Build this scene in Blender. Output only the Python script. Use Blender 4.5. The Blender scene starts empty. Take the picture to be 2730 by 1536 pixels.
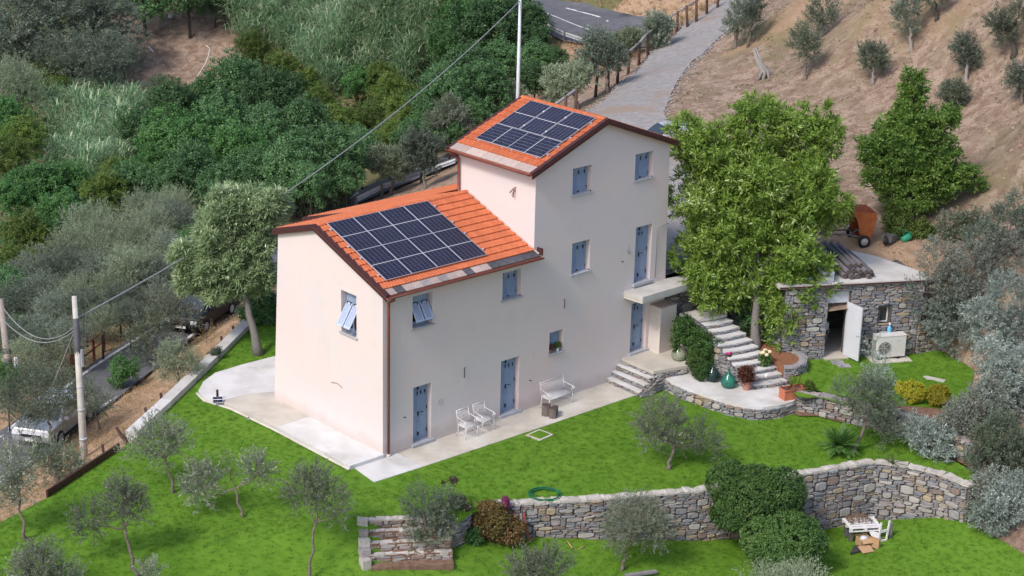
import bpy, math, random
import numpy as np
from mathutils import Matrix, Vector
from mathutils.geometry import delaunay_2d_cdt
PI = math.pi
sc = bpy.context.scene
col = sc.collection
# ------------------------------------------------------------------ camera
FPX = 4832.5 * 2576 / 2730          # focal length in units of a 2576 px wide picture
PITCH, ROLL, YAW = 0.330, 0.024, 0.825
CPOS = np.array([-36.09, -45.501, 26.204])
FW = np.array([math.cos(PITCH)*math.cos(YAW), math.cos(PITCH)*math.sin(YAW), -math.sin(PITCH)])
_rt = np.array([math.sin(YAW), -math.cos(YAW), 0.0]); _up = np.cross(_rt, FW)
RT = _rt*math.cos(ROLL) + _up*math.sin(ROLL); UP = -_rt*math.sin(ROLL) + _up*math.cos(ROLL)
cam = bpy.data.objects.new('camera', bpy.data.cameras.new('camera')); col.objects.link(cam)
cam.matrix_world = Matrix(((RT[0], UP[0], -FW[0], CPOS[0]), (RT[1], UP[1], -FW[1], CPOS[1]), (RT[2], UP[2], -FW[2], CPOS[2]), (0, 0, 0, 1)))
cam.data.sensor_width = 36; cam.data.lens = 36*4832.5/2730
cam.data.clip_start = 1; cam.data.clip_end = 1500
sc.camera = cam
# ------------------------------------------------------------------ light
SUN_AZ, SUN_EL = math.radians(186), math.radians(47)     # direction the sun stands in, counted from +X
world = bpy.data.worlds.new('World'); sc.world = world; world.use_nodes = True
wn = world.node_tree.nodes; wl = world.node_tree.links
sky = wn.new('ShaderNodeTexSky'); sky.sky_type = 'NISHITA'; sky.sun_disc = False
sky.sun_elevation = SUN_EL; sky.sun_rotation = PI/2 - SUN_AZ
sky.air_density = 1.0; sky.dust_density = 3.0; sky.ozone_density = 1.0; sky.altitude = 200
wn['Background'].inputs[1].default_value = 0.12
wl.new(sky.outputs[0], wn['Background'].inputs[0])
sun = bpy.data.objects.new('sun', bpy.data.lights.new('sun', 'SUN')); col.objects.link(sun)
sun.data.energy = 1.5; sun.data.angle = math.radians(11); sun.data.color = (1.0, 0.93, 0.86)
sd = Vector((math.cos(SUN_EL)*math.cos(SUN_AZ), math.cos(SUN_EL)*math.sin(SUN_AZ), math.sin(SUN_EL)))
sun.rotation_euler = sd.to_track_quat('Z', 'Y').to_euler()
sc.view_settings.view_transform = 'Standard'; sc.view_settings.look = 'None'
sc.view_settings.gamma = 1; sc.view_settings.exposure = 0.80; sc.view_settings.use_curve_mapping = False
# ------------------------------------------------------------------ measuring helpers (photo direction -> point of the place)
def ray(u, v): return FW + RT*(u-1288)/FPX - UP*(v-724.7)/FPX
def G(u, v, z=0.0):
    d = ray(u, v); t = (z-CPOS[2])/d[2]; return CPOS + t*d
def dep(p): return float((np.array(p)-CPOS) @ FW)
def AD(u, v, dp): return CPOS + ray(u, v)*dp
def PY(u, v, y=0.0):
    d = ray(u, v); t = (y-CPOS[1])/d[1]; return CPOS + t*d
def g2(u, v, z=0.0): p = G(u, v, z); return (float(p[0]), float(p[1]))
# ------------------------------------------------------------------ naming helpers
def tag(o, label=None, cat=None, group=None, kind=None):
    if label: o['label'] = label
    if cat: o['category'] = cat
    if group: o['group'] = group
    if kind: o['kind'] = kind
    return o
def thing(name, label, cat, loc=(0, 0, 0), rz=0.0, group=None):
    o = bpy.data.objects.new(name, None); col.objects.link(o); o.empty_display_size = .2
    o.location = tuple(float(a) for a in loc); o.rotation_euler = (0, 0, rz)
    return tag(o, label, cat, group)
def put(name, me, parent=None, loc=None, rot=None, scale=None):
    o = bpy.data.objects.new(name, me); col.objects.link(o)
    if parent is not None: o.parent = parent
    if loc is not None: o.location = tuple(float(a) for a in loc)
    if rot is not None: o.rotation_euler = rot
    if scale is not None: o.scale = scale
    return o
# ------------------------------------------------------------------ mesh helpers
def npmesh(name, V, F, mats, tint=None, mi=None, smooth=False):
    """V (n,3), F (m,k) faces all of k corners"""
    me = bpy.data.meshes.new(name); V = np.asarray(V, np.float32); F = np.asarray(F, np.int32)
    n, k = F.shape
    me.vertices.add(len(V)); me.vertices.foreach_set('co', V.ravel())
    me.loops.add(n*k); me.loops.foreach_set('vertex_index', F.ravel())
    me.polygons.add(n); me.polygons.foreach_set('loop_start', np.arange(0, n*k, k, dtype=np.int32))
    if mi is not None: me.polygons.foreach_set('material_index', np.asarray(mi, np.int32))
    me.polygons.foreach_set('use_smooth', np.full(n, smooth, dtype=bool))
    for m in mats: me.materials.append(m)
    me.update(calc_edges=True)
    if tint is not None:
        a = me.attributes.new('tint', 'FLOAT', 'POINT'); a.data.foreach_set('value', np.asarray(tint, np.float32))
    return me
def rotm(ax, ay, az): return np.array((Matrix.Rotation(az, 3, 'Z') @ Matrix.Rotation(ay, 3, 'Y') @ Matrix.Rotation(ax, 3, 'X')))
def frame(t):
    t = t/np.linalg.norm(t); a = np.array([0, 0, 1.0]) if abs(t[2]) < .9 else np.array([1.0, 0, 0])
    x = np.cross(a, t); x /= np.linalg.norm(x); return x, np.cross(t, x)
class MB:
    def __init__(s): s.v = []; s.f = []; s.m = []; s.s = []
    def add(s, V, F, mi=0, sm=False):
        b = len(s.v); s.v += [tuple(float(c) for c in p) for p in V]
        s.f += [tuple(i+b for i in f) for f in F]; s.m += [mi]*len(F); s.s += [sm]*len(F); return s
    def box(s, c, d, R=None, mi=0):
        h = np.array(d)/2.0; P = np.array([[x, y, z] for x in (-1, 1) for y in (-1, 1) for z in (-1, 1)])*h
        if R is not None:
            if not hasattr(R, 'shape'): R = rotm(0, 0, R)
            P = P @ R.T
        return s.add(P+np.array(c), [(0, 1, 3, 2), (4, 6, 7, 5), (0, 4, 5, 1), (2, 3, 7, 6), (0, 2, 6, 4), (1, 5, 7, 3)], mi)
    def bb(s, a, b, mi=0):
        a = np.array(a, float); b = np.array(b, float); return s.box((a+b)/2, abs(b-a), None, mi)
    def tube(s, pts, r, n=6, mi=0, cap=True, sm=True):
        P = np.array(pts, float); m = len(P); r = [r]*m if not hasattr(r, '__len__') else r
        V = []; F = []; x = None
        for i in range(m):
            t = P[min(i+1, m-1)]-P[max(i-1, 0)]
            t = t/(np.linalg.norm(t)+1e-9)
            if x is None: x, y = frame(t)
            else:
                x = x - t*(x@t); x /= (np.linalg.norm(x)+1e-9); y = np.cross(t, x)
            for k in range(n):
                a = 2*PI*k/n; V.append(P[i]+r[i]*(x*math.cos(a)+y*math.sin(a)))
        for i in range(m-1):
            for k in range(n):
                a = i*n+k; b = i*n+(k+1) % n; F.append((a, b, b+n, a+n))
        s.add(V, F, mi, sm)
        if cap:
            b = len(s.v)-m*n
            s.f += [tuple(b+k for k in range(n-1, -1, -1)), tuple(b+(m-1)*n+k for k in range(n))]; s.m += [mi, mi]; s.s += [False, False]
        return s
    def lathe(s, prof, n=16, o=(0, 0, 0), mi=0, sm=True, R=None):
        V = []; F = []
        for r, z in prof:
            for k in range(n): a = 2*PI*k/n; V.append((r*math.cos(a), r*math.sin(a), z))
        V = np.array(V)
        if R is not None: V = V @ R.T
        for i in range(len(prof)-1):
            for k in range(n):
                a = i*n+k; b = i*n+(k+1) % n; F.append((a, b, b+n, a+n))
        return s.add(V+np.array(o), F, mi, sm)
    def prism(s, poly, z0, z1, mi=0, side=None):
        n = len(poly); A = sum(poly[i][0]*poly[(i+1) % n][1]-poly[(i+1) % n][0]*poly[i][1] for i in range(n))
        if A < 0: poly = poly[::-1]
        zt = z1 if hasattr(z1, '__len__') else [z1]*n
        V = [(p[0], p[1], z0) for p in poly]+[(p[0], p[1], zt[i]) for i, p in enumerate(poly)]
        s.add(V, [tuple(range(n-1, -1, -1)), tuple(range(n, 2*n))], mi)
        return s.add(V, [(i, (i+1) % n, (i+1) % n+n, i+n) for i in range(n)], mi if side is None else side)
    def mesh(s, name, mats):
        me = bpy.data.meshes.new(name); me.from_pydata(s.v, [], s.f)
        for m in (mats if isinstance(mats, (list, tuple)) else [mats]): me.materials.append(m)
        me.polygons.foreach_set('material_index', s.m); me.polygons.foreach_set('use_smooth', s.s); me.update(); return me
    def build(s, name, mats, parent=None, bevel=0, **k):
        o = put(name, s.mesh(name, mats), parent, **k)
        if bevel:
            b = o.modifiers.new('b', 'BEVEL'); b.width = bevel; b.segments = 2; b.limit_method = 'ANGLE'; b.angle_limit = 0.7
        return o
def inpoly(P, poly):
    P = np.atleast_2d(P); x, y = P[:, 0], P[:, 1]; c = np.zeros(len(P), bool); n = len(poly)
    for i in range(n):
        x1, y1 = poly[i][:2]; x2, y2 = poly[(i+1) % n][:2]
        if y1 == y2: continue
        k = ((y1 > y) != (y2 > y)) & (x < (x2-x1)*(y-y1)/(y2-y1)+x1); c ^= k
    return c
def dpoly(P, pts, closed=True):
    """distance of points P to a polyline"""
    P = np.atleast_2d(P); best = np.full(len(P), 1e9); pts = [np.array(p[:2], float) for p in pts]
    for a, b in zip(pts, pts[1:]+(pts[:1] if closed else [])):
        d = b-a; L = d@d
        if L < 1e-9: continue
        t = np.clip(((P-a)@d)/L, 0, 1); best = np.minimum(best, np.hypot(*(P-a-t[:, None]*d).T))
    return best
def dens(pts, st, closed=True):
    out = []; Q = list(pts)+([pts[0]] if closed else [])
    for a, b in zip(Q, Q[1:]):
        n = max(1, int(math.hypot(b[0]-a[0], b[1]-a[1])/st))
        out += [(a[0]+(b[0]-a[0])*k/n, a[1]+(b[1]-a[1])*k/n) for k in range(n)]
    if not closed: out.append(tuple(pts[-1][:2]))
    return out
def sheet(name, poly, zf, step, mat, holes=(), dz=0.0, grid=None, parent=None, smooth=True):
    """a ground sheet: the polygon filled with a grid, following the height function zf"""
    loops = [dens(poly, step)]+[dens(h, step) for h in holes]
    if grid is None:
        A = np.array(poly)[:, :2]; x0, y0 = A.min(0); x1, y1 = A.max(0)
        gx, gy = np.meshgrid(np.arange(x0+step/2, x1, step), np.arange(y0+step/2, y1, step)); grid = np.c_[gx.ravel(), gy.ravel()]
        rs = np.random.RandomState(3); grid = grid+rs.uniform(-.15, .15, grid.shape)*step
    k = inpoly(grid, poly)
    for lp in loops: k &= dpoly(grid, lp) > step*.35
    for h in holes: k &= ~inpoly(grid, h)
    pts = []; edges = []
    for lp in loops:
        b = len(pts); pts += lp; edges += [(b+i, b+(i+1) % len(lp)) for i in range(len(lp))]
    pts += [tuple(p) for p in grid[k]]
    v, e, f, *_ = delaunay_2d_cdt([Vector(p) for p in pts], edges, [], 0, 1e-5)
    v = np.array([(p[0], p[1]) for p in v]); f = np.array([t for t in f if len(t) == 3])
    c = v[f].mean(1); kk = inpoly(c, loops[0])
    for lp in loops[1:]: kk &= ~inpoly(c, lp)
    f = f[kk]
    a = v[f]; area = (a[:, 1, 0]-a[:, 0, 0])*(a[:, 2, 1]-a[:, 0, 1])-(a[:, 2, 0]-a[:, 0, 0])*(a[:, 1, 1]-a[:, 0, 1])
    f[area < 0] = f[area < 0][:, ::-1]
    z = zf(v)+dz
    return put(name, npmesh(name, np.c_[v, z], f, [mat], smooth=smooth), parent)
# ------------------------------------------------------------------ materials
def _mix(nt, fac, a, b, mode='MIX'):
    n = nt.nodes.new('ShaderNodeMix'); n.data_type = 'RGBA'; n.blend_type = mode
    for sock, val in ((n.inputs[0], fac), (n.inputs[6], a), (n.inputs[7], b)):
        if hasattr(val, 'links'): nt.links.new(val, sock)
        elif hasattr(val, '__len__'): sock.default_value = (*val[:3], 1)
        else: sock.default_value = val
    return n.outputs[2]
def _noise(nt, co, scale, detail=5, rough=.6, dist=0.0):
    n = nt.nodes.new('ShaderNodeTexNoise'); n.inputs['Scale'].default_value = scale; n.inputs['Detail'].default_value = detail
    n.inputs['Roughness'].default_value = rough; n.inputs['Distortion'].default_value = dist
    if co is not None: nt.links.new(co, n.inputs['Vector'])
    return n.outputs['Fac']
def _ramp(nt, src, a, b):
    n = nt.nodes.new('ShaderNodeMapRange'); n.inputs[1].default_value = a; n.inputs[2].default_value = b; n.interpolation_type = 'SMOOTHSTEP'
    nt.links.new(src, n.inputs[0]); return n.outputs[0]
def _math(nt, op, a, b=None):
    n = nt.nodes.new('ShaderNodeMath'); n.operation = op
    for i, val in enumerate((a, b)):
        if val is None: continue
        if hasattr(val, 'links'): nt.links.new(val, n.inputs[i])
        else: n.inputs[i].default_value = val
    return n.outputs[0]
def newmat(name):
    m = bpy.data.materials.new(name); m.use_nodes = True; nt = m.node_tree; return m, nt, nt.nodes['Principled BSDF']
def worldpos(nt): return nt.nodes.new('ShaderNodeNewGeometry').outputs['Position']
def M(name, c1, c2=None, scale=4.0, rough=.8, bump=0.0, bscale=40.0, metal=0.0, spec=.3, c3=None, s3=1.0, rnd=0.0, wpos=False, stretch=None, lo=.35, hi=.65):
    """general surface: two colours mixed by noise, a third as larger stains, a small change of value from object to object, fine relief"""
    m, nt, p = newmat(name)
    if wpos: co = worldpos(nt)
    else: co = nt.nodes.new('ShaderNodeTexCoord').outputs['Object']
    if stretch:
        mp = nt.nodes.new('ShaderNodeMapping'); mp.inputs['Scale'].default_value = stretch; nt.links.new(co, mp.inputs['Vector']); co2 = mp.outputs[0]
    else: co2 = co
    c = None
    if c2 is not None: c = _mix(nt, _ramp(nt, _noise(nt, co2, scale), lo, hi), c1, c2)
    if c3 is not None: c = _mix(nt, _ramp(nt, _noise(nt, co, s3, 4), .5, .72), c if c is not None else c1, c3)
    if rnd:
        oi = nt.nodes.new('ShaderNodeObjectInfo')
        mr = nt.nodes.new('ShaderNodeMapRange'); mr.inputs[3].default_value = 1-rnd; mr.inputs[4].default_value = 1+rnd; nt.links.new(oi.outputs['Random'], mr.inputs[0])
        h = nt.nodes.new('ShaderNodeHueSaturation'); nt.links.new(mr.outputs[0], h.inputs['Value'])
        if c is None: h.inputs['Color'].default_value = (*c1, 1)
        else: nt.links.new(c, h.inputs['Color'])
        c = h.outputs[0]
    if c is None: p.inputs['Base Color'].default_value = (*c1, 1)
    else: nt.links.new(c, p.inputs['Base Color'])
    p.inputs['Roughness'].default_value = rough; p.inputs['Metallic'].default_value = metal; p.inputs['Specular IOR Level'].default_value = spec
    if bump:
        b = nt.nodes.new('ShaderNodeBump'); b.inputs['Strength'].default_value = bump; b.inputs['Distance'].default_value = .02
        nt.links.new(_noise(nt, co2, bscale, 6, .65), b.inputs['Height']); nt.links.new(b.outputs[0], p.inputs['Normal'])
    return m
def leafmat(name, ca, cb, cc=None, trans=.25, rough=.5, rnd=.32):
    """leaves: per-leaf tint between two or three leaf colours"""
    m, nt, p = newmat(name)
    at = nt.nodes.new('ShaderNodeAttribute'); at.attribute_name = 'tint'
    c = _mix(nt, at.outputs['Fac'], ca, cb)
    if cc is not None: c = _mix(nt, _ramp(nt, at.outputs['Fac'], .8, .97), c, cc)
    oi = nt.nodes.new('ShaderNodeObjectInfo'); mr = nt.nodes.new('ShaderNodeMapRange'); mr.inputs[3].default_value = 1-rnd; mr.inputs[4].default_value = 1+rnd
    nt.links.new(oi.outputs['Random'], mr.inputs[0])
    h = nt.nodes.new('ShaderNodeHueSaturation'); nt.links.new(mr.outputs[0], h.inputs['Value']); nt.links.new(c, h.inputs['Color']); c = h.outputs[0]
    nt.links.new(c, p.inputs['Base Color']); p.inputs['Roughness'].default_value = rough; p.inputs['Specular IOR Level'].default_value = .35
    t = nt.nodes.new('ShaderNodeBsdfTranslucent'); nt.links.new(c, t.inputs[0])
    mx = nt.nodes.new('ShaderNodeMixShader'); mx.inputs[0].default_value = trans
    nt.links.new(p.outputs[0], mx.inputs[1]); nt.links.new(t.outputs[0], mx.inputs[2])
    nt.links.new(mx.outputs[0], nt.nodes['Material Output'].inputs[0]); return m
# ------------------------------------------------------------------ palette
def stuccomat():
    m, nt, p = newmat('stucco_paint'); co = worldpos(nt); n1 = _noise(nt, co, .38, 5, .55, .4); n2 = _noise(nt, co, 1.4, 6, .6); n3 = _noise(nt, co, .22, 3)
    mp = nt.nodes.new('ShaderNodeMapping'); mp.inputs['Scale'].default_value = (3.2, 3.2, .16); nt.links.new(co, mp.inputs['Vector']); n4 = _noise(nt, mp.outputs[0], 1.0, 6, .6)
    c = _mix(nt, _ramp(nt, n1, .34, .66), (.690, .592, .572), (.640, .585, .590)); c = _mix(nt, _ramp(nt, n3, .48, .7), c, (.705, .575, .560)); c = _mix(nt, _math(nt, 'MULTIPLY', _ramp(nt, n2, .5, .8), .35), c, (.56, .53, .52))
    c = _mix(nt, _math(nt, 'MULTIPLY', _ramp(nt, n4, .58, .78), .18), c, (.52, .48, .47)); sz = nt.nodes.new('ShaderNodeSeparateXYZ'); nt.links.new(co, sz.inputs[0])
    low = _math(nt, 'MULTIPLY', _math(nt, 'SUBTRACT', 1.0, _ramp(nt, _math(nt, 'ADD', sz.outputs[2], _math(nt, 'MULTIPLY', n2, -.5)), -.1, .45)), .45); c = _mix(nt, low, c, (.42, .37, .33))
    nt.links.new(c, p.inputs['Base Color']); p.inputs['Roughness'].default_value = .93; p.inputs['Specular IOR Level'].default_value = .1
    b = nt.nodes.new('ShaderNodeBump'); b.inputs['Strength'].default_value = .35; b.inputs['Distance'].default_value = .03; nt.links.new(_noise(nt, co, 2.2, 9, .6), b.inputs['Height']); nt.links.new(b.outputs[0], p.inputs['Normal']); return m
STUCCO = stuccomat()
STUCCO2 = M('stucco_paint_plain', (0.636, 0.576, 0.533), (0.602, 0.542, 0.499), .8, .92, .1, 12, spec=.1)
SLATE = M('grey_stone_sill', (.36, .38, .42), (.44, .46, .5), 6, .6, .05)
BLUE = M('blue_grey_paint', (0.231, 0.301, 0.432), (0.259, 0.333, 0.468), 3, .55, .03, spec=.4)
BLUE_L = M('pale_blue_paint', (0.425, 0.500, 0.650), None, rough=.5, spec=.4)
IRON = M('black_iron', (.02, .02, .022), None, rough=.5)
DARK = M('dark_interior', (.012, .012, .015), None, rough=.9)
COPPER = M('copper_brown_metal', (.25, .075, .05), (.19, .06, .045), 5, .38, .03, metal=.25, spec=.5)
VERGE = M('dark_brown_sheet_metal', (.085, .032, .032), (.065, .026, .028), 6, .42, .03, metal=.15)
TILE = M('orange_roof_tile', (.52, .150, .068), (.45, .125, .055), 7, .8, .15, 60, c3=(.50, .185, .10), s3=.9, rnd=.10)
CEM = M('cement_concrete', (0.533, 0.516, 0.490), (0.447, 0.430, 0.408), 1.3, .9, .15, 18, c3=(0.602, 0.589, 0.572), s3=.35, wpos=True)
CEM2 = M('pale_concrete', (0.636, 0.628, 0.628), (0.533, 0.525, 0.516), .9, .9, .12, 18, c3=(0.447, 0.430, 0.404), s3=.6, wpos=True)
CEM3 = M('warm_screed', (0.533, 0.494, 0.439), (0.447, 0.413, 0.361), 1.1, .9, .15, 18, c3=(0.585, 0.559, 0.516), s3=.4, wpos=True)
MORTAR = M('wall_core', (.075, .068, .07), (.13, .115, .105), 9, .95, .5, 30, wpos=True)
STONES = [M('grey_slate_stone', (.21, .205, .22), (.31, .30, .305), 7, .85, .5, 45, rnd=.22),
          M('blue_grey_stone', (.18, .19, .22), (.27, .28, .31), 8, .85, .5, 45, rnd=.22),
          M('lilac_grey_stone', (.27, .24, .245), (.35, .32, .31), 7, .85, .5, 45, rnd=.2),
          M('buff_stone', (.33, .26, .18), (.39, .33, .25), 8, .85, .5, 45, rnd=.18),
          M('pale_stone', (.42, .40, .38), (.34, .325, .31), 8, .85, .5, 45, rnd=.16),
          M('brown_stone', (.21, .155, .135), (.28, .225, .195), 8, .85, .5, 45, rnd=.2)]
COPE = M('pale_coping', (0.502, 0.474, 0.437), (0.405, 0.373, 0.340), 5, .9, .4, 35, rnd=.12)
WHITE = M('white_paint', (.72, .71, .72), None, rough=.45, spec=.4)
PVC = M('white_plastic', (0.568, 0.585, 0.654), (0.602, 0.619, 0.671), 2, .4, .0, spec=.5)
ACW = M('ivory_casing', (0.636, 0.628, 0.619), (0.593, 0.585, 0.576), 2, .45, spec=.4)
TERRA = M('terracotta', (.46, .145, .08), (.52, .19, .12), 7, .85, .15)
POTPINK = M('dusty_pot', (.42, .21, .17), (.36, .17, .13), 6, .85, .15)
BARK = M('olive_bark', (.12, .095, .08), (.21, .175, .15), 9, .95, .6, 30, stretch=(4, 4, .8), rnd=.15)
BARKG = M('grey_bark', (.22, .20, .185), (.32, .30, .28), 9, .95, .6, 30, stretch=(4, 4, .8), rnd=.1)
BARKD = M('dark_bark', (.05, .042, .036), (.09, .075, .065), 9, .95, .6, 30, stretch=(4, 4, .8))
WOODG = M('weathered_timber', (.19, .175, .19), (.29, .27, .28), 5, .9, .4, 30, stretch=(1, 12, 12), rnd=.2)
WOODB = M('dark_brown_timber', (.075, .042, .035), (.12, .07, .055), 6, .85, .3, 30)
WOODR = M('red_brown_timber', (.22, .085, .05), (.16, .06, .04), 6, .8, .3, 30)
ENDG = M('cut_log_end', (.05, .04, .04), (.12, .09, .08), 12, .9, .2)
STUMP = M('chopped_log', (.10, .085, .075), (.20, .17, .155), 9, .95, .5, 30, stretch=(6, 6, 1))
POLE = M('concrete_pole', (.50, .485, .44), (.42, .40, .37), 3, .85, .1)
POLEW = M('white_pole', (.62, .63, .67), (.55, .56, .60), 3, .7)
CABLE = M('grey_cable', (.30, .31, .33), None, rough=.6)
CABLED = M('dark_cable', (.09, .09, .10), None, rough=.6)
GALV = M('galvanised_steel', (.46, .48, .52), (.38, .40, .44), 4, .45, metal=.1)
ASPH = M('asphalt', (0.105, 0.108, 0.123), (0.133, 0.134, 0.147), 1.5, .9, .25, 60, c3=(0.087, 0.090, 0.104), s3=.3, wpos=True)
LINE = M('road_paint', (.72, .72, .72), (.5, .5, .5), 4, .7, .05, c3=(.3, .3, .3), s3=6, wpos=True)
GRAVEL = M('grey_gravel', (.22, .21, .21), (.30, .285, .28), 3, .95, .25, 22, c3=(.27, .205, .165), s3=.35, wpos=True, lo=.3, hi=.7)
RUST = M('rusty_orange_steel', (.30, .065, .025), (.22, .045, .02), 5, .65, .1)
RUSTI = M('rusty_inner_steel', (.42, .13, .04), (.34, .09, .03), 6, .7, .1)
RUBBER = M('black_rubber', (.02, .02, .022), None, rough=.8)
METALG = M('dull_grey_metal', (.2, .19, .19), (.14, .13, .13), 6, .5, metal=.3)
CARD = M('cardboard', (.47, .30, .17), (.42, .265, .15), 3, .9)
TARP = M('black_plastic_sheet', (.035, .033, .04), (.06, .055, .06), 6, .6, .3, 10)
CHAR = M('twigs_brown', (.16, .095, .055), (.28, .18, .11), 8, .9)
BLUEP = M('sky_blue_plastic', (.12, .42, .66), (.2, .5, .72), 3, .4)
GREENP = M('green_plastic', (.02, .20, .12), (.03, .26, .15), 4, .5)
HOSE = M('green_hose', (.012, .11, .045), (.02, .16, .065), 6, .45)
CARB = M('black_car_paint', (.010, .011, .016), None, rough=.35, spec=.25)
CARS = M('silver_car_paint', (.50, .51, .54), None, rough=.3, metal=.3, spec=.6)
CARG = M('grey_car_paint', (0.220, 0.253, 0.308), None, rough=.25, metal=.2, spec=.6)
GLASSD = M('tinted_glass', (.03, .04, .05), None, rough=.08, spec=.8)
LAMPR = M('rear_lamp', (.35, .02, .02), None, rough=.2)
LAMPW = M('headlamp_glass', (.75, .77, .8), None, rough=.15, spec=.7)
BROWNL = M('fallen_leaves', (.17, .075, .04), (.28, .13, .07), 14, .95, .5, 30)
SOILM = M('garden_soil', (.15, .085, .06), (.22, .14, .10), 6, .97, .6, 30, wpos=True)
def glassmat(name, c, rough=.06):
    m, nt, p = newmat(name); p.inputs['Base Color'].default_value = (*c, 1); p.inputs['Roughness'].default_value = rough
    p.inputs['Transmission Weight'].default_value = .55; p.inputs['IOR'].default_value = 1.35; p.inputs['Specular IOR Level'].default_value = .6; return m
GL_CLEAR = glassmat('pale_green_glass', (.50, .55, .42)); GL_GREEN = glassmat('sea_green_glass', (.05, .27, .21)); GL_DARK = glassmat('dark_green_glass', (.035, .08, .07)); GL_OL = glassmat('olive_glass', (.16, .2, .13))
# ground of the slopes: reddish soil, straw, sparse green
def hillmat():
    m, nt, p = newmat('dry_hillside_soil'); co = worldpos(nt)
    st = nt.nodes.new('ShaderNodeAttribute'); st.attribute_name = 'straw'
    gr = nt.nodes.new('ShaderNodeAttribute'); gr.attribute_name = 'green'
    n1 = _noise(nt, co, .35, 8, .62); n2 = _noise(nt, co, 2.2, 8, .7); n3 = _noise(nt, co, .12, 4); n4 = _noise(nt, co, 11, 4, .7)
    c = _mix(nt, _ramp(nt, n2, .3, .7), (.175, .118, .088), (.315, .235, .178))
    c = _mix(nt, _ramp(nt, n4, .52, .66), c, (.12, .075, .06)); n5 = _noise(nt, co, 1.1, 8, .75, .6); c = _mix(nt, _ramp(nt, n5, .46, .60), c, (.345, .262, .205)); n6 = _noise(nt, co, 5.5, 6, .8); c = _mix(nt, _ramp(nt, n6, .54, .64), c, (.115, .078, .058))
    cs = _mix(nt, _ramp(nt, n2, .3, .7), (.33, .215, .135), (.44, .305, .205))
    cs = _mix(nt, _ramp(nt, n4, .52, .72), cs, (.24, .145, .085))
    f = _ramp(nt, _math(nt, 'ADD', _math(nt, 'MULTIPLY', n1, .8), st.outputs['Fac']), .55, .95)
    c = _mix(nt, f, c, cs)
    cg = _mix(nt, _ramp(nt, n4, .4, .7), (.11, .115, .05), (.22, .185, .095))
    f = _ramp(nt, _math(nt, 'ADD', _math(nt, 'MULTIPLY', _math(nt, 'ADD', n1, _math(nt, 'MULTIPLY', n2, .6)), .7), gr.outputs['Fac']), .62, .95)
    c = _mix(nt, f, c, cg)
    nt.links.new(c, p.inputs['Base Color']); p.inputs['Roughness'].default_value = .97; p.inputs['Specular IOR Level'].default_value = .1
    b = nt.nodes.new('ShaderNodeBump'); b.inputs['Strength'].default_value = .8; b.inputs['Distance'].default_value = .07
    nt.links.new(_noise(nt, co, 3.5, 10, .75), b.inputs['Height']); nt.links.new(b.outputs[0], p.inputs['Normal']); return m
HILL = hillmat()
def lawnmat():
    m, nt, p = newmat('mown_grass'); co = worldpos(nt)
    n1 = _noise(nt, co, .55, 6, .6); n2 = _noise(nt, co, 5, 5, .7); n3 = _noise(nt, co, 2.0, 5, .6, .5)
    c = _mix(nt, _ramp(nt, n1, .3, .7), (.088, .190, .016), (.120, .235, .024))
    c = _mix(nt, _ramp(nt, n3, .45, .75), c, (.080, .180, .015))
    c = _mix(nt, _ramp(nt, n2, .5, .8), c, (.125, .245, .028))
    nt.links.new(c, p.inputs['Base Color']); p.inputs['Roughness'].default_value = .85; p.inputs['Specular IOR Level'].default_value = .15
    b = nt.nodes.new('ShaderNodeBump'); b.inputs['Strength'].default_value = .35; b.inputs['Distance'].default_value = .04
    nt.links.new(_noise(nt, co, 9, 8, .7), b.inputs['Height']); nt.links.new(b.outputs[0], p.inputs['Normal']); return m
LAWN = lawnmat()
LEAF_OLIVE = leafmat('olive_leaves', (0.147, 0.175, 0.119), (0.280, 0.315, 0.231), (0.476, 0.504, 0.406), .25)
LEAF_OLIVED = leafmat('dark_olive_leaves', (0.086, 0.118, 0.079), (0.166, 0.205, 0.139), (0.291, 0.330, 0.238), .25)
LEAF_OLIVEL = leafmat('light_olive_leaves', (0.168, 0.220, 0.142), (0.287, 0.336, 0.220), (0.455, 0.504, 0.336), .25)
LEAF_SILV = leafmat('silver_leaves', (0.165, 0.207, 0.176), (0.341, 0.409, 0.372), (0.529, 0.591, 0.554), .2)
LEAF_SILVG = leafmat('grey_brown_leaves', (0.190, 0.207, 0.168), (0.318, 0.360, 0.308), (0.477, 0.558, 0.504), .2)
LEAF_BIG = leafmat('bright_green_leaves', (.068, .145, .018), (.225, .325, .060), (.43, .52, .25), .28)
LEAF_CONE = leafmat('deep_green_leaves', (0.061, 0.130, 0.027), (0.130, 0.217, 0.043), (0.223, 0.309, 0.075), .35)
LEAF_CHEST = leafmat('chestnut_leaves', (0.145, 0.229, 0.106), (0.309, 0.387, 0.210), (0.652, 0.687, 0.461), .3)
LEAF_D = leafmat('dark_green_leaves', (0.049, 0.117, 0.047), (0.124, 0.241, 0.091), (0.207, 0.359, 0.138), .3)
LEAF_B = leafmat('green_leaves', (0.052, 0.138, 0.042), (0.114, 0.251, 0.073), (0.179, 0.356, 0.106), .35)
LEAF_Y = leafmat('yellow_green_leaves', (.065, .125, .020), (.145, .215, .045), (.24, .27, .08), .3)
LEAF_G = leafmat('grey_green_leaves', (0.108, 0.147, 0.108), (0.207, 0.250, 0.188), (0.340, 0.385, 0.304), .25)
LEAF_REED = leafmat('reed_leaves', (0.110, 0.205, 0.097), (0.218, 0.344, 0.187), (0.497, 0.526, 0.357), .3)
LEAF_BOX = leafmat('clipped_leaves', (0.050, 0.123, 0.032), (0.111, 0.206, 0.050), (0.189, 0.296, 0.079), .25)
LEAF_IVY = leafmat('creeper_leaves', (0.044, 0.106, 0.027), (0.094, 0.181, 0.044), (0.200, 0.237, 0.062), .3)
LEAF_YEL = leafmat('yellow_leaves', (.24, .25, .02), (.46, .42, .04), (.55, .50, .06), .35)
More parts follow.
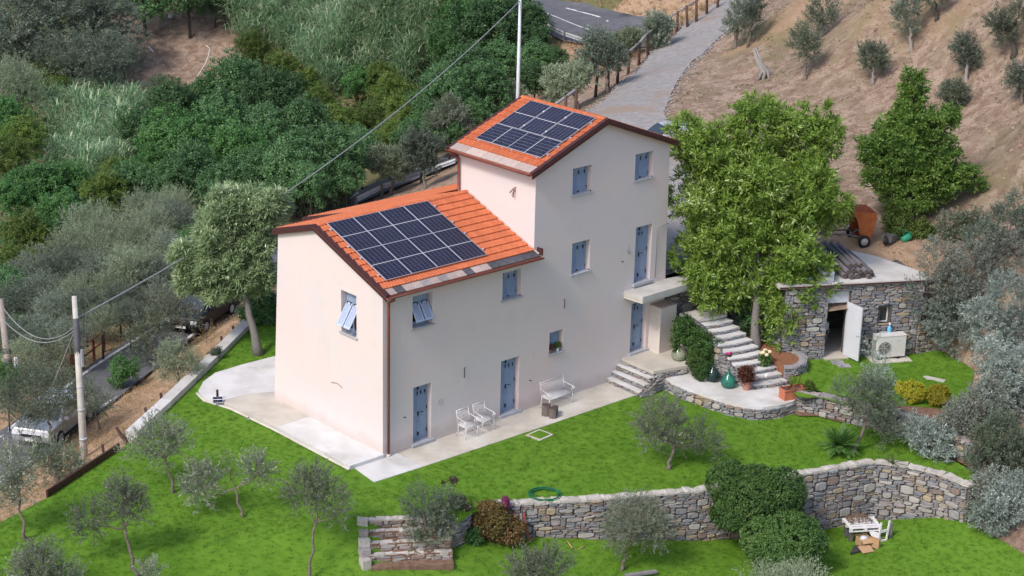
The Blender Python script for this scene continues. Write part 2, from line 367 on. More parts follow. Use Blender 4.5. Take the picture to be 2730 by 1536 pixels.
LEAF_RED = leafmat('autumn_leaves', (.10, .105, .025), (.22, .12, .055), (.34, .13, .08), .3)
LEAF_HEATH = leafmat('russet_leaves', (.085, .025, .015), (.16, .05, .03), (.3, .15, .1), .3)
LEAF_PALM = leafmat('palm_fronds', (0.071, 0.165, 0.042), (0.132, 0.273, 0.066), (0.213, 0.356, 0.095), .25)
LEAF_DRY = leafmat('dry_straw', (.34, .24, .12), (.50, .38, .21), (.62, .50, .32), .3)
LEAF_TUFT = leafmat('grass_blades', (0.085, 0.208, 0.018), (0.172, 0.326, 0.034), (0.325, 0.445, 0.090), .35)
LEAF_DARKB = leafmat('dead_dark_leaves', (.045, .03, .03), (.10, .07, .065), None, .2)
PINK = M('magenta_petals', (.55, .02, .16), (.65, .05, .25), 20, .6)
CREAM = M('cream_petals', (.66, .52, .30), (.74, .62, .42), 20, .7)
# ------------------------------------------------------------------ lie of the land
CTRL = [  # photo direction and height of ground seen there
 (640,812,-.25),(500,960,-.25),(345,1100,-.25),(230,1175,-.25),(118,1250,-.25),(0,1312,-.35),(-150,1400,-.6),(-400,1500,-1),
 (420,960,-1.1),(250,1110,-1.0),(60,1240,-1.2),
 (70,1165,-2.5),(290,1000,-2.5),(500,830,-2.5),(0,1215,-2.5),(-120,1290,-2.6),(560,790,-2.5),(700,690,-2.5),(900,515,-2.3),(1030,455,-2.1),(1140,420,-1.8),
 (0,1097,-2.5),(235,925,-2.5),(430,800,-2.5),(560,715,-2.5),(900,480,-2.4),(1140,385,-1.9),(-120,1175,-2.6),
 (1300,300,-.8),(1440,190,1.0),
 (0,1000,-3.4),(200,850,-3.5),(400,700,-3.9),(100,700,-4.6),(0,500,-5.3),(300,500,-5.3),(600,450,-5.0),(800,400,-4.6),(200,350,-5.5),(450,300,-5.4),(0,300,-5.3),
 (700,300,-4.9),(350,230,-4.9),(500,220,-4.7),(420,130,-3.2),(430,50,-1.4),(540,130,-3.0),(600,60,-1.4),(0,100,-3.4),(0,-100,-.5),(300,-60,.4),(200,120,-3.4),
 (750,200,-3.7),(900,250,-3.6),(900,100,-1.0),(750,50,-.6),(1000,200,-2.6),(1150,200,-2.0),(1150,320,-2.6),(1000,350,-3.6),(1250,60,1.2),(1000,45,1.2),
 (1400,80,2.2),(1450,110,2.0),(1500,60,2.4),(1600,90,2.4),(1500,-20,3.8),(1620,-60,5),(1200,-120,5),(600,-120,3),
 (1640,125,3.3),(1500,262,3.3),(1560,150,2.6),(1440,300,3.2),(1720,60,4.3),(1790,15,4.9),(1700,-20,5),
 (1680,260,4.1),(1740,160,4.5),(1830,75,4.9),(1900,-20,6),(1850,125,5.0),(1920,195,5.2),(2020,205,5.9),(1800,250,4.7),(2062,95,7.2),(2197,212,6.6),(2293,132,8),(2430,213,7.6),(2355,50,9.6),
 (2555,145,9.2),(2576,0,11.5),(2800,100,12),(2200,0,9.8),(2000,0,8),(2576,300,7.6),(2750,400,7.6),(2200,330,5.4),(2000,330,4.9),(2150,480,4.5),(2400,450,5.2),(2576,500,5.8),(2290,560,4.3),(2150,600,4.0),(2000,560,3.95),
 (2250,640,3.9),(2320,700,3.8),(2480,700,3.9),(2700,750,4.4),(2430,850,2.6),(2576,900,2.6),(2480,960,1.0),(2470,1050,.9),(2480,1180,.2),(2600,1250,.2),(2480,1300,-.9),(2600,1380,-1.4),(2750,1500,-1.6),(2800,1100,1.5)]
WP = [(8,14,-.4),(11,13.5,.2),(13.8,10.5,1.6),(14.5,7,3.2),(15,3,3.7),(14.6,.3,3.6),(16.5,-.5,3.7),(19,2,3.85),(23,-2,3.9),(24,5,3.95),(5,17,-1.0),(9,18,-1.4),(15,18,.0),(20,14,2.6),(24,11,3.8),(21.6,-6.6,3.7),(23.5,-7.2,2.6),
      (60,-60,3),(120,-80,12),(200,0,25),(230,120,30),(150,230,25),(60,260,20),(-60,200,5),(-120,120,-6),(-120,0,-8),(-80,-80,-9),(0,-120,-8)]
RLO = [(-160,1205,-2.6),(-30,1112,-2.55),(0,1088,-2.5),(235,914,-2.5),(430,789,-2.5),(560,703,-2.5),(730,590,-2.45),(900,478,-2.4),(1140,383,-1.9),(1300,280,-.9),(1330,310,-.9),(1140,415,-1.85),(905,512,-2.3),(730,655,-2.5),(560,793,-2.5),(500,840,-2.5),(290,1010,-2.5),(70,1177,-2.5),(0,1228,-2.5),(-160,1330,-2.6)]
RUP = [(900,-45,2.6),(1200,-32,2.7),(1360,-6,2.75),(1500,20,2.9),(1600,42,3.0),(1690,62,3.2),(1640,118,2.9),(1560,120,2.5),(1440,108,2.05),(1370,74,2.2),(1200,40,2.3),(1050,22,2.3),(940,8,2.3)]
DRV = [(1870,-30,5.4),(1790,15,4.9),(1720,62,4.3),(1640,130,3.5),(1560,205,3.35),(1500,266,3.35),(1440,305,3.3)]
DRV2 = [(1700,330,4.1),(1668,285,4.1),(1700,210,4.3),(1745,150,4.5),(1830,80,4.9),(1905,10,5.6)]
def _fine(L, st=45):
    out = []
    for a, b in zip(L, L[1:]+L[:1]):
        n = max(1, int(math.hypot(b[0]-a[0], b[1]-a[1])/st)); out += [tuple(a[i]+(b[i]-a[i])*k/n for i in range(3)) for k in range(n)]
    return out
_near = np.array([[u, v] for u, v, z in CTRL])
RLF = _fine(RLO); RUF = _fine(RUP); DVF = _fine(DRV+DRV2[:0])[:-1]+DRV2
for u, v, z in RLF+RUF+DRV+DRV2:
    d = np.hypot(_near[:, 0]-u, _near[:, 1]-v); k = d < 32
    if k.any(): CTRL = [c for i, c in enumerate(CTRL) if not (i < len(k) and k[i])]; _near = np.array([[a, b] for a, b, c in CTRL])
CTRL = CTRL+RLF+RUF+DRV+DRV2
_C = np.array([[*g2(u, v, z), z] for u, v, z in CTRL]+[list(map(float, w)) for w in WP])
class RBF:
    def __init__(s, C, sm=.05):
        s.p = C[:, :2]; n = len(C); D = np.hypot(*(s.p[:, None]-s.p[None]).transpose(2, 0, 1)); Pm = np.c_[np.ones(n), s.p]
        A = np.zeros((n+3, n+3)); A[:n, :n] = -D+np.eye(n)*sm*0; A[:n, n:] = Pm; A[n:, :n] = Pm.T
        A[:n, :n] += np.eye(n)*(-sm)
        s.w = np.linalg.solve(A, np.r_[C[:, 2], 0, 0, 0])
    def __call__(s, P):
        P = np.atleast_2d(P)[:, :2]; out = np.empty(len(P))
        for i in range(0, len(P), 4000):
            Q = P[i:i+4000]; D = np.hypot(Q[:, None, 0]-s.p[None, :, 0], Q[:, None, 1]-s.p[None, :, 1]); out[i:i+4000] = -D @ s.w[:-3]+s.w[-3]+Q @ s.w[-2:]
        return out
def ZT(P): return _Z(P)
def zterr(x, y): return float(ZT([[x, y]])[0])
def GT(u, v, h=0.0):
    """the point where the view direction meets the ground raised by h"""
    d = ray(u, v); t = np.arange(50, 230, 1.0); P = CPOS+t[:, None]*d; k = P[:, 2]-(ZT(P)+h)
    i = int(np.argmax(k < 0)) if (k < 0).any() else len(t)-1
    a, b = t[max(i-1, 0)], t[i]
    for _ in range(12):
        c = (a+b)/2; q = CPOS+c*d
        if q[2]-(zterr(q[0], q[1])+h) < 0: b = c
        else: a = c
    q = CPOS+b*d; return np.array([q[0], q[1], q[2]-h])
# garden outline
WALL = [g2(u, v) for u, v in [(2440,1225),(2370,1195),(2290,1175),(2200,1163),(2040,1190),(1900,1213),(1760,1235),(1500,1258),(1240,1272)]]
WALLB = [-1.35,-1.6,-2.0,-2.25,-2.3,-2.1,-1.85,-1.42,-1.1]
KERB = [(4.37,14.08), g2(500,957), g2(345,1100)]
KERBX = KERB+[g2(118,1250), g2(0,1312), g2(-200,1420)]
RW = [g2(2012,1000,.8), g2(2060,1000,.8), g2(2120,1015,.8), g2(2270,1020,.8), g2(2350,1026,.8), g2(2420,1040,.8)]     # right-hand terrace wall
SHA, SHB = np.array([16.55,-4.06]), np.array([21.35,-6.80])
PLATE_E = [(22.6,-7.3), g2(2450,930,.8), g2(2440,1000,.8)]
GARDEN = KERBX+[g2(-250,1800,-2), g2(2800,1800,-2), g2(2700,1480,-1.5), g2(2560,1385,-1.4), g2(2470,1330,-1.35), (14.25,-14.9), g2(2450,1180,.0), RW[-1], PLATE_E[2], PLATE_E[1], PLATE_E[0], tuple(SHB), tuple(SHA),
          (16.9,-1.2), (15.9,-.35), (14.2,.05), (14.05,4.4), (13.7,10), (11,12.6), (8,13.6)]
CL = [(900,1415,-.9),(1060,1400,-.9),(1150,1385,-.9),(700,1449,-1.0),(500,1449,-.9),(250,1449,-.6),(0,1449,-.3),(1288,1449,-1.45),(1000,1449,-1.1),(1700,1449,-1.9),(2100,1449,-2.2),(2450,1449,-1.8),(2300,1400,-2.0),(2560,1400,-1.4),(-200,1700,-1),(2700,1700,-2.2),(1288,1700,-1.8),(0,1600,-1)]
SPLIT = [(912,1305),(780,1325),(600,1345),(350,1385),(120,1430),(-100,1480),(-260,1520)]
_wd = []
for (a, b, za, zb) in zip(WALL, WALL[1:], WALLB, WALLB[1:]):
    for k in range(4): _wd.append([a[0]+(b[0]-a[0])*k/4, a[1]+(b[1]-a[1])*k/4, za+(zb-za)*k/4])
_wd.append([*WALL[-1], WALLB[-1]])
_L = [[*g2(u, v, z), z] for u, v, z in CL]+_wd+[[*p, 0.0] for p in dens([g2(u, v) for u, v in SPLIT], .6, False)]+[[*g2(905, 1360, -.45), -.45]]
_ZL = RBF(np.array(_L), .002)
UPPER = KERBX[:5]+[g2(u, v) for u, v in SPLIT[::-1]]+[g2(1135,1300), g2(1150,1318), g2(1190,1290)]+WALL[::-1]+[g2(2455,1190), g2(2345,1128), (15.75,-10.4), (15.1,-8.2), (14.9,-7.0), (14.95,-6.0), (14.2,-.1), (14.05,4.4), (13.7,10), (11,12.6), (8,13.6)]
LOWER = [g2(u, v) for u, v in SPLIT]+[g2(-250,1800,-2), g2(2800,1800,-2), g2(2700,1480,-1.5), g2(2560,1385,-1.4), g2(2470,1330,-1.35), (14.25,-14.9)]+WALL+[g2(1190,1290), g2(1150,1318), g2(1135,1300)]
def zu(P): P = np.atleast_2d(P); return .025*np.sin(P[:, 0]*.9+1)*np.cos(P[:, 1]*.8)*np.clip(dpoly(P, UPPER)/1.5, 0, 1)*np.clip((dpoly(P, [(-1.5, -1.5), (11, -1.7), (11, 0), (3, 10), (-1.8, 9), (-1.5, 0)])-.5)/1.5, 0, 1)-.03*np.clip(1-dpoly(P, KERBX[:5], False)/.5, 0, 1)
_SPL = [g2(u, v) for u, v in SPLIT]
def zlow(P):
    P = np.atleast_2d(P)[:, :2]; d = np.clip(dpoly(P, _SPL, False)/1.3, 0, 1); return _ZL(P)*d*d*(3-2*d)
def zplat(P): return np.full(len(P), .8)
def ZG(x, y):
    P = np.array([[x, y]])
    if inpoly(P, UPPER)[0]: return float(zu(P)[0])
    if inpoly(P, LOWER)[0]: return float(zlow(P)[0])
    if inpoly(P, GARDEN)[0]: return .8
    return zterr(x, y)
def GL(u, v):
    """the point of the lower lawn seen in a view direction"""
    z = -1.0
    for _ in range(12): p = G(u, v, z); z = float(zlow([[p[0], p[1]]])[0])
    return np.array([p[0], p[1], z])
_ed = [[*p, .78] for p in dens([PLATE_E[0], PLATE_E[1], PLATE_E[2], RW[-1]], .8, False)]
_e2 = [g2(2450,1180,.0), (14.25,-14.9), g2(2470,1330,-1.35), g2(2560,1385,-1.4), g2(2700,1480,-1.5), g2(2800,1800,-2)]
_ed += [[*p, max(float(zlow([p])[0])-.02, -2.2)] for p in dens(_e2[1:], .8, False)]+[[*_e2[0], -.02], [23.4, -7.0, 2.6]]
_e3 = [g2(*q) for q in ((-250,1800,-2), (-260,1520,0), (-200,1420,0))]
_ed += [[*p, float(zlow([p])[0])] for p in dens(_e3[:2], 1.0, False)]+[[*_e3[2], -.1]]
_ked = np.array(_ed); _d = np.hypot(_C[:, None, 0]-_ked[None, :, 0], _C[:, None, 1]-_ked[None, :, 1]).min(1)
_Z = RBF(np.r_[_C[_d > 1.2], _ked])
def lines(a, b, s, g): return np.r_[np.arange(a, -26, g*4), np.arange(-26, 62, s), np.arange(62, b, g*4)]
gx, gy = np.meshgrid(lines(-130, 240, .8, 2), np.r_[np.arange(-130, -34, 8), np.arange(-34, 92, .85), np.arange(92, 270, 8)])
rs0 = np.random.RandomState(5)
grid = np.c_[gx.ravel(), gy.ravel()]; grid = grid+rs0.uniform(-.2, .2, grid.shape)
OUT = [(-130,-130),(240,-130),(240,270),(-130,270)]
def sheetT():
    lp = [OUT, dens(GARDEN, .9)]
    k = ~inpoly(grid, GARDEN); k &= dpoly(grid, GARDEN) > .3; k &= inpoly(grid, [(-129.5,-129.5),(239.5,-129.5),(239.5,269.5),(-129.5,269.5)])
    pts = []; edges = []
    for l in lp: b = len(pts); pts += l; edges += [(b+i, b+(i+1) % len(l)) for i in range(len(l))]
    pts += [tuple(p) for p in grid[k]]
    v, e, f, *_ = delaunay_2d_cdt([Vector(p) for p in pts], edges, [], 0, 1e-5)
    v = np.array([(p[0], p[1]) for p in v]); f = np.array([t for t in f if len(t) == 3]); c = v[f].mean(1); f = f[~inpoly(c, GARDEN)]
    a = v[f]; ar = (a[:, 1, 0]-a[:, 0, 0])*(a[:, 2, 1]-a[:, 0, 1])-(a[:, 2, 0]-a[:, 0, 0])*(a[:, 1, 1]-a[:, 0, 1]); f[ar < 0] = f[ar < 0][:, ::-1]
    rs = np.random.RandomState(9); z = ZT(v)
    dg = dpoly(v, GARDEN); z = z+np.clip(dg/3, 0, 1)*(rs.uniform(-.07, .07, len(v))+.05*np.sin(v[:, 0]*.7)*np.sin(v[:, 1]*.6+v[:, 0]*.3))
    for pl in (ROAD_LO, ROAD_UP, DRIVE):      # keep the made ground just below its surfacing
        m = inpoly(v, pl) | (dpoly(v, pl) < .9); z[m] = ZT(v[m])-(.05 if pl is DRIVE else .12)
    me = npmesh('hillside', np.c_[v, z], f, [HILL], smooth=True)
    dr = dpoly(v, KERBX, False)
    west = (v[:, 0] < 8) & (dr < 16)
    def blob(u, vv, z_, r): q = g2(u, vv, z_); return np.clip(1.2-np.hypot(v[:, 0]-q[0], v[:, 1]-q[1])/r, 0, 1)
    straw = np.where(west, .75, 0.0)
    for q in ((1700,0,5,9),(1600,20,3,9),(1450,115,2,7),(2250,650,3.9,4.5),(2180,610,4,3),(2450,0,10,9),(1850,140,5,2),(1100,450,-2,6),(2080,10,8,5),(2000,60,7,4)): straw = np.maximum(straw, blob(*q)*.5)
    green = np.zeros(len(v))
    for q, wgt in (((2000,20,8,8),.35),((2200,60,9,9),.3),((2450,420,6,6),.4),((2540,100,9,9),.3),((2300,250,6.5,8),.12),((2200,430,5,6),.15),((2500,600,4.5,6),.3),((300,820,-3,9),.5),((450,60,2,5),.12),((2100,120,7,6),.22)): green = np.maximum(green, blob(*q)*wgt*.55)
    wood = v[:, 1] > 27+.35*np.clip(v[:, 0]-5, 0, 60); wood &= v[:, 0] < 60; green = np.where(wood & ~inpoly(v, [tuple(GT(*q)[:2]) for q in ((270,250),(600,235),(590,40),(300,30))]), .35, green)
    for nme, arr in (('straw', straw), ('green', green)):
        a = me.attributes.new(nme, 'FLOAT', 'POINT'); a.data.foreach_set('value', arr.astype(np.float32))
    return tag(put('hillside', me), kind='structure')
ROAD_LO = [g2(*q) for q in RLO]
ROAD_UP = [g2(*q) for q in RUP]
DRIVE = [g2(*q) for q in DRV]+[(20.5,13.2),(15.2,6.5),(14.8,.6),(17.5,.3),(21,3.5),(26.5,7.5)]+[g2(*q) for q in DRV2]
hillside = sheetT()
def zr(P): return ZT(P)
road = tag(sheet('road', ROAD_LO, zr, .9, ASPH, dz=.05), kind='structure')
road2 = tag(sheet('upper_road', ROAD_UP, zr, .9, ASPH, dz=.05), kind='structure')
drive = tag(sheet('gravel_driveway', DRIVE, zr, .9, GRAVEL, dz=.015), kind='structure')
def stripe(name, pts, w, parent, dash=None, dz=.055):
    P = [np.array(p) for p in dens(pts, .8, False)]; V = []; F = []
    for i, p in enumerate(P):
        t = P[min(i+1, len(P)-1)]-P[max(i-1, 0)]; t = t/np.hypot(*t); n = np.array([-t[1], t[0]])*w/2
        for q in (p-n, p+n): V.append((q[0], q[1], zterr(*q)+dz))
    for i in range(len(P)-1):
        if dash and (i % (dash*2)) >= dash+2: continue
        F.append((2*i, 2*i+2, 2*i+3, 2*i+1))
    me = bpy.data.meshes.new(name); me.from_pydata(V, [], F); me.materials.append(LINE)
    for p in me.polygons:
        if p.normal.z < 0: p.flip()
    return put(name, me, parent)
stripe('edge_line', [g2(u, v, z) for u, v, z in [(-160,1212,-2.6),(0,1099,-2.5),(235,925,-2.5),(430,800,-2.5),(560,714,-2.5),(730,600,-2.45),(900,488,-2.4)]], .16, road)
stripe('edge_line', [g2(u, v, z) for u, v, z in [(-160,1318,-2.6),(0,1213,-2.5),(70,1166,-2.5),(290,1000,-2.5),(500,831,-2.5),(560,783,-2.5),(730,647,-2.5)]], .16, road)
stripe('edge_line', [g2(u, v, z) for u, v, z in [(1200,-18,2.7),(1350,5,2.7),(1500,32,2.9),(1600,63,3.0),(1635,85,3.0)]], .18, road2, dash=5)
stripe('centre_line', [g2(u, v, z) for u, v, z in [(1200,8,2.5),(1350,37,2.4),(1480,68,2.5),(1560,95,2.6)]], .13, road2)
upper = tag(sheet('lawn', UPPER, zu, .5, LAWN), kind='structure')
lower = tag(sheet('lower_lawn', LOWER, zlow, .5, LAWN), kind='structure')
PLATE = [g2(1985,962,.8), g2(2000,905,.8), tuple(SHA+np.array([.35,-.2])), tuple(SHB), PLATE_E[0], PLATE_E[1], PLATE_E[2], RW[-1], RW[4], RW[3], RW[2], RW[1], RW[0], g2(1990,985,.8)]
plate = tag(sheet('shed_lawn', PLATE, zplat, .5, LAWN), kind='structure')
# bed of earth under everything inside the garden
BED = [(14.0,.1), (14.9,-6), (14.85,-7), (15.05,-8.2), (15.7,-10.4), g2(2345,1128), g2(2455,1190), g2(2470,1100,.4), RW[5], RW[4], RW[3], RW[2], RW[1], RW[0], g2(1990,985,.8), g2(1985,962,.8), g2(2000,905,.8), (16.7,-4.2), (16.95,-1.2), (15.9,-.3)]
tag(sheet('garden_bed', BED, lambda P: np.full(len(P), .06), .8, SOILM), kind='structure')
# ================================================================== the house
house = thing('country_house', 'cream stucco farmhouse with a low wing, a taller tower and orange tiled roofs', 'house', (0, 0, 0))
def boolean(o, cutters):
    for c in cutters:
        b = o.modifiers.new('b', 'BOOLEAN'); b.object = c; b.operation = 'DIFFERENCE'; b.solver = 'EXACT'
    dg = bpy.context.evaluated_depsgraph_get(); me = bpy.data.meshes.new_from_object(o.evaluated_get(dg)); o.modifiers.clear(); o.data = me
    for c in cutters: bpy.data.objects.remove(c)
ROOF_E, ROOF_R = 6.10, 7.58; SL = (ROOF_R-ROOF_E)/4.02; ANG = math.atan(SL)
def rf(y): return ROOF_E+SL*(y+.3) if y <= 3.72 else ROOF_R-.305*(y-3.72)
TE, TR = 9.18, 10.62; TS = (TR-TE)/3.7; TANG = math.atan(TS)
def tf(x): return TE+TS*(x-6.6) if x <= 10.3 else TR-.37*(x-10.3)
# walls: low wing with a battered back, tower, rear lean-to
w = MB()
P = [(0, -.4), (0, rf(0)-.14), (3.72, ROOF_R-.14), (6.05, rf(6.05)-.14), (6.5, .1), (6.55, -.6)]
V = [(0, y, z) for y, z in P]+[(7.0, y, z) for y, z in P]
w.add(V, [tuple(range(5, -1, -1)), tuple(range(6, 12))]+[(i, (i+1) % 6, (i+1) % 6+6, i+6) for i in range(6)])
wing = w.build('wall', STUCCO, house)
w = MB(); P = [(6.98, -.4), (6.98, tf(6.98)-.14), (10.3, TR-.14), (13.98, tf(13.98)-.14), (14.22, -.4)]
V = [(x, -.003, z) for x, z in P]+[(x, 4.2, z) for x, z in P]
w.add(V, [tuple(range(5)), tuple(range(9, 4, -1))]+[(i, i+5, (i+1) % 5+5, (i+1) % 5) for i in range(5)])
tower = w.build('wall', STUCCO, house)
w = MB(); P = [(5.9, -.6), (5.9, rf(5.9)-.16), (8.6, rf(8.6)-.16), (8.6, -1.5)]
V = [(3.4, y, z) for y, z in P]+[(12.5, y, z) for y, z in P]
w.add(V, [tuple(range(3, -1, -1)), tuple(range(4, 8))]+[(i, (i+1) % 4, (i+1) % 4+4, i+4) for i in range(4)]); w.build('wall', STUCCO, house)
def cutter(a, b):
    m = MB(); m.bb(a, b); return m.build('cut', STUCCO)
RV = .30
OPN = {'W1': (1.31, 2.20, 4.49, 5.66), 'W2': (5.48, 6.38, 4.60, 5.64), 'W3': (8.93, 9.86, 4.87, 6.08), 'W4': (7.90, 8.60, 1.94, 2.80),
       'T1': (8.83, 9.80, 7.95, 8.96), 'T2': (12.11, 13.09, 7.94, 8.97), 'D1': (1.36, 2.18, .14, 2.27), 'D2': (5.49, 6.40, .12, 2.25), 'D3': (12.32, 13.22, 3.80, 6.06), 'D4': (12.27, 13.15, .94, 2.98)}
cw = [cutter((OPN[k][0], -1, OPN[k][2]), (OPN[k][1], RV, OPN[k][3])) for k in ('W1', 'W2', 'D1', 'D2')]
cw.append(cutter((-1, 1.46, 4.03), (RV, 2.33, 5.57)))
boolean(wing, cw)
boolean(tower, [cutter((OPN[k][0], -1, OPN[k][2]), (OPN[k][1], RV, OPN[k][3])) for k in ('W3', 'W4', 'T1', 'T2', 'D3', 'D4')])
# ---- joinery
def leaf(mb, x0, x1, z0, z1, y, louvre=(.12, .88), th=.035, groove=None):
    """one shutter leaf facing -y: stiles, rails, slats"""
    w_ = x1-x0; h = z1-z0; st = min(.055, w_*.2)
    mb.bb((x0+.002, y, z0), (x0+st, y+th, z1)); mb.bb((x1-st, y, z0), (x1-.002, y+th, z1))
    mb.bb((x0+st, y+.001, z0), (x1-st, y+th, z0+h*louvre[0])); mb.bb((x0+st, y+.001, z0+h*louvre[1]), (x1-st, y+th, z1))
    a = z0+h*louvre[0]; b = z0+h*louvre[1]; n = max(4, int((b-a)/.05))
    for i in range(n):
        zc = a+(b-a)*(i+.5)/n; mb.box(((x0+x1)/2, y+th*.55, zc), (w_-2*st, .012, (b-a)/n*1.05), rotm(-.6, 0, 0))
    mb.bb((x0+st, y+th-.004, a), (x1-st, y+th, b))
def hinges(parent, spots, y):
    for x, z, w_, h in spots:
        m = MB(); m.bb((x-w_/2, y-.022, z-h/2), (x+w_/2, y, z+h/2)); m.bb((x-w_/5, y-.03, z-h/2-.035), (x+w_/5, y-.02, z-h/2-.01)); m.build('iron_fitting', IRON, parent)
def opening(k, kind):
    x0, x1, z0, z1 = OPN[k]; y = RV-.06
    if kind == 'window':
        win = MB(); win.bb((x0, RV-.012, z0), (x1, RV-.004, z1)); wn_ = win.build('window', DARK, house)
        f = MB(); t = .05
        f.bb((x0+.001, y+.02, z0+.001), (x0+t, RV-.014, z1-.001)); f.bb((x1-t, y+.02, z0+.001), (x1-.001, RV-.014, z1-.001)); f.bb((x0+t, y+.02, z1-t), (x1-t, RV-.014, z1-.001)); f.bb((x0+t, y+.02, z0+.001), (x1-t, RV-.014, z0+t)); f.build('frame', BLUE, wn_)
        s = MB(); s.bb((x0-.07, -.07, z0-.045), (x1+.07, -.004, z0+.004)); s.bb((x0+.001, -.004, z0-.04), (x1-.001, RV-.02, z0+.004)); s.build('sill', SLATE, wn_, bevel=.006)
        return wn_, x0+t*.6, x1-t*.6, z0+.01, z1-t*.6, y
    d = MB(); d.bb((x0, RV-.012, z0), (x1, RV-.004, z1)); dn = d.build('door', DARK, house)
    f = MB(); t = .045
    f.bb((x0+.001, y+.015, z0+.001), (x0+t, RV-.014, z1-.001)); f.bb((x1-t, y+.015, z0+.001), (x1-.001, RV-.014, z1-.001)); f.bb((x0+t, y+.015, z1-t), (x1-t, RV-.014, z1-.001)); f.build('frame', BLUE, dn)
    s = MB(); s.bb((x0-.09, -.11, z0-.10), (x1+.09, -.004, z0+.004)); s.bb((x0+.001, -.004, z0-.05), (x1-.001, RV-.02, z0+.004)); s.build('doorstep', SLATE, dn, bevel=.008)
    return dn, x0+t*.6, x1-t*.6, z0+.01, z1-t*.6, y
def stops(parent, pts):
    for x, z in pts:
        m = MB(); m.tube([(x-.05, -.03, z), (x+.05, -.05, z-.01)], .013, 6); m.tube([(x, 0, z), (x, -.04, z)], .01, 5); m.build('shutter_stop', IRON, parent)
def closed(k, n=2):
    p, x0, x1, z0, z1, y = opening(k, 'window'); w_ = (x1-x0)/n
    for i in range(n):
        m = MB(); leaf(m, x0+i*w_+.003, x0+(i+1)*w_-.003, z0, z1, y-.03, (.10, .80)); m.build('shutter', BLUE, p)
    hz = z1-(z1-z0)*.22
    hinges(p, [(x0+(i+.5)*(x1-x0)/3, hz, .04, .12) for i in range(3)], y-.032)
    hinges(p, [(x0+.02, z0+.05, .05, .05), ((x0+x1)/2, z0+.03, .09, .035), (x1-.03, z0+.16, .02, .06), (x0+(x1-x0)*.22, z1-.09, .015, .06), (x1-(x1-x0)*.12, z1-.09, .015, .06)], y-.032)
    m = MB(); m.tube([(x1+.0, -.03, OPN[k][2]+.03), (x1-.03, .02, OPN[k][2]+.05)], .014, 6); m.tube([(x1-.01, 0, OPN[k][2]), (x1-.01, 0, OPN[k][2]+.05)], .01, 5); m.build('shutter_stop', IRON, p)
    return p
for k in ('W2', 'W3', 'T1', 'T2'): closed(k)
p, x0, x1, z0, z1, y = opening('W4', 'window')
m = MB(); leaf(m, x0, (x0+x1)/2-.002, z0, z1, y-.03); m.build('shutter', BLUE, p); m = MB(); leaf(m, (x0+x1)/2+.002, x1, z0, z1, y-.03); m.build('shutter', BLUE, p)
def tilted(me_parent, x0, x1, z0, z1, y, swap=False):
    """lower half of each leaf is a louvred flap pushed out at the bottom"""
    w_ = (x1-x0)/2; fr = MB(); H = z1-z0; T = lambda q: (q[1], q[0], q[2]) if swap else q
    def bx(mb, a, b): a = T(a); b = T(b); mb.bb(a, b)
    for i in range(2):
        a = x0+i*w_+.003; b = x0+(i+1)*w_-.003; zt = z0+H*.74
        m = MB(); bx(m, (a, y-.03, z0), (a+.05, y+.005, z1)); bx(m, (b-.05, y-.03, z0), (b, y+.005, z1)); bx(m, (a+.05, y-.029, zt), (b-.05, y+.005, z1)); bx(m, (a+.05, y-.029, z0), (b-.05, y+.005, z0+.12)); m.build('shutter', BLUE, me_parent)
        f = MB(); L = H*.60; ang = math.radians(32); wd = w_-.05; leaf(f, -wd/2, wd/2, -L, 0, 0, (.08, .92), .03)
        V = np.array(f.v); c, s_ = math.cos(ang), math.sin(ang); Y = V[:, 1]*c+V[:, 2]*s_; Z = V[:, 2]*c-V[:, 1]*s_
        V = np.c_[V[:, 0]+(a+b)/2, y-.05+Y, zt-.02+Z]
        if swap: V = V[:, [1, 0, 2]]
        f.v = [tuple(q) for q in V]; f.build('tilted_flap', BLUE_L, me_parent)
        for sx in (-.3, .3):
            h = MB(); cx = (a+b)/2+sx*wd; q = [(cx, y-.09, zt), (cx, y-.09, zt-.09), (cx+.01, y-.05, zt-.02)]; h.tube([T(t) for t in q], .014, 5); h.tube([T(((a+b)/2-wd*.3, y-.07, zt+.01)), T(((a+b)/2+wd*.3, y-.07, zt+.01))], .009, 5); h.build('iron_fitting', IRON, me_parent)
p, x0, x1, z0, z1, y = opening('W1', 'window'); tilted(p, x0, x1, z0, z1, y)
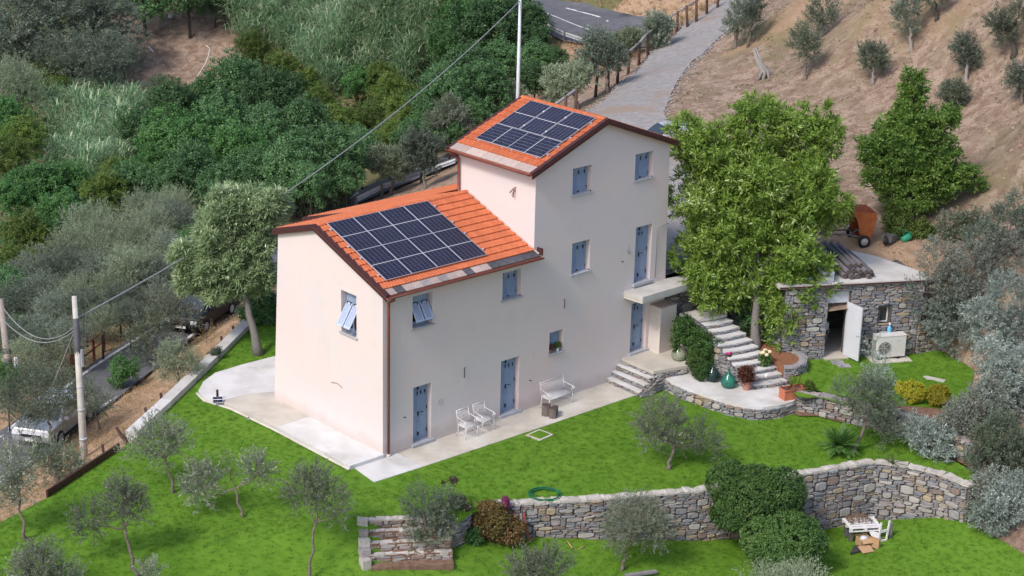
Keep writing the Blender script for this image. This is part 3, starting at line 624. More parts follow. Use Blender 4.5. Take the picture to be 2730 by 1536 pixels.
# gable window (in the plane x = 0)
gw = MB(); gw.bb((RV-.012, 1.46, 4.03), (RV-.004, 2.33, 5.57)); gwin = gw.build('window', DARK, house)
f = MB(); f.bb((RV-.05, 1.461, 4.031), (RV-.014, 1.51, 5.569)); f.bb((RV-.05, 2.28, 4.031), (RV-.014, 2.329, 5.569)); f.bb((RV-.05, 1.51, 5.52), (RV-.014, 2.28, 5.569)); f.build('frame', BLUE, gwin)
s = MB(); s.bb((-.07, 1.39, 3.985), (-.004, 2.40, 4.034)); s.bb((-.004, 1.461, 3.99), (RV-.02, 2.329, 4.034)); s.build('sill', SLATE, gwin, bevel=.006)
tilted(gwin, 1.50, 2.29, 4.05, 5.53, RV-.06, True)
def door(k, split=True, lower_panel=True):
    p, x0, x1, z0, z1, y = opening(k, 'door'); xm = x0+(x1-x0)*.46; zc = z0+(z1-z0)*.46
    for a, b in ((x0, xm-.003), (xm+.003, x1)):
        m = MB(); st = .05; yy = y-.03
        m.bb((a, yy+.008, z0), (b, yy+.03, z1))
        m.bb((a+.002, yy-.004, z0), (a+st, yy+.008, z1)); m.bb((b-st, yy-.004, z0), (b-.002, yy+.008, z1))
        for q0, q1 in ((z0, z0+.10), (zc-.05, zc+.05), (z1-.10, z1)): m.bb((a+st, yy-.004, q0), (b-st, yy+.008, q1))
        m.bb((a+st+.045, yy-.002, z0+.14), (b-st-.045, yy+.008, zc-.09))
        n = 14
        for i in range(n): zz = zc+.09+(z1-.14-zc-.09)*(i+.5)/n; m.box(((a+b)/2, yy+.002, zz), (b-a-2*st-.05, .012, .03), rotm(-.6, 0, 0))
        m.build('door_leaf', BLUE, p)
    hinges(p, [(x0+(x1-x0)*q, z1-(z1-z0)*.15, .035, .11) for q in (.12, .42, .62, .85)][:4 if k in ('D1', 'D2') else 3], y-.036)
    hinges(p, [(xm-.02, z1-.13, .07, .10), (xm, zc+.02, .06, .14), (xm, z0+.22, .07, .12), (x1-.03, zc+.2, .02, .12), (x1-.03, z0+.3, .02, .12)], y-.036)
    h = MB(); h.tube([(xm+.10, y-.04, zc+.06), (xm+.10, y-.09, zc+.06), (xm+.20, y-.09, zc+.06)], .012, 6); h.build('handle', IRON, p)
    return p
for k in ('D1', 'D2', 'D3', 'D4'): door(k)
stops(house, [(.95, 1.28), (6.96, 1.15), (11.62, 4.85), (13.55, 1.6)])
# small irons and pipe ends left in the wall
for name, pts, mt in (('iron_hook', [(8.6, -.02, 4.0), (8.6, -.05, 3.75), (8.6, -.02, 3.62)], COPPER), ('iron_hook', [(3.75, -.01, 2.45), (3.68, -.05, 2.45), (3.68, -.05, 2.08)], IRON), ('wall_wire', [(11.9, -.01, 5.45), (11.88, -.04, 5.2), (11.95, -.04, 5.1), (12.0, -.03, 5.2)], CABLE),
                      ('wall_wire', [(13.5, -.03, 3.8), (13.5, -.03, 5.75), (13.5, -.06, 5.85), (13.9, -.03, 5.9), (14.1, -.03, 5.92)], CABLE)):
    m = MB(); m.tube(pts, .014, 6); m.build(name, mt, house)
m = MB(); m.tube([(6.97, 1.05, 8.35), (6.90, 1.05, 8.33), (6.88, 1.25, 8.12)], .022, 6); m.tube([(6.90, 1.05, 8.33), (6.88, 1.08, 7.98)], .022, 6); m.build('conduit_end', COPPER, house)
m = MB(); m.tube([(-.01, 2.95, 1.9), (-.02, 2.80, 1.95), (-.02, 2.6, 1.98), (-.02, 2.42, 1.95), (-.01, 2.3, 1.88)], .009, 6); m.build('wall_wire', COPPER, house)
m = MB(); q = [(2.60+.10*math.cos(a)*(1.0), -.012, 1.42+.09*math.sin(a)) for a in np.linspace(0, 2*PI, 13)]; m.tube(q, .007, 5, cap=False); m.build('letterbox_trim', CABLE, house)
# ---- roofs
def slab(name, quad, th, mat, parent):
    m = MB(); V = list(quad)+[(a, b, c-th) for a, b, c in quad]; m.add(V, [(0, 1, 2, 3), (7, 6, 5, 4)]+[(i, i+4, (i+1) % 4+4, (i+1) % 4) for i in range(4)]); return m.build(name, mat, parent)
TW, TX = .262, .355
def tile_mesh():
    """interlocking clay tile: x across, y up the slope, two rolls, thick lower edge"""
    prof = [(0, .004), (.03, .012), (.06, .038), (.09, .012), (.125, .006), (.155, .012), (.185, .038), (.215, .012), (.262, .006)]
    V = []; F = []; n = len(prof)
    for yy, dz in ((0, .048), (TX+.05, .0)):
        for x, z in prof: V.append((x, yy, z+dz))
    for x, z in prof: V.append((x, .004, -.012))
    F += [(i, i+1, i+1+n, i+n) for i in range(n-1)]+[(2*n+i, 2*n+i+1, i+1, i) for i in range(n-1)]
    return MB().add(V, F).mesh('tile', TILE)
TILEM = tile_mesh()
front_roof = slab('roof', [(-.05, -.36, rf(-.36)-.03), (7.0, -.36, rf(-.36)-.03), (7.0, 3.72, ROOF_R-.03), (-.05, 3.72, ROOF_R-.03)], .10, TILE, house)
front_roof['label'] = 'front slope of the low roof with visible rows of tiles'
rsT = random.Random(4)
def tiles_front():
    V = []; F = []; base = np.array([v.co[:] for v in TILEM.vertices]); fc = [tuple(p.vertices) for p in TILEM.polygons]
    Rm = rotm(ANG, 0, 0)
    for r in range(12):
        s0 = .34+r*TX
        for c in range(27):
            y = -.36+s0*math.cos(ANG); z = rf(-.36)-.005+s0*math.sin(ANG); x = -.06+c*TW
            if y > 3.6: continue
            hid = .62 < x+.13 < 4.75 and .55 < y+.15 < 3.35
            if hid:
                b = len(V); V += [tuple(q) for q in base @ Rm.T+np.array([x, y, z])]; F += [tuple(i+b for i in f) for f in fc]
            else:
                put('tile', TILEM, front_roof, (x+rsT.uniform(-.002, .002), y, z+rsT.uniform(0, .004)), (ANG, 0, rsT.uniform(-.006, .006)))
    m = MB(); m.add(V, F); tag(m.build('covered_tiles', TILE, front_roof), kind='stuff')
tiles_front()
# pale and dark stone slabs along the eave
x = -.03; rsS = random.Random(8); seq = [COPE, SLATE, COPE, COPE, STONES[4], COPE, STONES[2], COPE, COPE, SLATE, COPE, COPE, SLATE, SLATE, SLATE, SLATE, SLATE, SLATE]
EAVED = M('charcoal_slate_slab', (.07, .07, .085), (.10, .10, .115), 5, .6, .1, rnd=.2); EAVEP = M('dusty_pink_slab', (.46, .36, .32), (.38, .31, .29), 5, .8, .15, rnd=.15)
for i in range(18):
    w_ = 7.0/18; mt = EAVED if seq[i] is SLATE else (EAVEP if seq[i] is COPE else STONES[2])
    m = MB(); m.box((0, 0, 0), (w_-.012, .36, .03)); m.build('eave_slab', mt, front_roof, loc=(x+w_*(i+.5), -.36+.17, rf(-.36+.17)+.002), rot=(ANG, 0, 0))
def back_tiles(name, x0, x1, y0, y1, zf, ang, parent, sgn=-1):
    """joined tiles on a slope falling towards +y"""
    V = []; F = []; base = np.array([v.co[:] for v in TILEM.vertices]); fc = [tuple(p.vertices) for p in TILEM.polygons]
    Rm = rotm(0, 0, PI) @ rotm(ang, 0, 0); Rm = np.array(Matrix.Rotation(PI, 3, 'Z') @ Matrix.Rotation(ang, 3, 'X')); y = y1
    while y > y0+.1:
        xx = x0+TW
        while xx < x1+.02:
            b = len(V); V += [tuple(q) for q in base @ Rm.T+np.array([xx, y, zf(y)])]; F += [tuple(i+b for i in f) for f in fc]; xx += TW
        y -= TX*math.cos(ang)
    m = MB(); m.add(V, F); return tag(m.build(name, TILE, parent), kind='stuff')
BA = math.atan(.305)
back_roof = slab('roof', [(-.05, 3.72, ROOF_R-.03), (7.0, 3.72, ROOF_R-.03), (7.0, 6.15, rf(6.15)-.03), (-.05, 6.15, rf(6.15)-.03)], .10, TILE, house); back_roof['label'] = 'rear slope of the low roof'
back_tiles('back_tiles', -.02, 6.9, 3.75, 6.17, rf, BA, back_roof)
ext_roof = slab('roof', [(3.25, 6.152, rf(6.15)-.032), (13.0, 6.152, rf(6.15)-.032), (13.0, 8.8, rf(8.8)-.03), (3.25, 8.8, rf(8.8)-.03)], .10, TILE, house); ext_roof['label'] = 'roof slope running on over the rear lean-to'
back_tiles('back_tiles', 3.3, 12.9, 6.2, 8.82, rf, BA, ext_roof)
# ridge caps
def cap_mesh():
    m = MB(); n = 7; V = []; F = []
    for yy, r in ((0, .115), (.40, .10)):
        for k in range(n): a = PI*k/(n-1); V.append((r*math.cos(a)*1.1, yy, r*math.sin(a)*.75))
    F = [(k, k+1, k+1+n, k+n) for k in range(n-1)]; F.append(tuple(range(n-1, -1, -1))); return m.add(V, F, 0, True).mesh('ridge_tile', TILE)
CAPM = cap_mesh()
for i in range(19): put('ridge_tile', CAPM, front_roof, (-.02+i*.37, 3.72, ROOF_R-.0), (0, 0, -PI/2))
# tower roof
t_roof = slab('roof', [(6.62, -.16, tf(6.62)-.03), (10.3, -.16, TR-.03), (10.3, 4.38, TR-.03), (6.62, 4.38, tf(6.62)-.03)], .10, TILE, house); t_roof['label'] = 'left slope of the tower roof'
t_roof2 = slab('roof', [(10.3, -.16, TR-.03), (14.15, -.16, tf(14.15)-.03), (14.15, 4.38, tf(14.15)-.03), (10.3, 4.38, TR-.03)], .10, TILE, house); t_roof2['label'] = 'right slope of the tower roof'
V = []; F = []; base = np.array([v.co[:] for v in TILEM.vertices]); fc = [tuple(p.vertices) for p in TILEM.polygons]
MR = Matrix.Rotation(-PI/2, 3, 'Z') @ Matrix.Rotation(TANG, 3, 'X'); EU = MR.to_euler()
for r in range(10):
    s0 = .40+r*TX
    for c in range(17):
        xx = 6.62+s0*math.cos(TANG); z = tf(6.62)+s0*math.sin(TANG)-.005; yy = 4.36-c*TW
        if xx > 10.05: continue
        if 7.75 < xx+.15 < 9.9 and .45 < yy-.13 < 3.4:
            b = len(V); V += [tuple(q) for q in base @ np.array(MR).T+np.array([xx, yy, z])]; F += [tuple(i+b for i in f) for f in fc]
        else: put('tile', TILEM, t_roof, (xx, yy, z+rsT.uniform(0, .004)), EU)
m = MB(); m.add(V, F); tag(m.build('covered_tiles', TILE, t_roof), kind='stuff')
V = []; F = []; MR2 = Matrix.Rotation(PI/2, 3, 'Z') @ Matrix.Rotation(math.atan(.37), 3, 'X')
for r in range(11):
    for c in range(17):
        xx = 14.15-r*TX*.94; b = len(V); V += [tuple(q) for q in base @ np.array(MR2).T+np.array([xx, -.1+c*TW, tf(xx)])]; F += [tuple(i+b for i in f) for f in fc]
m = MB(); m.add(V, F); tag(m.build('back_tiles', TILE, t_roof2), kind='stuff')
for i in range(12): put('ridge_tile', CAPM, t_roof, (10.3, -.12+i*.375, TR+.0), (0, 0, 0))
for i in range(5):
    m = MB(); m.box((0, 0, 0), (.42, .885, .03)); m.build('eave_slab', EAVEP, t_roof, loc=(6.62+.19, -.12+.9*(i+.5), tf(6.62+.19)+.004), rot=(0, -TANG, 0))
# sheet metal verges, gutters, pipes
def verge(pts, outn, parent=house, h=.23, w_=.16):
    """folded metal along a sloping edge; pts top line, outn = outward unit vector"""
    o = np.array(outn, float)
    for a, b in zip(pts, pts[1:]):
        a = np.array(a, float); b = np.array(b, float); m = MB(); V = []
        for p in (a, b):
            V += [p+o*0, p+o*w_, p+o*w_-np.array([0, 0, h]), p+o*(w_-.03)-np.array([0, 0, h]), p+o*(w_-.03)-np.array([0, 0, .03]), p-np.array([0, 0, .03])]
        m.add(V, [(i, (i+1) % 6, (i+1) % 6+6, i+6) for i in range(6)]+[(5, 4, 3, 2, 1, 0), (6, 7, 8, 9, 10, 11)])
        s1 = a+o*(w_+.004)-np.array([0, 0, .10]); s2 = b+o*(w_+.004)-np.array([0, 0, .10]); m.tube([s1, s2], .012, 4, sm=False); m.build('verge_board', VERGE, parent)
verge([(-.0, -.40, rf(-.40)+.06), (0, 3.72, ROOF_R+.06), (0, 6.2, rf(6.2)+.06)], (-1, 0, 0))
verge([(3.25, 6.2, rf(6.2)+.065), (3.25, 8.85, rf(8.85)+.065)], (-1, 0, 0))
verge([(6.55, -.12, tf(6.55)+.06), (10.3, -.12, TR+.06), (14.2, -.12, tf(14.2)+.06)], (0, -1, 0))
verge([(14.2, 4.34, tf(14.2)+.06), (10.3, 4.34, TR+.06), (6.55, 4.34, tf(6.55)+.06)], (0, 1, 0), h=.2, w_=.1)
m = MB(); m.box((7.03, -.27, 6.23), (.05, .28, .26)); m.build('verge_board', VERGE, house)
def gutter(a, b, r=.075):
    a = np.array(a, float); b = np.array(b, float); t = (b-a)/np.linalg.norm(b-a); n = np.cross(t, [0, 0, 1.0]); V = []; F = []
    for p in (a, b):
        for k in range(9): an = PI*k/8; V.append(p+n*math.cos(an)*r-np.array([0, 0, math.sin(an)*r]))
        for k in range(9): an = PI*(8-k)/8; V.append(p+n*math.cos(an)*(r-.012)-np.array([0, 0, math.sin(an)*(r-.012)]))
    F = [(k, (k+1) % 18, (k+1) % 18+18, k+18) for k in range(18)]+[tuple(range(9)), tuple(range(18+8, 17, -1))]
    m = MB(); m.add(V, F, 0, True); m.tube([a+n*r, b+n*r], .012, 6); m.build('gutter', COPPER, house)
gutter((-.16, -.45, rf(-.36)-.03), (7.02, -.45, rf(-.36)-.03)); gutter((6.53, 4.42, tf(6.62)-.03), (6.53, -.14, tf(6.62)-.03)); gutter((13.0, 8.9, rf(8.8)-.02), (3.2, 8.9, rf(8.8)-.02))
def pipe(pts, r=.045):
    m = MB(); m.tube(pts, r, 10); m.build('downpipe', COPPER, house)
pipe([(.12, -.45, rf(-.36)-.09), (.16, -.42, 5.9), (.19, -.10, 5.72), (.20, -.075, 5.5), (.20, -.075, .08)])
m = MB(); m.tube([(.20, -.075, .10), (.20, -.075, .0)], .07, 10); m.build('downpipe_shoe', STUCCO2, house)
for z in (5.3, 3.6, 1.9, .2):
    m = MB(); m.tube([(.20, -.075, z), (.20, -.075, z+.03)], .056, 10); m.build('pipe_bracket', COPPER, house)
pipe([(6.55, 4.25, tf(6.62)-.09), (6.66, 4.25, 8.95), (6.88, 4.12, 8.8), (6.90, 4.12, 7.5), (6.86, 4.02, 7.42), (6.72, 3.98, 7.40)])
pipe([(3.3, 8.85, rf(8.8)-.1), (3.3, 8.68, 5.6), (3.3, 8.68, .1)])
# flashing of the tower against the wing roof
m = MB(); m.tube([(6.955, -.30, rf(-.30)+.05), (6.955, 3.72, ROOF_R+.05)], .035, 5, sm=False); m.build('flashing', EAVEP, house)
# balcony slab and its corbel of white render, the small cupboard by the lower door, side pier
m = MB(); m.prism([(11.78, -.004), (11.84, -.98), (14.9, -.98), (15.9, -.60), (15.9, .3), (14.3, .3), (14.22, -.004)], 3.42, 3.62); m.build('balcony', CEM, house, bevel=.012)
m = MB(); m.prism([(11.80, -.006), (11.86, -.95), (14.88, -.95), (15.8, -.6), (15.8, -.006)], 3.33, 3.42); m.build('balcony_underside', STUCCO2, house)
m = MB(); m.bb((13.30, -.62, .8), (14.20, -.006, 2.72)); o = m.build('meter_cupboard', STUCCO2, house, bevel=.01); m = MB(); m.bb((13.28, -.64, 2.722), (14.22, -.006, 2.76)); m.build('cupboard_lid', EAVEP, o)
m = MB(); m.bb((13.285, -.632, 1.0), (13.30, -.05, 2.5)); m.tube([(13.27, -.36, 1.9), (13.22, -.36, 1.9), (13.22, -.50, 1.88)], .012, 6); m.build('cupboard_door', STUCCO2, o)
# ---- solar arrays
def panelmat():
    m, nt, p = newmat('photovoltaic_cells'); tc = nt.nodes.new('ShaderNodeTexCoord'); sx = nt.nodes.new('ShaderNodeSeparateXYZ'); nt.links.new(tc.outputs['Object'], sx.inputs[0])
    def ln(src, pitch, w_, off=0.0):
        a = _math(nt, 'ADD', src, off); f = _math(nt, 'FRACT', _math(nt, 'DIVIDE', a, pitch)); d = _math(nt, 'ABSOLUTE', _math(nt, 'SUBTRACT', f, .5)); return _math(nt, 'GREATER_THAN', d, .5-w_/pitch/2)
    lx = ln(sx.outputs[0], .182, .0085, 10*.182); ly = ln(sx.outputs[1], .0850, .0042, 10*.085); mid = _math(nt, 'LESS_THAN', _math(nt, 'ABSOLUTE', sx.outputs[1]), .013)
    n = _noise(nt, tc.outputs['Object'], 1.5, 3)
    c = _mix(nt, _ramp(nt, n, .3, .7), (.004, .005, .020), (.008, .009, .030)); c = _mix(nt, _math(nt, 'MAXIMUM', lx, ly), c, (.30, .31, .40)); c = _mix(nt, mid, c, (.62, .63, .68))
    nt.links.new(c, p.inputs['Base Color']); p.inputs['Roughness'].default_value = .28; p.inputs['Specular IOR Level'].default_value = .2; return m
PV = panelmat(); ALU = M('silver_aluminium', (.50, .51, .56), None, rough=.35, metal=.3)
PWD, PHT = 1.134, 1.762
def panel_mesh():
    m = MB(); m.bb((-PWD/2+.010, -PHT/2+.010, .004), (PWD/2-.010, PHT/2-.010, .034), 0)
    for a, b in (((-PWD/2, -PHT/2, 0), (-PWD/2+.010, PHT/2, .038)), ((PWD/2-.010, -PHT/2, 0), (PWD/2, PHT/2, .038)), ((-PWD/2+.010, -PHT/2, 0), (PWD/2-.010, -PHT/2+.010, .038)), ((-PWD/2+.010, PHT/2-.010, 0), (PWD/2-.010, PHT/2, .038))): m.bb(a, b, 1)
    return m.mesh('solar_panel', [PV, ALU])
PM = panel_mesh()
arr = thing('solar_array', 'large navy solar array of eight upright panels on the low front roof', 'solar panels', (.33, .24, rf(.24)+.08)); arr.rotation_euler = (ANG, 0, 0)
for i in range(4):
    for j in range(2): put('solar_panel', PM, arr, (PWD/2+i*(PWD+.014), PHT/2+j*(PHT+.014), 0))
for yy in (.35, 1.4, 2.13, 3.2):
    m = MB(); m.bb((-.10, yy-.02, -.045), (4.72, yy+.02, -.004)); m.build('rail', ALU, arr)
    for xx in (-.06, 4.68): m = MB(); m.bb((xx-.03, yy-.03, -.02), (xx+.03, yy+.03, .03)); m.build('end_clamp', ALU, arr)
arr2 = thing('solar_array', 'smaller solar array of five panels on the left slope of the tower roof', 'solar panels', (7.36, 3.72, tf(7.36)+.08)); arr2.rotation_euler = (Matrix.Rotation(-PI/2, 3, 'Z') @ Matrix.Rotation(TANG, 3, 'X')).to_euler()
for i in range(2): put('solar_panel', PM, arr2, (PHT/2+i*(PHT+.014), PWD/2, 0), (0, 0, PI/2))
for i in range(3): put('solar_panel', PM, arr2, (.04+PWD/2+i*(PWD+.05), PWD+.03+PHT/2, 0))
for i in range(3):
    for q, yy in ((0, .35), (0, .8), (0, 1.4), (0, 2.5)): pass
for yy in (.3, .85, 1.5, 2.6):
    m = MB(); m.bb((-.05, yy-.02, -.045), (3.65, yy+.02, -.004)); m.build('rail', ALU, arr2)
    m = MB(); m.bb((3.60, yy-.03, -.02), (3.66, yy+.03, .03)); m.build('end_clamp', ALU, arr2)
for xx in (.2, 1.5, 2.0, 3.35): m = MB(); m.bb((xx-.02, -.07, -.04), (xx+.02, -.005, .01)); m.build('end_clamp', ALU, arr2)
for xx, yy in ((1.19, 1.45), (2.375, 1.45), (1.19, 2.5), (2.375, 2.5)):
    m = MB(); m.tube([(xx, yy, .0), (xx, yy, .05)], .03, 8); m.build('mid_clamp', WHITE, arr2)
# ================================================================== stone walls, stairs, terrace, shed
rsW = random.Random(77)
def stone_protos():
    out = []
    for k in range(12):
        n = 10; V = []; e = rsW.uniform(3.5, 9)
        for i in range(n):
            a = 2*PI*i/n+rsW.uniform(-.12, .12); c, s = math.cos(a), math.sin(a); r = (abs(c)**e+abs(s)**e)**(-1/e)*rsW.uniform(.90, 1.0); V.append((.5*r*c, .5*r*s))
        W_ = [(x, 0, z) for x, z in V]+[(x*.97, -.7, z*.97) for x, z in V]+[(x*rsW.uniform(.80, .92), -1.0+rsW.uniform(-.14, .1), z*rsW.uniform(.76, .90)) for x, z in V]
        F = [(i, (i+1) % n, (i+1) % n+n, i+n) for i in range(n)]+[(i+n, (i+1) % n+n, (i+1) % n+2*n, i+2*n) for i in range(n)]+[tuple(range(2*n, 3*n))]
        out.append((W_, F))
    return out
SPR = stone_protos(); SME = {}
def stone_me(k, mi):
    if (k, mi) not in SME: SME[(k, mi)] = MB().add(SPR[k][0], SPR[k][1], 0, False).mesh('stone', STONES[mi])
    return SME[(k, mi)]
SIZES = [(6, 6), (5, 4), (7, 3), (4, 4), (5, 3), (6, 2), (6, 1), (5, 1), (5, 2), (4, 1), (3, 1), (4, 2), (3, 2), (2, 2), (2, 1), (1, 1)]
def rubble(parent, line, top, bot, seed, cs=(.085, .062), weights=(5, 4, 3, 3, 2.5, 1.5), maxparts=260, big=.05, blocked=None, depth=.06, tilt=0.0):
    """irregular stones packed on the outer face of a wall; line = plan points with the outside on the right-hand side going along"""
    R = random.Random(seed); pts = [np.array(p[:2], float) for p in line]; L = [0.0]
    for a, b in zip(pts, pts[1:]): L.append(L[-1]+float(np.hypot(*(b-a))))
    def at(s):
        s = min(max(s, 0), L[-1]-1e-6); i = max(j for j in range(len(L)-1) if L[j] <= s); t = (s-L[i])/(L[i+1]-L[i]); d = (pts[i+1]-pts[i])/(L[i+1]-L[i])
        d0 = (pts[min(i+2, len(pts)-1)]-pts[max(i-1, 0)]) if False else d
        return pts[i]+(pts[i+1]-pts[i])*t, d, np.interp(s, L, top), np.interp(s, L, bot)
    cx, cz = cs; nc = int(L[-1]/cx); zmin = min(bot); nr = int((max(top)-zmin)/cz)+1
    occ = np.ones((nc, nr), bool)
    for c in range(nc):
        _, _, t, b = at((c+.5)*cx)
        for r in range(nr):
            z = zmin+(r+.5)*cz
            if b-.03 < z < t-.01 and not (blocked and blocked((c+.5)*cx, z)): occ[c, r] = False
    S = []
    order = [(c, r) for c in range(nc) for r in range(nr)]
    free0 = (~occ).sum()
    for si, (w_, h) in enumerate(SIZES[:6]):
        tries = int(free0*big*.55/(w_*h)*(1+.3*si))
        for _ in range(tries*3):
            c = R.randrange(max(1, nc-w_)); r = R.randrange(max(1, nr-h))
            if c+w_ <= nc and r+h <= nr and not occ[c:c+w_, r:r+h].any(): occ[c:c+w_, r:r+h] = True; S.append((c, r, w_, h))
    small = SIZES[6:]
    for r in range(nr):
        for c in range(nc):
            if occ[c, r]: continue
            cand = [(w_, h) for w_, h in small if c+w_ <= nc and r+h <= nr and not occ[c:c+w_, r:r+h].any()]
            if not cand: continue
            wt = [w_*1.5/h**1.3 if (w_, h) != (1, 1) else .3 for w_, h in cand]
            w_, h = R.choices(cand, wt)[0]; occ[c:c+w_, r:r+h] = True; S.append((c, r, w_, h))
    S.sort(key=lambda q: -q[2]*q[3]); JV = [[] for _ in STONES]; JF = [[] for _ in STONES]
    for i, (c, r, w_, h) in enumerate(S):
        s = (c+w_/2)*cx; z = zmin+(r+h/2)*cz; p, d, t, b = at(s); k = R.randrange(12); mi = R.choices(range(6), weights)[0]
        if w_*h >= 12: mi = R.choice([4, 3, 4, 2, 0, 5])
        sc_ = (w_*cx*R.uniform(.90, 1.0), depth*R.uniform(.6, 1.5), h*cz*R.uniform(.88, .98)); ang = math.atan2(d[1], d[0]); rl = R.uniform(-.09, .06)+tilt; fl = R.choice([1, -1])
        if i < maxparts:
            o = put('stone', stone_me(k, mi), parent, (p[0], p[1], z), (0, rl, ang), (sc_[0], sc_[1], sc_[2]))
        else:
            Rm = np.array(Matrix.Rotation(ang, 3, 'Z') @ Matrix.Rotation(rl, 3, 'Y')); P = np.array(SPR[k][0])*np.array(sc_); P = P @ Rm.T+np.array([p[0], p[1], z])
            bI = len(JV[mi]); JV[mi] += [tuple(q) for q in P]; JF[mi] += [tuple(j+bI for j in f) for f in SPR[k][1]]
    if len(S) > maxparts:
        m = MB()
        for mi in range(6): m.add(JV[mi], JF[mi], mi)
        tag(m.build('small_stones', STONES, parent), kind='stuff')
def core(parent, line, top, bot, th=.4, name='wall_core', mat=None, inset=.015):
    """solid body behind the stones"""
    pts = [np.array(p[:2], float) for p in line]; m = MB(); N = []
    for i in range(len(pts)):
        d = pts[min(i+1, len(pts)-1)]-pts[max(i-1, 0)]; d = d/np.hypot(*d); N.append(np.array([-d[1], d[0]]))
    V = []
    for p, n, t, b in zip(pts, N, top, bot):
        a = p+n*inset; c = p+n*th; V += [(a[0], a[1], b-.3), (a[0], a[1], t), (c[0], c[1], t), (c[0], c[1], b-.3)]
    k = len(pts); F = [(0, 3, 2, 1), (4*k-4, 4*k-3, 4*k-2, 4*k-1)]
    for i in range(k-1):
        for j in range(4): F.append((4*i+j, 4*i+(j+1) % 4, 4*i+4+(j+1) % 4, 4*i+4+j))
    m.add(V, F); return m.build(name, mat or MORTAR, parent)
def coping(parent, line, top, th=.42, seed=1, off=.03, step=(.18, .48), hgt=.07, mat=None, name='coping_stone'):
    R = random.Random(seed); pts = [np.array(p[:2], float) for p in line]; L = [0.0]
    for a, b in zip(pts, pts[1:]): L.append(L[-1]+float(np.hypot(*(b-a))))
    s = 0.0; n = 0
    while s < L[-1]-.08:
        w_ = min(R.uniform(*step), L[-1]-s); c = s+w_/2; i = max(j for j in range(len(L)-1) if L[j] <= c); t = (c-L[i])/(L[i+1]-L[i]); d = (pts[i+1]-pts[i])/(L[i+1]-L[i]); p = pts[i]+(pts[i+1]-pts[i])*t; nn = np.array([-d[1], d[0]])
        W_ = th*R.uniform(.72, 1.0); q = p+nn*(W_/2-off); z = np.interp(c, L, top); m = MB(); k = 7; V = []
        ax = [(-.5, -.5), (0, -.5+R.uniform(-.06, .06)), (.5, -.5), (.5, .5), (0, .5+R.uniform(-.06, .06)), (-.5, .5)]
        ax = [(a*(w_*.97)+R.uniform(-.012, .012), b_*W_+R.uniform(-.02, .02)) for a, b_ in ax]
        m.prism(ax, -hgt/2, [hgt/2+R.uniform(-.025, .03) for _ in ax]); m.build(name, mat or COPE, parent, loc=(q[0], q[1], z+hgt/2-.02), rot=(R.uniform(-.02, .02), R.uniform(-.02, .02), math.atan2(d[1], d[0]))); s += w_
# main retaining wall across the lawn; run from left to right so the outside (front, downhill) is on the right
W2 = WALL[::-1]; WB2 = WALLB[::-1]
main = thing('retaining_wall', 'long grey rubble retaining wall with pale coping between the upper and lower lawn', 'stone wall', (0, 0, 0))
core(main, W2, [-.03]*9, WB2, .42); rubble(main, W2, [-.01]*9, WB2, 11, maxparts=290, big=.055, weights=(4, 3, 4, 1.6, 1.6, 1.8))
coping(main, W2, [-.01]*9, .40, 5, .06)
# terrace on the right above the lawn
rw = thing('garden_wall', 'dark rubble wall holding up the grass in front of the shed', 'stone wall', (0, 0, 0))
RWB = [(14.55, -6.5), (15.1, -8.15), (15.65, -9.9), (15.75, -11.2), (15.6, -12.9), (15.5, -14.0)]
core(rw, RWB, [.80, .80, .82, .82, .8, .75], [0]*6, .5); rubble(rw, RWB, [.82, .82, .84, .84, .82, .77], [0]*6, 12, maxparts=120, weights=(5, 4, 3, 1.2, 1, 2))
coping(rw, RWB, [.80, .80, .82, .82, .8, .75], .40, 7, .03, hgt=.05, mat=STONES[2])
m = MB(); m.prism([(14.8, -6.6), (16.2, -7.0), (18.0, -9.5), (19.3, -11.9), (18.5, -13.6), (16.0, -14.2), (15.95, -12.8), (16.1, -11.2), (16.0, -9.9), (15.45, -8.1)], .3, .79); tag(m.build('raised_bed', SOILM), kind='structure')
# paved terrace with its curved stone edge
TER = [(12.33, -1.80), (12.16, -2.61), (12.14, -3.4), (12.20, -4.19), (12.30, -5.05), (12.53, -5.75), (12.95, -6.25), (13.6, -6.52), (14.3, -6.60), (14.85, -6.40)]
ter = thing('terrace', 'pale concrete terrace with a curved stone edge below the outdoor stairs', 'terrace', (0, 0, 0))
m = MB(); m.prism(TER+[(15.75, -5.5), (14.4, -2.2), (13.9, -2.35)], .36, .50); m.build('paving', CEM2, ter, bevel=.012)
core(ter, TER, [.37]*10, [-.05]*10, .5); rubble(ter, TER, [.42]*10, [-.02]*10, 13, maxparts=170, cs=(.08, .055), weights=(5, 5, 3, 1.6, 2, 1.5))
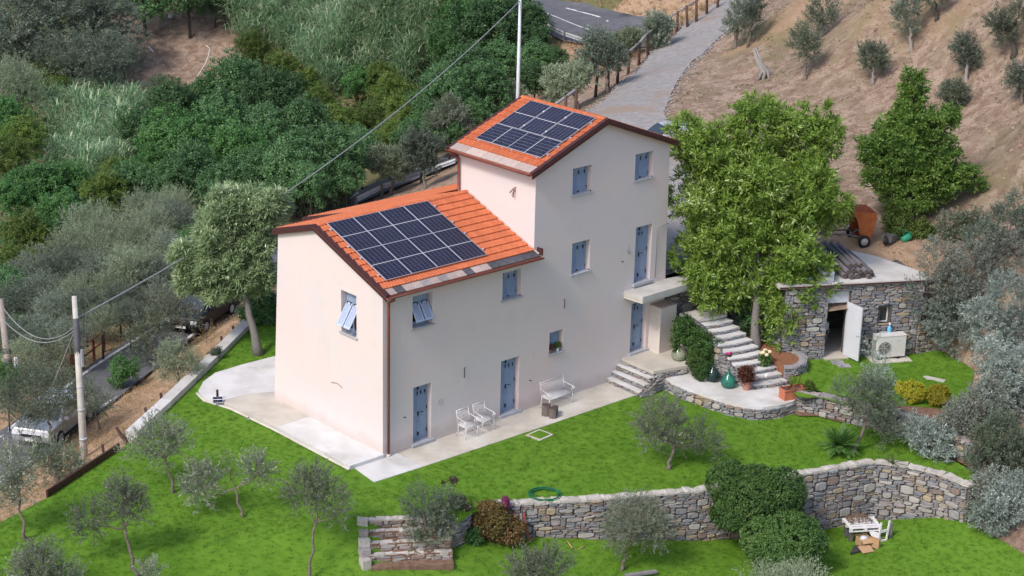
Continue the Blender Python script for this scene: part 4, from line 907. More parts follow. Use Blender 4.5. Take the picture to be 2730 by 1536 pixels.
# landing in front of the lower door with three steps
lan = thing('door_steps', 'stone steps with concrete treads up to the landing before the lower tower door', 'steps', (0, 0, 0))
LP = [(11.83, -.003), (11.76, -1.78), (12.40, -1.95), (13.2, -2.18), (13.85, -2.33), (14.25, -1.0), (14.25, -.003)]
m = MB(); m.prism(LP, .73, .85); m.build('landing', CEM3, lan, bevel=.012)
m = MB(); m.prism([(11.87, -.003), (11.80, -1.74), (13.82, -2.29), (14.2, -1.0), (14.2, -.003)], -.1, .73); m.build('landing_base', MORTAR, lan)
rubble(lan, [(11.85, -.01), (11.78, -1.76), (13.84, -2.31)], [.74]*3, [.0, .0, .35], 14, maxparts=90, cs=(.08, .055), weights=(5, 5, 3, 1.6, 2, 1.5))
for k in range(3):
    zt = .22*(k+1)-.02; x0 = 11.08+.25*k; m = MB(); m.prism([(x0, -.003), (x0-.06, -1.80), (x0+.32, -1.86), (x0+.36, -.003)], zt-.05, zt); m.build('step_tread', CEM2, lan, bevel=.01)
    m = MB(); m.prism([(x0+.02, -.004), (x0-.03, -1.77), (x0+.36, -1.83), (x0+.4, -.004)], -.1, zt-.05); m.build('step_base', MORTAR, lan)
    rubble(lan, [(x0+.01, -.02), (x0-.04, -1.78), (x0+.26, -1.84)], [zt-.05]*3, [zt-.22 if k else 0]*3, 20+k, maxparts=30, cs=(.08, .05), depth=.04, weights=(5, 4, 3, 2, 2, 1.5))
bb_ = thing('step_cheek', 'sloping rubble cheek wall at the foot of the door steps', 'stone wall', (0, 0, 0))
ck = [(10.95, -1.86), (11.5, -1.93), (12.30, -1.86)]; core(bb_, ck, [.12, .35, .75], [0]*3, .12); rubble(bb_, ck, [.14, .37, .78], [-.02]*3, 31, maxparts=40, cs=(.07, .05), weights=(6, 5, 3, 1, 1, 1))
# outdoor stairs
L0, R0, L9, R9 = np.array([14.07, -4.85]), np.array([15.44, -5.38]), np.array([14.30, -2.0]), np.array([15.64, -2.32])
sta = thing('outdoor_stairs', 'curved flight of stone stairs with pale treads climbing beside the tall tree', 'stairs', (0, 0, 0))
def lip(k): t = k/9.0; return L0+(L9-L0)*t+np.array([-.14, 0])*math.sin(PI*t), R0+(R9-R0)*t+np.array([.10, 0])*math.sin(PI*t)
for k in range(10):
    zt = .67+.17*k; a, b = lip(k); a2, b2 = lip(k+1.25); mid = (a+b)/2+(a-a2)*.18; P = [tuple(a), tuple(mid), tuple(b), tuple(b2), tuple(a2)]
    m = MB(); m.prism(P, zt-.05, zt); m.build('tread', CEM2, sta, bevel=.01)
    q = (a-a2)*.03; a_, m_, b_ = a-(a-a2)*.05, mid-(a-a2)*.05, b-(a-a2)*.05
    m = MB(); m.prism([tuple(a_), tuple(m_), tuple(b_), tuple(b2), tuple(a2)], -.05 if k < 1 else .67+.17*(k-1)-.2, zt-.05); m.build('riser_block', MORTAR, sta)
    rubble(sta, [a_, m_, b_], [zt-.05]*3, [zt-.17]*3, 40+k, maxparts=24, cs=(.07, .04), depth=.035, weights=(6, 6, 3, 1, 2.5, 1))
a, b = lip(10)
LAND = [tuple(a), tuple((a+b)/2+np.array([0, -.06])), tuple(b), (15.85, -1.0), (14.22, -.75)]
m = MB(); m.prism(LAND, 2.25, 2.37); m.build('upper_landing', CEM, sta, bevel=.01)
m = MB(); m.prism([tuple(lip(0)[0]+[.08, .1]), tuple(lip(0)[1]+[-.08, .1]), tuple(b-[.08, 0]), (15.8, -1.0), (14.27, -.8), tuple(a+[.08, 0])], 0, [.55, .55, 2.2, 2.2, 2.2, 2.2]); m.build('stair_core', MORTAR, sta)
rubble(sta, [a-[0, -.03], b-[0, -.03]], [2.25]*2, [2.20-.12]*2, 60, maxparts=20, cs=(.07, .04), depth=.035)
LW = [(14.25, -.85), (14.16, -1.5), (14.22, -2.0), (14.03, -3.2), (13.92, -4.0), (14.03, -4.95)]
rubble(sta, LW, [2.42, 2.38, 2.2, 1.55, 1.05, .62], [.5]*6, 61, maxparts=200, cs=(.09, .065), weights=(5, 6, 3, 1, 2, 1)); core(sta, LW, [2.40, 2.36, 2.18, 1.5, 1.0, .55], [.5]*6, .1)
for P, z in (([(15.05, -1.15), (15.95, -1.75), (16.25, -1.35), (15.5, -.7)], 2.62), ([(15.65, -1.0), (16.5, -1.65), (16.85, -1.3), (16.0, -.55)], 2.95), ([(16.0, -.75), (16.8, -1.3), (17.2, -.9), (16.4, -.3)], 3.3)):
    m = MB(); m.prism(P, z-.5, z-.05); m.build('riser_block', STONES[0], sta); m = MB(); m.prism([(x*1.0+.0, y) for x, y in P], z-.05, z); m.build('tread', CEM, sta, bevel=.012)
# rock wall behind the landing, under the balcony and behind the tall tree
bw = thing('bank_wall', 'dark rubble bank wall between the balcony and the shed behind the stairs', 'stone wall', (0, 0, 0))
BW = [(14.24, -.02), (14.9, -.18), (15.75, -.35), (16.6, -1.15), (16.95, -2.6), (16.7, -4.05)]
core(bw, BW, [3.40, 3.5, 3.55, 3.6, 3.65, 3.7], [.6, .8, 1.8, 1.0, .8, .8], .3); rubble(bw, BW, [3.32, 3.42, 3.5, 3.55, 3.6, 3.65], [.8, .8, 2.2, 1.2, .8, .8], 70, maxparts=200, cs=(.10, .07), weights=(6, 6, 2.5, .6, 2, 1))
m = MB(); m.prism([(14.24, .0), (14.9, -.12), (15.75, -.30), (16.6, -1.12), (16.98, -2.6), (16.75, -4.02), (18.5, -4.5), (18.8, -1), (18, 1.0), (14.3, 1.0)], 3.2, 3.62); tag(m.build('upper_path', GRAVEL), kind='structure')
# round planter of the tall tree
pl = thing('tree_planter', 'curved stone planter ring filled with russet leaf litter around the tall tree', 'planter', (0, 0, 0))
PLN = [(15.45, -5.15), (15.75, -5.45), (16.3, -5.45), (16.85, -5.1), (17.15, -4.6), (17.1, -4.3)]
core(pl, PLN, [1.12, 1.15, 1.18, 1.2, 1.2, 1.2], [.7]*6, .28, mat=STONES[0]); rubble(pl, PLN, [1.15, 1.18, 1.2, 1.22, 1.22, 1.22], [.45, .6, .75, .78, .78, .78], 71, maxparts=110, cs=(.07, .05), weights=(6, 6, 3, .6, 1.5, 1))
m = MB(); m.prism([(15.5, -5.1), (15.8, -5.3), (16.3, -5.3), (16.75, -5.0), (17.0, -4.2), (16.8, -2.6), (16.4, -1.3), (15.9, -1.2), (15.72, -2.3), (15.65, -3.8)], .5, [1.05, 1.07, 1.1, 1.1, 1.15, 1.25, 1.6, 1.6, 1.4, 1.2]); m.build('leaf_litter', BROWNL, pl)
# the shed dug into the bank
shed = thing('stone_shed', 'low rubble stone shed with a flat concrete roof dug into the bank', 'shed', (0, 0, 0))
sdv = (SHB-SHA)/np.hypot(*(SHB-SHA)); sn = np.array([-sdv[1], sdv[0]]); SL_ = float(np.hypot(*(SHB-SHA)))
def sp(s, o=0.0): q = SHA+sdv*s+sn*o; return (float(q[0]), float(q[1]))
DS0 = 1.80; DS1 = 2.70; DZ1 = 3.10
WS0, WS1, WZ0, WZ1 = 4.02, 4.42, 2.13, 2.78
m = MB()
for s0, s1, z0, z1_ in ((0, DS0, .4, 3.78), (DS1, WS0, .4, 3.78), (WS1, SL_, .4, 3.78), (WS0, WS1, .4, WZ0), (WS0, WS1, WZ1, 3.78), (DS0, DS1, 3.62, 3.78)):
    m.prism([sp(s0, .02), sp(s1, .02), sp(s1, .45), sp(s0, .45)], z0, z1_)
m.prism([sp(SL_-.02, .45), sp(SL_+.35, .3), sp(SL_+.35, 3.2), sp(SL_-.02, 3.2)], .4, 3.78); m.prism([sp(0, .45), sp(.3, .45), sp(.3, 3.2), sp(0, 3.2)], .4, 3.78); m.prism([sp(0, 3.2), sp(SL_+.3, 3.2), sp(SL_+.3, 3.5), sp(0, 3.5)], .4, 3.78)
m.build('wall', MORTAR, shed)
m = MB(); m.prism([sp(.3, .45), sp(SL_, .45), sp(SL_, 3.2), sp(.3, 3.2)], .5, .80); m.build('floor', CEM, shed)
def blk(s, z): return (DS0-.02 < s < DS1+.02 and z < 3.60) or (WS0-.08 < s < WS1+.12 and WZ0-.10 < z < WZ1+.08)
rubble(shed, [sp(0), sp(SL_+.32)], [3.76]*2, [.78]*2, 72, maxparts=290, cs=(.085, .062), blocked=blk, weights=(8, 8, 2, 1.0, 1.3, 1.3), big=.045)
rubble(shed, [sp(SL_+.34, 0), sp(SL_+.34, .8)], [3.76]*2, [.8]*2, 73, maxparts=30, cs=(.1, .07))
m = MB(); m.prism([sp(-.3, -.14), sp(SL_+.5, -.14), sp(SL_+.55, .6), sp(SL_-.6, 3.0), sp(SL_-1.4, 3.9), sp(2.6, 4.1), sp(-.3, 3.6)], 3.80, 3.93); o = m.build('roof', CEM, shed, bevel=.01)
m = MB(); m.prism([sp(-.3, -.145), sp(SL_+.45, -.145), sp(SL_+.45, -.18), sp(-.3, -.18)], 3.83, 3.885); m.build('drip_edge', VERGE, o)
for a in (2.75, 3.4): m = MB(); m.prism([sp(a, .2), sp(a+.012, .2), sp(a+.012-.1, 3.8), sp(a-.1, 3.8)], 3.925, 3.934); m.build('roof_joint', MORTAR, o)
m = MB(); m.prism([sp(DS0, .12), sp(DS1, .12), sp(DS1, .17), sp(DS0, .17)], DZ1, 3.62); m.build('fanlight_panel', PVC, shed)
m = MB()
for a, b, z0, z1_ in ((DS0, DS0+.05, .85, DZ1), (DS1-.05, DS1, .85, DZ1), (DS0+.05, DS1-.05, DZ1-.05, DZ1-.002)): m.prism([sp(a+.001, .11), sp(b-.001, .11), sp(b-.001, .17), sp(a+.001, .17)], z0, z1_)
m.build('door_frame', PVC, shed)
m = MB(); m.prism([sp(DS0-.05, -.25), sp(DS1+.05, -.25), sp(DS1+.03, .5), sp(DS0-.03, .5)], .78, .86); m.build('doorstep', CEM3, shed, bevel=.01)
# open door leaf, hinged on its right side
hx = sp(DS1-.03, .08); dt = thing('shed_door', 'x', 'x')
bpy.data.objects.remove(dt)
dl = MB(); dl.bb((0, -.025, .02), (.86, .025, 2.22), 0); dl.bb((.08, -.032, .10), (.78, -.026, 2.14), 0)
for a, b in (((.10, -.036, .12), (.76, -.032, .16)), ((.10, -.036, 2.08), (.76, -.032, 2.12)), ((.10, -.036, .16), (.14, -.032, 2.08)), ((.72, -.036, .16), (.76, -.032, 2.08))): dl.bb(a, b, 0)
for a, b in (((.10, .026, .12), (.76, .034, .16)), ((.10, .026, 2.08), (.76, .034, 2.12)), ((.10, .026, .16), (.14, .034, 2.08)), ((.72, .026, .16), (.76, .034, 2.08))): dl.bb(a, b, 0)
do = dl.build('door', PVC, shed, loc=(hx[0], hx[1], .86), rot=(0, 0, math.atan2(sdv[1], sdv[0])-math.radians(72)))
do['label'] = 'white plastic door standing wide open'
m = MB(); m.tube([(.79, -.03, 1.05), (.79, -.08, 1.05), (.68, -.08, 1.05)], .012, 6); m.tube([(.79, .03, 1.05), (.79, .08, 1.05), (.68, .08, 1.05)], .012, 6); m.build('handle', GALV, do)
m = MB(); m.prism([sp(WS0-.06, .01), sp(WS1+.10, .01), sp(WS1+.10, .3), sp(WS0-.06, .3)], WZ0-.07, WZ0); wo = m.build('window', STONES[3], shed)
m = MB()
for a, b, z0, z1_ in ((WS0, WS0+.05, WZ0, WZ1), (WS1-.05, WS1, WZ0, WZ1), (WS0+.05, WS1-.05, WZ0, WZ0+.05), (WS0+.05, WS1-.05, WZ1-.05, WZ1)): m.prism([sp(a, .16), sp(b, .16), sp(b, .21), sp(a, .21)], z0, z1_)
m.build('frame', WHITE, wo)
m = MB(); m.prism([sp(WS0+.04, .18), sp(WS1-.04, .18), sp(WS1-.04, .195), sp(WS0+.04, .195)], WZ0+.04, WZ1-.04); m.build('pane', GLASSD, wo)
# things just inside the shed door
q = sp(DS0+.35, .9); f = thing('folded_chair', 'grey folding chair leaning in the dark shed doorway', 'chair', (q[0], q[1], .80), math.atan2(sdv[1], sdv[0]))
m = MB(); m.tube([(-.2, .3, 0), (-.2, .1, .8), (-.15, .05, 1.15), (.15, .05, 1.15), (.2, .1, .8), (.2, .3, 0)], .018, 6); m.build('frame', GALV, f)
m = MB(); m.box((0, .06, .95), (.30, .02, .32), rotm(.15, 0, 0)); m.build('backrest', PVC, f); m = MB(); m.box((0, .12, .5), (.34, .04, .36), rotm(.5, 0, 0)); m.build('seat', METALG, f)
# side wall beyond the air conditioner
aw = thing('garden_wall', 'short brown and buff rubble wall running out beside the air conditioner', 'stone wall', (0, 0, 0))
AW = [(21.35, -6.95), (22.2, -7.1), (22.7, -7.6)]
AWl = AW; core(aw, AWl, [2.1, 2.2, 1.6], [.8]*3, .3); rubble(aw, AWl, [2.12, 2.22, 1.62], [.78]*3, 74, maxparts=90, cs=(.09, .055), weights=(3, 1, 2, 4, 2, 4), tilt=.1)
# concrete aprons round the house
ap = thing('house_apron', 'pale concrete apron along the front and left side of the house', 'paving', (0, 0, 0))
fe = PY(1590, 997, 0)
m = MB(); m.prism([(-1.30, -.003), (-1.50, -1.42), (.55, -1.50), (.62, -.003)], -.08, .022); m.build('slab', CEM2, ap, bevel=.006)
m = MB(); m.prism([(.635, -.003), (.565, -1.50), (3.4, -1.55), (3.5, -.003)], -.08, .020); m.build('slab', CEM3, ap, bevel=.006)
m = MB(); m.prism([(3.515, -.003), (3.415, -1.55), (6.0, -1.58), (6.0, -.003)], -.08, .021); m.build('slab', CEM3, ap, bevel=.006)
m = MB(); m.prism([(6.012, -.003), (6.012, -1.58), (10.95, -1.62), (11.15, -1.80), (11.1, -.003)], -.08, .020); m.build('slab', CEM3, ap, bevel=.006)
m = MB(); m.prism([(-1.52, -.10), (-1.50, 4.28), (-.003, 4.28), (-.003, -.10)], -.08, .15); m.build('raised_slab', CEM2, ap, bevel=.008)
m = MB(); m.prism([(-1.50, 4.295), (-1.62, 6.9), (-1.75, 7.6), (-.3, 7.4), (1.1, 6.62), (.0, 6.55), (.0, 4.295)], -.08, .148); m.build('raised_slab', CEM3, ap, bevel=.008)
m = MB(); m.prism([(-1.76, 7.62), (-1.95, 8.3), (-1.75, 8.95), (-1.1, 9.6), (-.25, 10.08), (1.0, 10.15), (2.52, 10.1), (3.35, 9.6), (3.3, 8.62), (3.3, 6.62), (1.12, 6.64), (-.3, 7.42)], -.08, .144); m.build('raised_slab', CEM2, ap, bevel=.008)
m = MB(); m.tube([(-1.56, -.12, .03), (-1.56, 4.3, .03), (-1.68, 6.9, .03), (-2.0, 8.2, .03), (-1.8, 8.98, .03)], .05, 4, sm=False); m.build('slab_kerb', CEM3, ap)
# kerb wall along the left edge of the lawn
kb = thing('kerb_wall', 'low pale concrete wall along the left edge of the lawn above the straw bank', 'low wall', (0, 0, 0))
kp = [np.array(p) for p in KERB]
for (a, b), mt in zip([(kp[0], kp[0]*.45+kp[1]*.55), (kp[0]*.45+kp[1]*.55, kp[1]*.55+kp[2]*.45), (kp[1]*.55+kp[2]*.45, kp[2])], (CEM, CEM, CEM2)):
    d = (b-a)/np.hypot(*(b-a)); n = np.array([d[1], -d[0]])*.44; b = b-d*.012
    if n[0] > 0: n = -n
    m = MB(); m.prism([tuple(a), tuple(b), tuple(b+n), tuple(a+n)], -1.2, .20); m.build('wall_section', mt, kb, bevel=.012)
tb = thing('timber_edging', 'dark timber boards edging the lawn below the left end of the kerb wall', 'edging', (0, 0, 0))
a = np.array(g2(300, 1130)); b = np.array(g2(118, 1250)); d = (b-a)/np.hypot(*(b-a)); L = float(np.hypot(*(b-a)))
for k in range(3):
    q = a+d*L*(k+.5)/3; m = MB(); m.box((0, 0, 0), (L/3-.015, .07, .34)); m.build('board', VERGE if k < 3 else WOODB, tb, loc=(q[0], q[1], .06), rot=(0, 0, math.atan2(d[1], d[0])))
# the four garden steps let into the slope, left end of the retaining wall
gs = thing('garden_steps', 'four rough stone steps cut into the lawn at the left end of the retaining wall', 'steps', (0, 0, 0))
A = np.array(g2(925, 1312)); B = np.array(g2(1130, 1303)); dx = (B-A)/np.hypot(*(B-A)); dn = np.array([dx[1], -dx[0]]); Wd = float(np.hypot(*(B-A)))
if dn @ (np.array(g2(1000, 1400, -.9))-A) < 0: dn = -dn
for k in range(4):
    o = A+dn*(.36*k); zt = 0.02-.235*k; P = [tuple(o), tuple(o+dx*Wd)]
    core(gs, P, [zt]*2, [zt-.3]*2, .34 if k else .3, 'step_core'); rubble(gs, P, [zt-.01]*2, [zt-.23]*2, 80+k, maxparts=36, cs=(.085, .07), depth=.05, big=.12, weights=(2, 1, 4, 2, 3, 3))
    coping(gs, P, [zt]*2, .2 if k else .30, 90+k, .03, (.2, .5), .05)
    m = MB(); m.prism([tuple(o+dn*.04), tuple(o+dx*Wd+dn*.04), tuple(o+dx*Wd+dn*.40), tuple(o+dn*.40)], zt-.6, zt-.215); m.build('earth_tread', SOILM, gs)
# stacked blocks up the left side
for k, (t, s_, hgt) in enumerate([(0.0, .34, .25), (.33, .30, .22), (.62, .36, .22), (.95, .33, .25), (1.25, .30, .2)]):
    q = A-dx*.18+dn*t; m = MB(); R_ = random.Random(k); m.prism([(-s_/2, -.16), (s_/2, -.19), (s_/2+.03, .15), (-s_/2+.02, .18)], -.5, [hgt/2, hgt/2+.02, hgt/2-.02, hgt/2]); m.build('side_stone', COPE if k % 2 == 0 else STONES[2], gs, loc=(q[0], q[1], .0-.62*t-.02), rot=(0, .05, math.atan2(dx[1], dx[0])+.1*k), bevel=.02)
q = GL(885, 1405); m = MB(); m.prism([(-.32, -.1), (.2, -.22), (.34, .05), (.1, .2), (-.25, .15)], -.2, [.18, .25, .22, .2, .16]); tag(m.build('boulder', COPE, None, loc=q, rot=(0, 0, .5), bevel=.03), 'pale flat boulder at the lower left foot of the garden steps', 'boulder')
q = GL(1075, 1398); m = MB(); m.prism([(-.35, -.15), (.25, -.25), (.35, .05), (-.1, .2)], -.2, [.28, .12, .1, .3]); tag(m.build('boulder', COPE, None, loc=q, rot=(.1, 0, -.9), bevel=.03), 'pale slanting boulder at the lower right foot of the garden steps', 'boulder')
q = GL(1105, 1375); m = MB(); m.prism([(-.18, -.12), (.2, -.15), (.22, .1), (-.15, .12)], -.2, [.62, .55, .5, .6]); tag(m.build('boulder', STONES[1], None, loc=q, rot=(0, .1, .3), bevel=.03), 'upright blue grey slab stone right of the garden steps', 'boulder')
# angled wall piece right of the steps
aw2 = thing('wing_wall', 'short rubble wing wall rising beside the garden steps to the autumn shrub', 'stone wall', (0, 0, 0))
a = GL(1120, 1385)[:2]; b = GL(1185, 1352)[:2]; ln = [tuple(a), tuple((a+b)/2), tuple(b)]
core(aw2, ln, [-.45, -.25, -.05], [-1.1, -1.1, -1.1], .34); rubble(aw2, ln, [-.42, -.22, -.02], [-1.1]*3, 95, maxparts=60, cs=(.08, .06)); coping(aw2, ln, [-.45, -.25, -.05], .40, 3, .03)
# dark opening with its lintel low in the main wall
# ================================================================== plants
def leafquads(P, D, N, L, W, tint):
    """rhombic leaves: base points P, directions D, normals N"""
    D = D/np.linalg.norm(D, axis=1)[:, None]; S = np.cross(D, N); S /= (np.linalg.norm(S, axis=1)[:, None]+1e-9)
    L = L[:, None]; W = W[:, None]; V = np.stack([P, P+D*L*.45+S*W/2, P+D*L, P+D*L*.45-S*W/2], 1).reshape(-1, 3)
    n = len(P); F = np.arange(4*n).reshape(n, 4); return V, F, np.repeat(tint, 4)
def unit(rs, n): v = rs.normal(size=(n, 3)); return v/np.linalg.norm(v, axis=1)[:, None]
def crown_mesh(name, lobes, mat, n, L, W, style='olive', seed=0, ncl=None, lumps=.22, tl=None):
    """lobes: (x, y, z, rx, ry, rz). Leaves sit in sprays whose centres crowd towards the outside of the lobes"""
    rs = np.random.RandomState(seed); lo = np.array([l[:6] for l in lobes], float); vol = lo[:, 3]*lo[:, 4]*lo[:, 5]; vol = vol**.75; pr = vol/vol.sum()
    per = {'olive': 26, 'broad': 22, 'chest': 11, 'big': 20, 'dense': 14, 'silver': 18, 'cone': 16, 'wispy': 24}[style]
    nc = n//per; li = rs.choice(len(lo), nc, p=pr); U = unit(rs, nc)
    fr = {'olive': .30, 'broad': .62, 'chest': .66, 'big': .68, 'dense': .86, 'silver': .55, 'cone': .45, 'wispy': .2}[style]
    r = fr+(1-fr)*rs.rand(nc)**.6
    ph = rs.uniform(0, 6.28, (len(lo), 6)); K = {'dense': .5}.get(style, 1.0)
    lump = 1+lumps*K*(np.sin(U[:, 0]*4.1+ph[li, 0])*np.sin(U[:, 1]*3.7+ph[li, 1])+.6*np.sin(U[:, 2]*5.3+ph[li, 2])*np.sin(U[:, 0]*6.1+ph[li, 3])+.45*np.sin(U[:, 1]*9+ph[li, 4])*np.sin(U[:, 2]*8+ph[li, 5]))
    C = lo[li, :3]+U*lo[li, 3:6]*(r*lump)[:, None]
    if style == 'cone': C[:, 2] = C[:, 2]
    ax = U*np.array([1, 1, .6])+np.array([0, 0, .35])
    if style in ('olive', 'wispy'): ax = U*.8+unit(rs, nc)*.4+np.array([0, 0, .55])
    if style == 'big': ax = U+np.array([0, 0, .5])
    if style == 'cone': ax = U*np.array([1.2, 1.2, .3])+np.array([0, 0, .25])
    ax /= np.linalg.norm(ax, axis=1)[:, None]
    ct = rs.rand(nc)
    ci = np.repeat(np.arange(nc), per); m = len(ci); a = ax[ci]; ran = unit(rs, m); t = np.tile(np.linspace(0, 1, per), nc)
    tl = tl or {'olive': 5.5, 'wispy': 7, 'broad': 2.6, 'chest': .2, 'big': 3.0, 'dense': 1.6, 'silver': 3.0, 'cone': 3.2}[style]
    l = L*rs.uniform(.7, 1.25, m); w = W*rs.uniform(.7, 1.25, m)
    if style in ('broad', 'dense'): P = C[ci]+ran*L*tl*.6*rs.rand(m)[:, None]**.5; D = a*.6+unit(rs, m); N = a+unit(rs, m)*.5+np.array([0, 0, .4])
    elif style == 'chest': P = C[ci]+ran*L*.12; D = a*.35+ran*np.array([1, 1, .5]); D[:, 2] -= .16*rs.rand(m); N = np.tile([0, 0, 1.0], (m, 1))+unit(rs, m)*.35
    else: P = C[ci]+a*(t*L*tl)[:, None]+ran*L*.16; D = a*(.75 if style != 'big' else .7)+ran*(.75 if style in ('olive', 'wispy') else .9); N = unit(rs, m)+np.array([0, 0, .6])
    if style == 'big': D[:, 2] -= .15; N = a+unit(rs, m)*.7
    lt = rs.rand(len(lo))
    tint = np.clip(.30*ct[ci]+.36*rs.rand(m)+.40*lt[li][ci]+.22*(t-.5), 0, 1)
    V, F, T = leafquads(P, D, N, l, w, tint); return npmesh(name, V, F, [mat], T)
def limb(m, a, b, r0, r1, rs, wob=.06, n=6, sides=7):
    a = np.array(a, float); b = np.array(b, float); L = np.linalg.norm(b-a); P = []
    for i in range(n+1):
        t = i/n; q = a+(b-a)*t
        if 0 < i < n: q = q+unit(rs, 1)[0]*L*wob
        P.append(q)
    m.tube(P, list(np.linspace(r0, r1, n+1)), sides)
def trunk_mesh(name, base, fork, lobes, r, mat, seed=0, limbs=2.2, roots=True, wob=.05):
    rs = np.random.RandomState(seed); m = MB(); base = np.array(base, float); fork = np.array(fork, float); L = np.linalg.norm(fork-base)
    P = []; n = 7
    for i in range(n+1):
        t = i/n; q = base+(fork-base)*t
        if 0 < i < n: q = q+unit(rs, 1)[0]*L*wob*np.array([1, 1, .3])
        P.append(q)
    rr = [r*(1.45 if i == 0 else 1.15 if i == 1 else 1-.35*i/n) for i in range(n+1)]; P[0] = P[0]-np.array([0, 0, .12]); m.tube(P, rr, 9)
    for l in lobes:
        c = np.array(l[:3], float); rad = min(l[3:6])
        k = max(1, int(limbs))
        limb(m, fork, c-np.array([0, 0, rad*.25]), r*.5, r*.2, rs)
        for _ in range(k+1):
            e = c+unit(rs, 1)[0]*np.array(l[3:6])*.62; s = fork+(c-fork)*rs.uniform(.4, .9); limb(m, s, e, r*.22, r*.05, rs, .07, 4, 5)
    return m.mesh(name, mat)
def depthbase(u, v, kind='G'):
    if kind == 'U': return G(u, v, 0.0)
    if kind == 'L': return GL(u, v)
    if kind == 'P': return G(u, v, .8)
    return GT(u, v)
def tree_at(name, label, cat, base, lobes_px, leaf, bark, n, L, W, style, seed, r=.07, fork=.45, group=None, deep=.85, lumps=.22, tl=None, limbs=2, clump=0, cr=.36, wob=.05, cj=(.70, 1.02), core=.84):
    """a single tree: base point on the ground, crown lobes given by where they show and how wide they are (u, v, ru, rv)"""
    base = np.array(base, float); dp = dep(base); k = dp/FPX; rs = np.random.RandomState(seed); lobes = []
    for q in lobes_px:
        u, v, ru, rv = q[:4]; off = q[4] if len(q) > 4 else 0.0
        c = AD(u, v, dp+off)-base; lobes.append((c[0], c[1], c[2], ru*k*deep, ru*k*deep, rv*k/.97))
    t = thing(name, label, cat, base, 0, group)
    cen = np.mean([l[:3] for l in lobes], 0); low = min(l[2]-l[5] for l in lobes)
    zf = max(.25, cen[2]*fork*1.6 if len(lobes) > 1 else max(low*.9, cen[2]*fork)); fk = np.array([cen[0]*zf/max(cen[2], .1)*.8, cen[1]*zf/max(cen[2], .1)*.8, zf])
    put('trunk', trunk_mesh('trunk', (0, 0, 0), fk, lobes, r, bark, seed, limbs, wob=wob), t)
    if clump:
        sub = []
        for l in lobes:
            kk = max(4, int(clump*(l[3]*l[5])**.8))
            for _ in range(kk):
                d = unit(rs, 1)[0]; c = np.array(l[:3])+d*np.array(l[3:6])*rs.uniform(*cj); s = rs.uniform(.75, 1.25)*cr; sub.append((c[0], c[1], c[2], s, s, s*.8))
            sub.append((l[0], l[1], l[2], l[3]*core, l[4]*core, l[5]*core))
        lobes = sub
    put('crown', crown_mesh('crown', lobes, leaf, n, L, W, style, seed, lumps=lumps, tl=tl), t); return t
OL = dict(L=.085, W=.026, style='olive')
def olive(label, base, lobes, n=9000, leaf=LEAF_OLIVE, seed=1, r=.06, ls=1.0, **k): return tree_at('olive_tree', label, 'olive tree', base, lobes, leaf, k.pop('bark', BARK), n, OL['L']*ls, OL['W']*ls, k.pop('style', 'olive'), seed, r, **k)
# --- olives on the lawns
olive('young olive tree leaning right on the lawn beside the kerb wall end', G(437, 1240), [(400, 1108, 55, 40), (445, 1105, 32, 28), (350, 1125, 34, 20), (405, 1075, 22, 22), (405, 1150, 28, 20)], 8500, seed=2, r=.055)
olive('bent olive tree with a round leaf clump hanging off a branch to its left', GL(343, 1428), [(305, 1262, 42, 45), (335, 1280, 30, 32), (310, 1225, 16, 20), (222, 1312, 40, 36)], 9000, seed=3, r=.06)
olive('olive tree with a straight trunk between two spread clumps of leaves', GL(613, 1303) if False else G(613, 1303), [(505, 1215, 42, 38), (508, 1245, 24, 28), (640, 1178, 34, 24), (655, 1190, 26, 18), (570, 1175, 12, 20)], 8500, seed=4, r=.05)
olive('olive tree with a wide flat crown in the middle of the left lawn', GL(773, 1386), [(760, 1235, 40, 40), (830, 1262, 40, 36), (800, 1210, 30, 26), (855, 1290, 18, 22)], 8500, seed=5, r=.05)
olive('slim olive tree at the left edge of the photo where lawn meets straw', G(65, 1360), [(25, 1180, 45, 48), (50, 1235, 30, 34), (10, 1250, 30, 36), (55, 1150, 16, 22)], 7500, seed=6, r=.05)
olive('olive tree crown rising from the bottom left corner below the lawn trees', GL(115, 1560), [(100, 1425, 50, 38), (160, 1450, 38, 28), (55, 1445, 30, 30), (105, 1392, 20, 16)], 9000, seed=7, r=.05)
olive('small tip of an olive crown at the bottom edge right of the bent olive', GL(378, 1540), [(378, 1445, 18, 16)], 1500, seed=8, r=.03)
olive('olive tree growing over the garden steps with foliage hanging across them', GL(1110, 1392), [(1060, 1275, 45, 36), (1085, 1335, 55, 32), (1125, 1280, 34, 30), (1050, 1350, 30, 22)], 11000, leaf=LEAF_OLIVED, seed=9, r=.06)
olive('olive tree with a curved trunk on the lower lawn before the retaining wall', GL(1563, 1436), [(1600, 1315, 78, 45), (1650, 1340, 42, 36), (1560, 1345, 46, 38), (1600, 1285, 48, 24)], 12000, seed=10, r=.055)
olive('olive crown poking up at the bottom edge below the retaining wall', GL(1350, 1580), [(1320, 1435, 46, 28), (1385, 1425, 46, 32), (1350, 1450, 60, 25)], 9000, seed=11, r=.05)
olive('twin crowned olive tree standing on the upper lawn right of the garden bench', G(1678, 1182), [(1665, 1060, 62, 50), (1640, 1090, 38, 42), (1700, 1100, 36, 34), (1780, 1115, 34, 40), (1760, 1090, 26, 28)], 13000, seed=12, r=.07)
olive('dark spreading olive tree beside the cycad', G(2150, 1140), [(2192, 1015, 56, 42), (2230, 1050, 36, 42), (2128, 995, 36, 26), (2195, 980, 40, 44), (2235, 1095, 24, 18)], 14000, leaf=LEAF_OLIVED, seed=13, r=.075)
olive('narrow wispy olive sapling in front of the air conditioner', G(2205, 1020, .3), [(2207, 935, 16, 34), (2210, 975, 26, 26), (2195, 880, 9, 26)], 3500, seed=14, r=.03, leaf=LEAF_SILV)
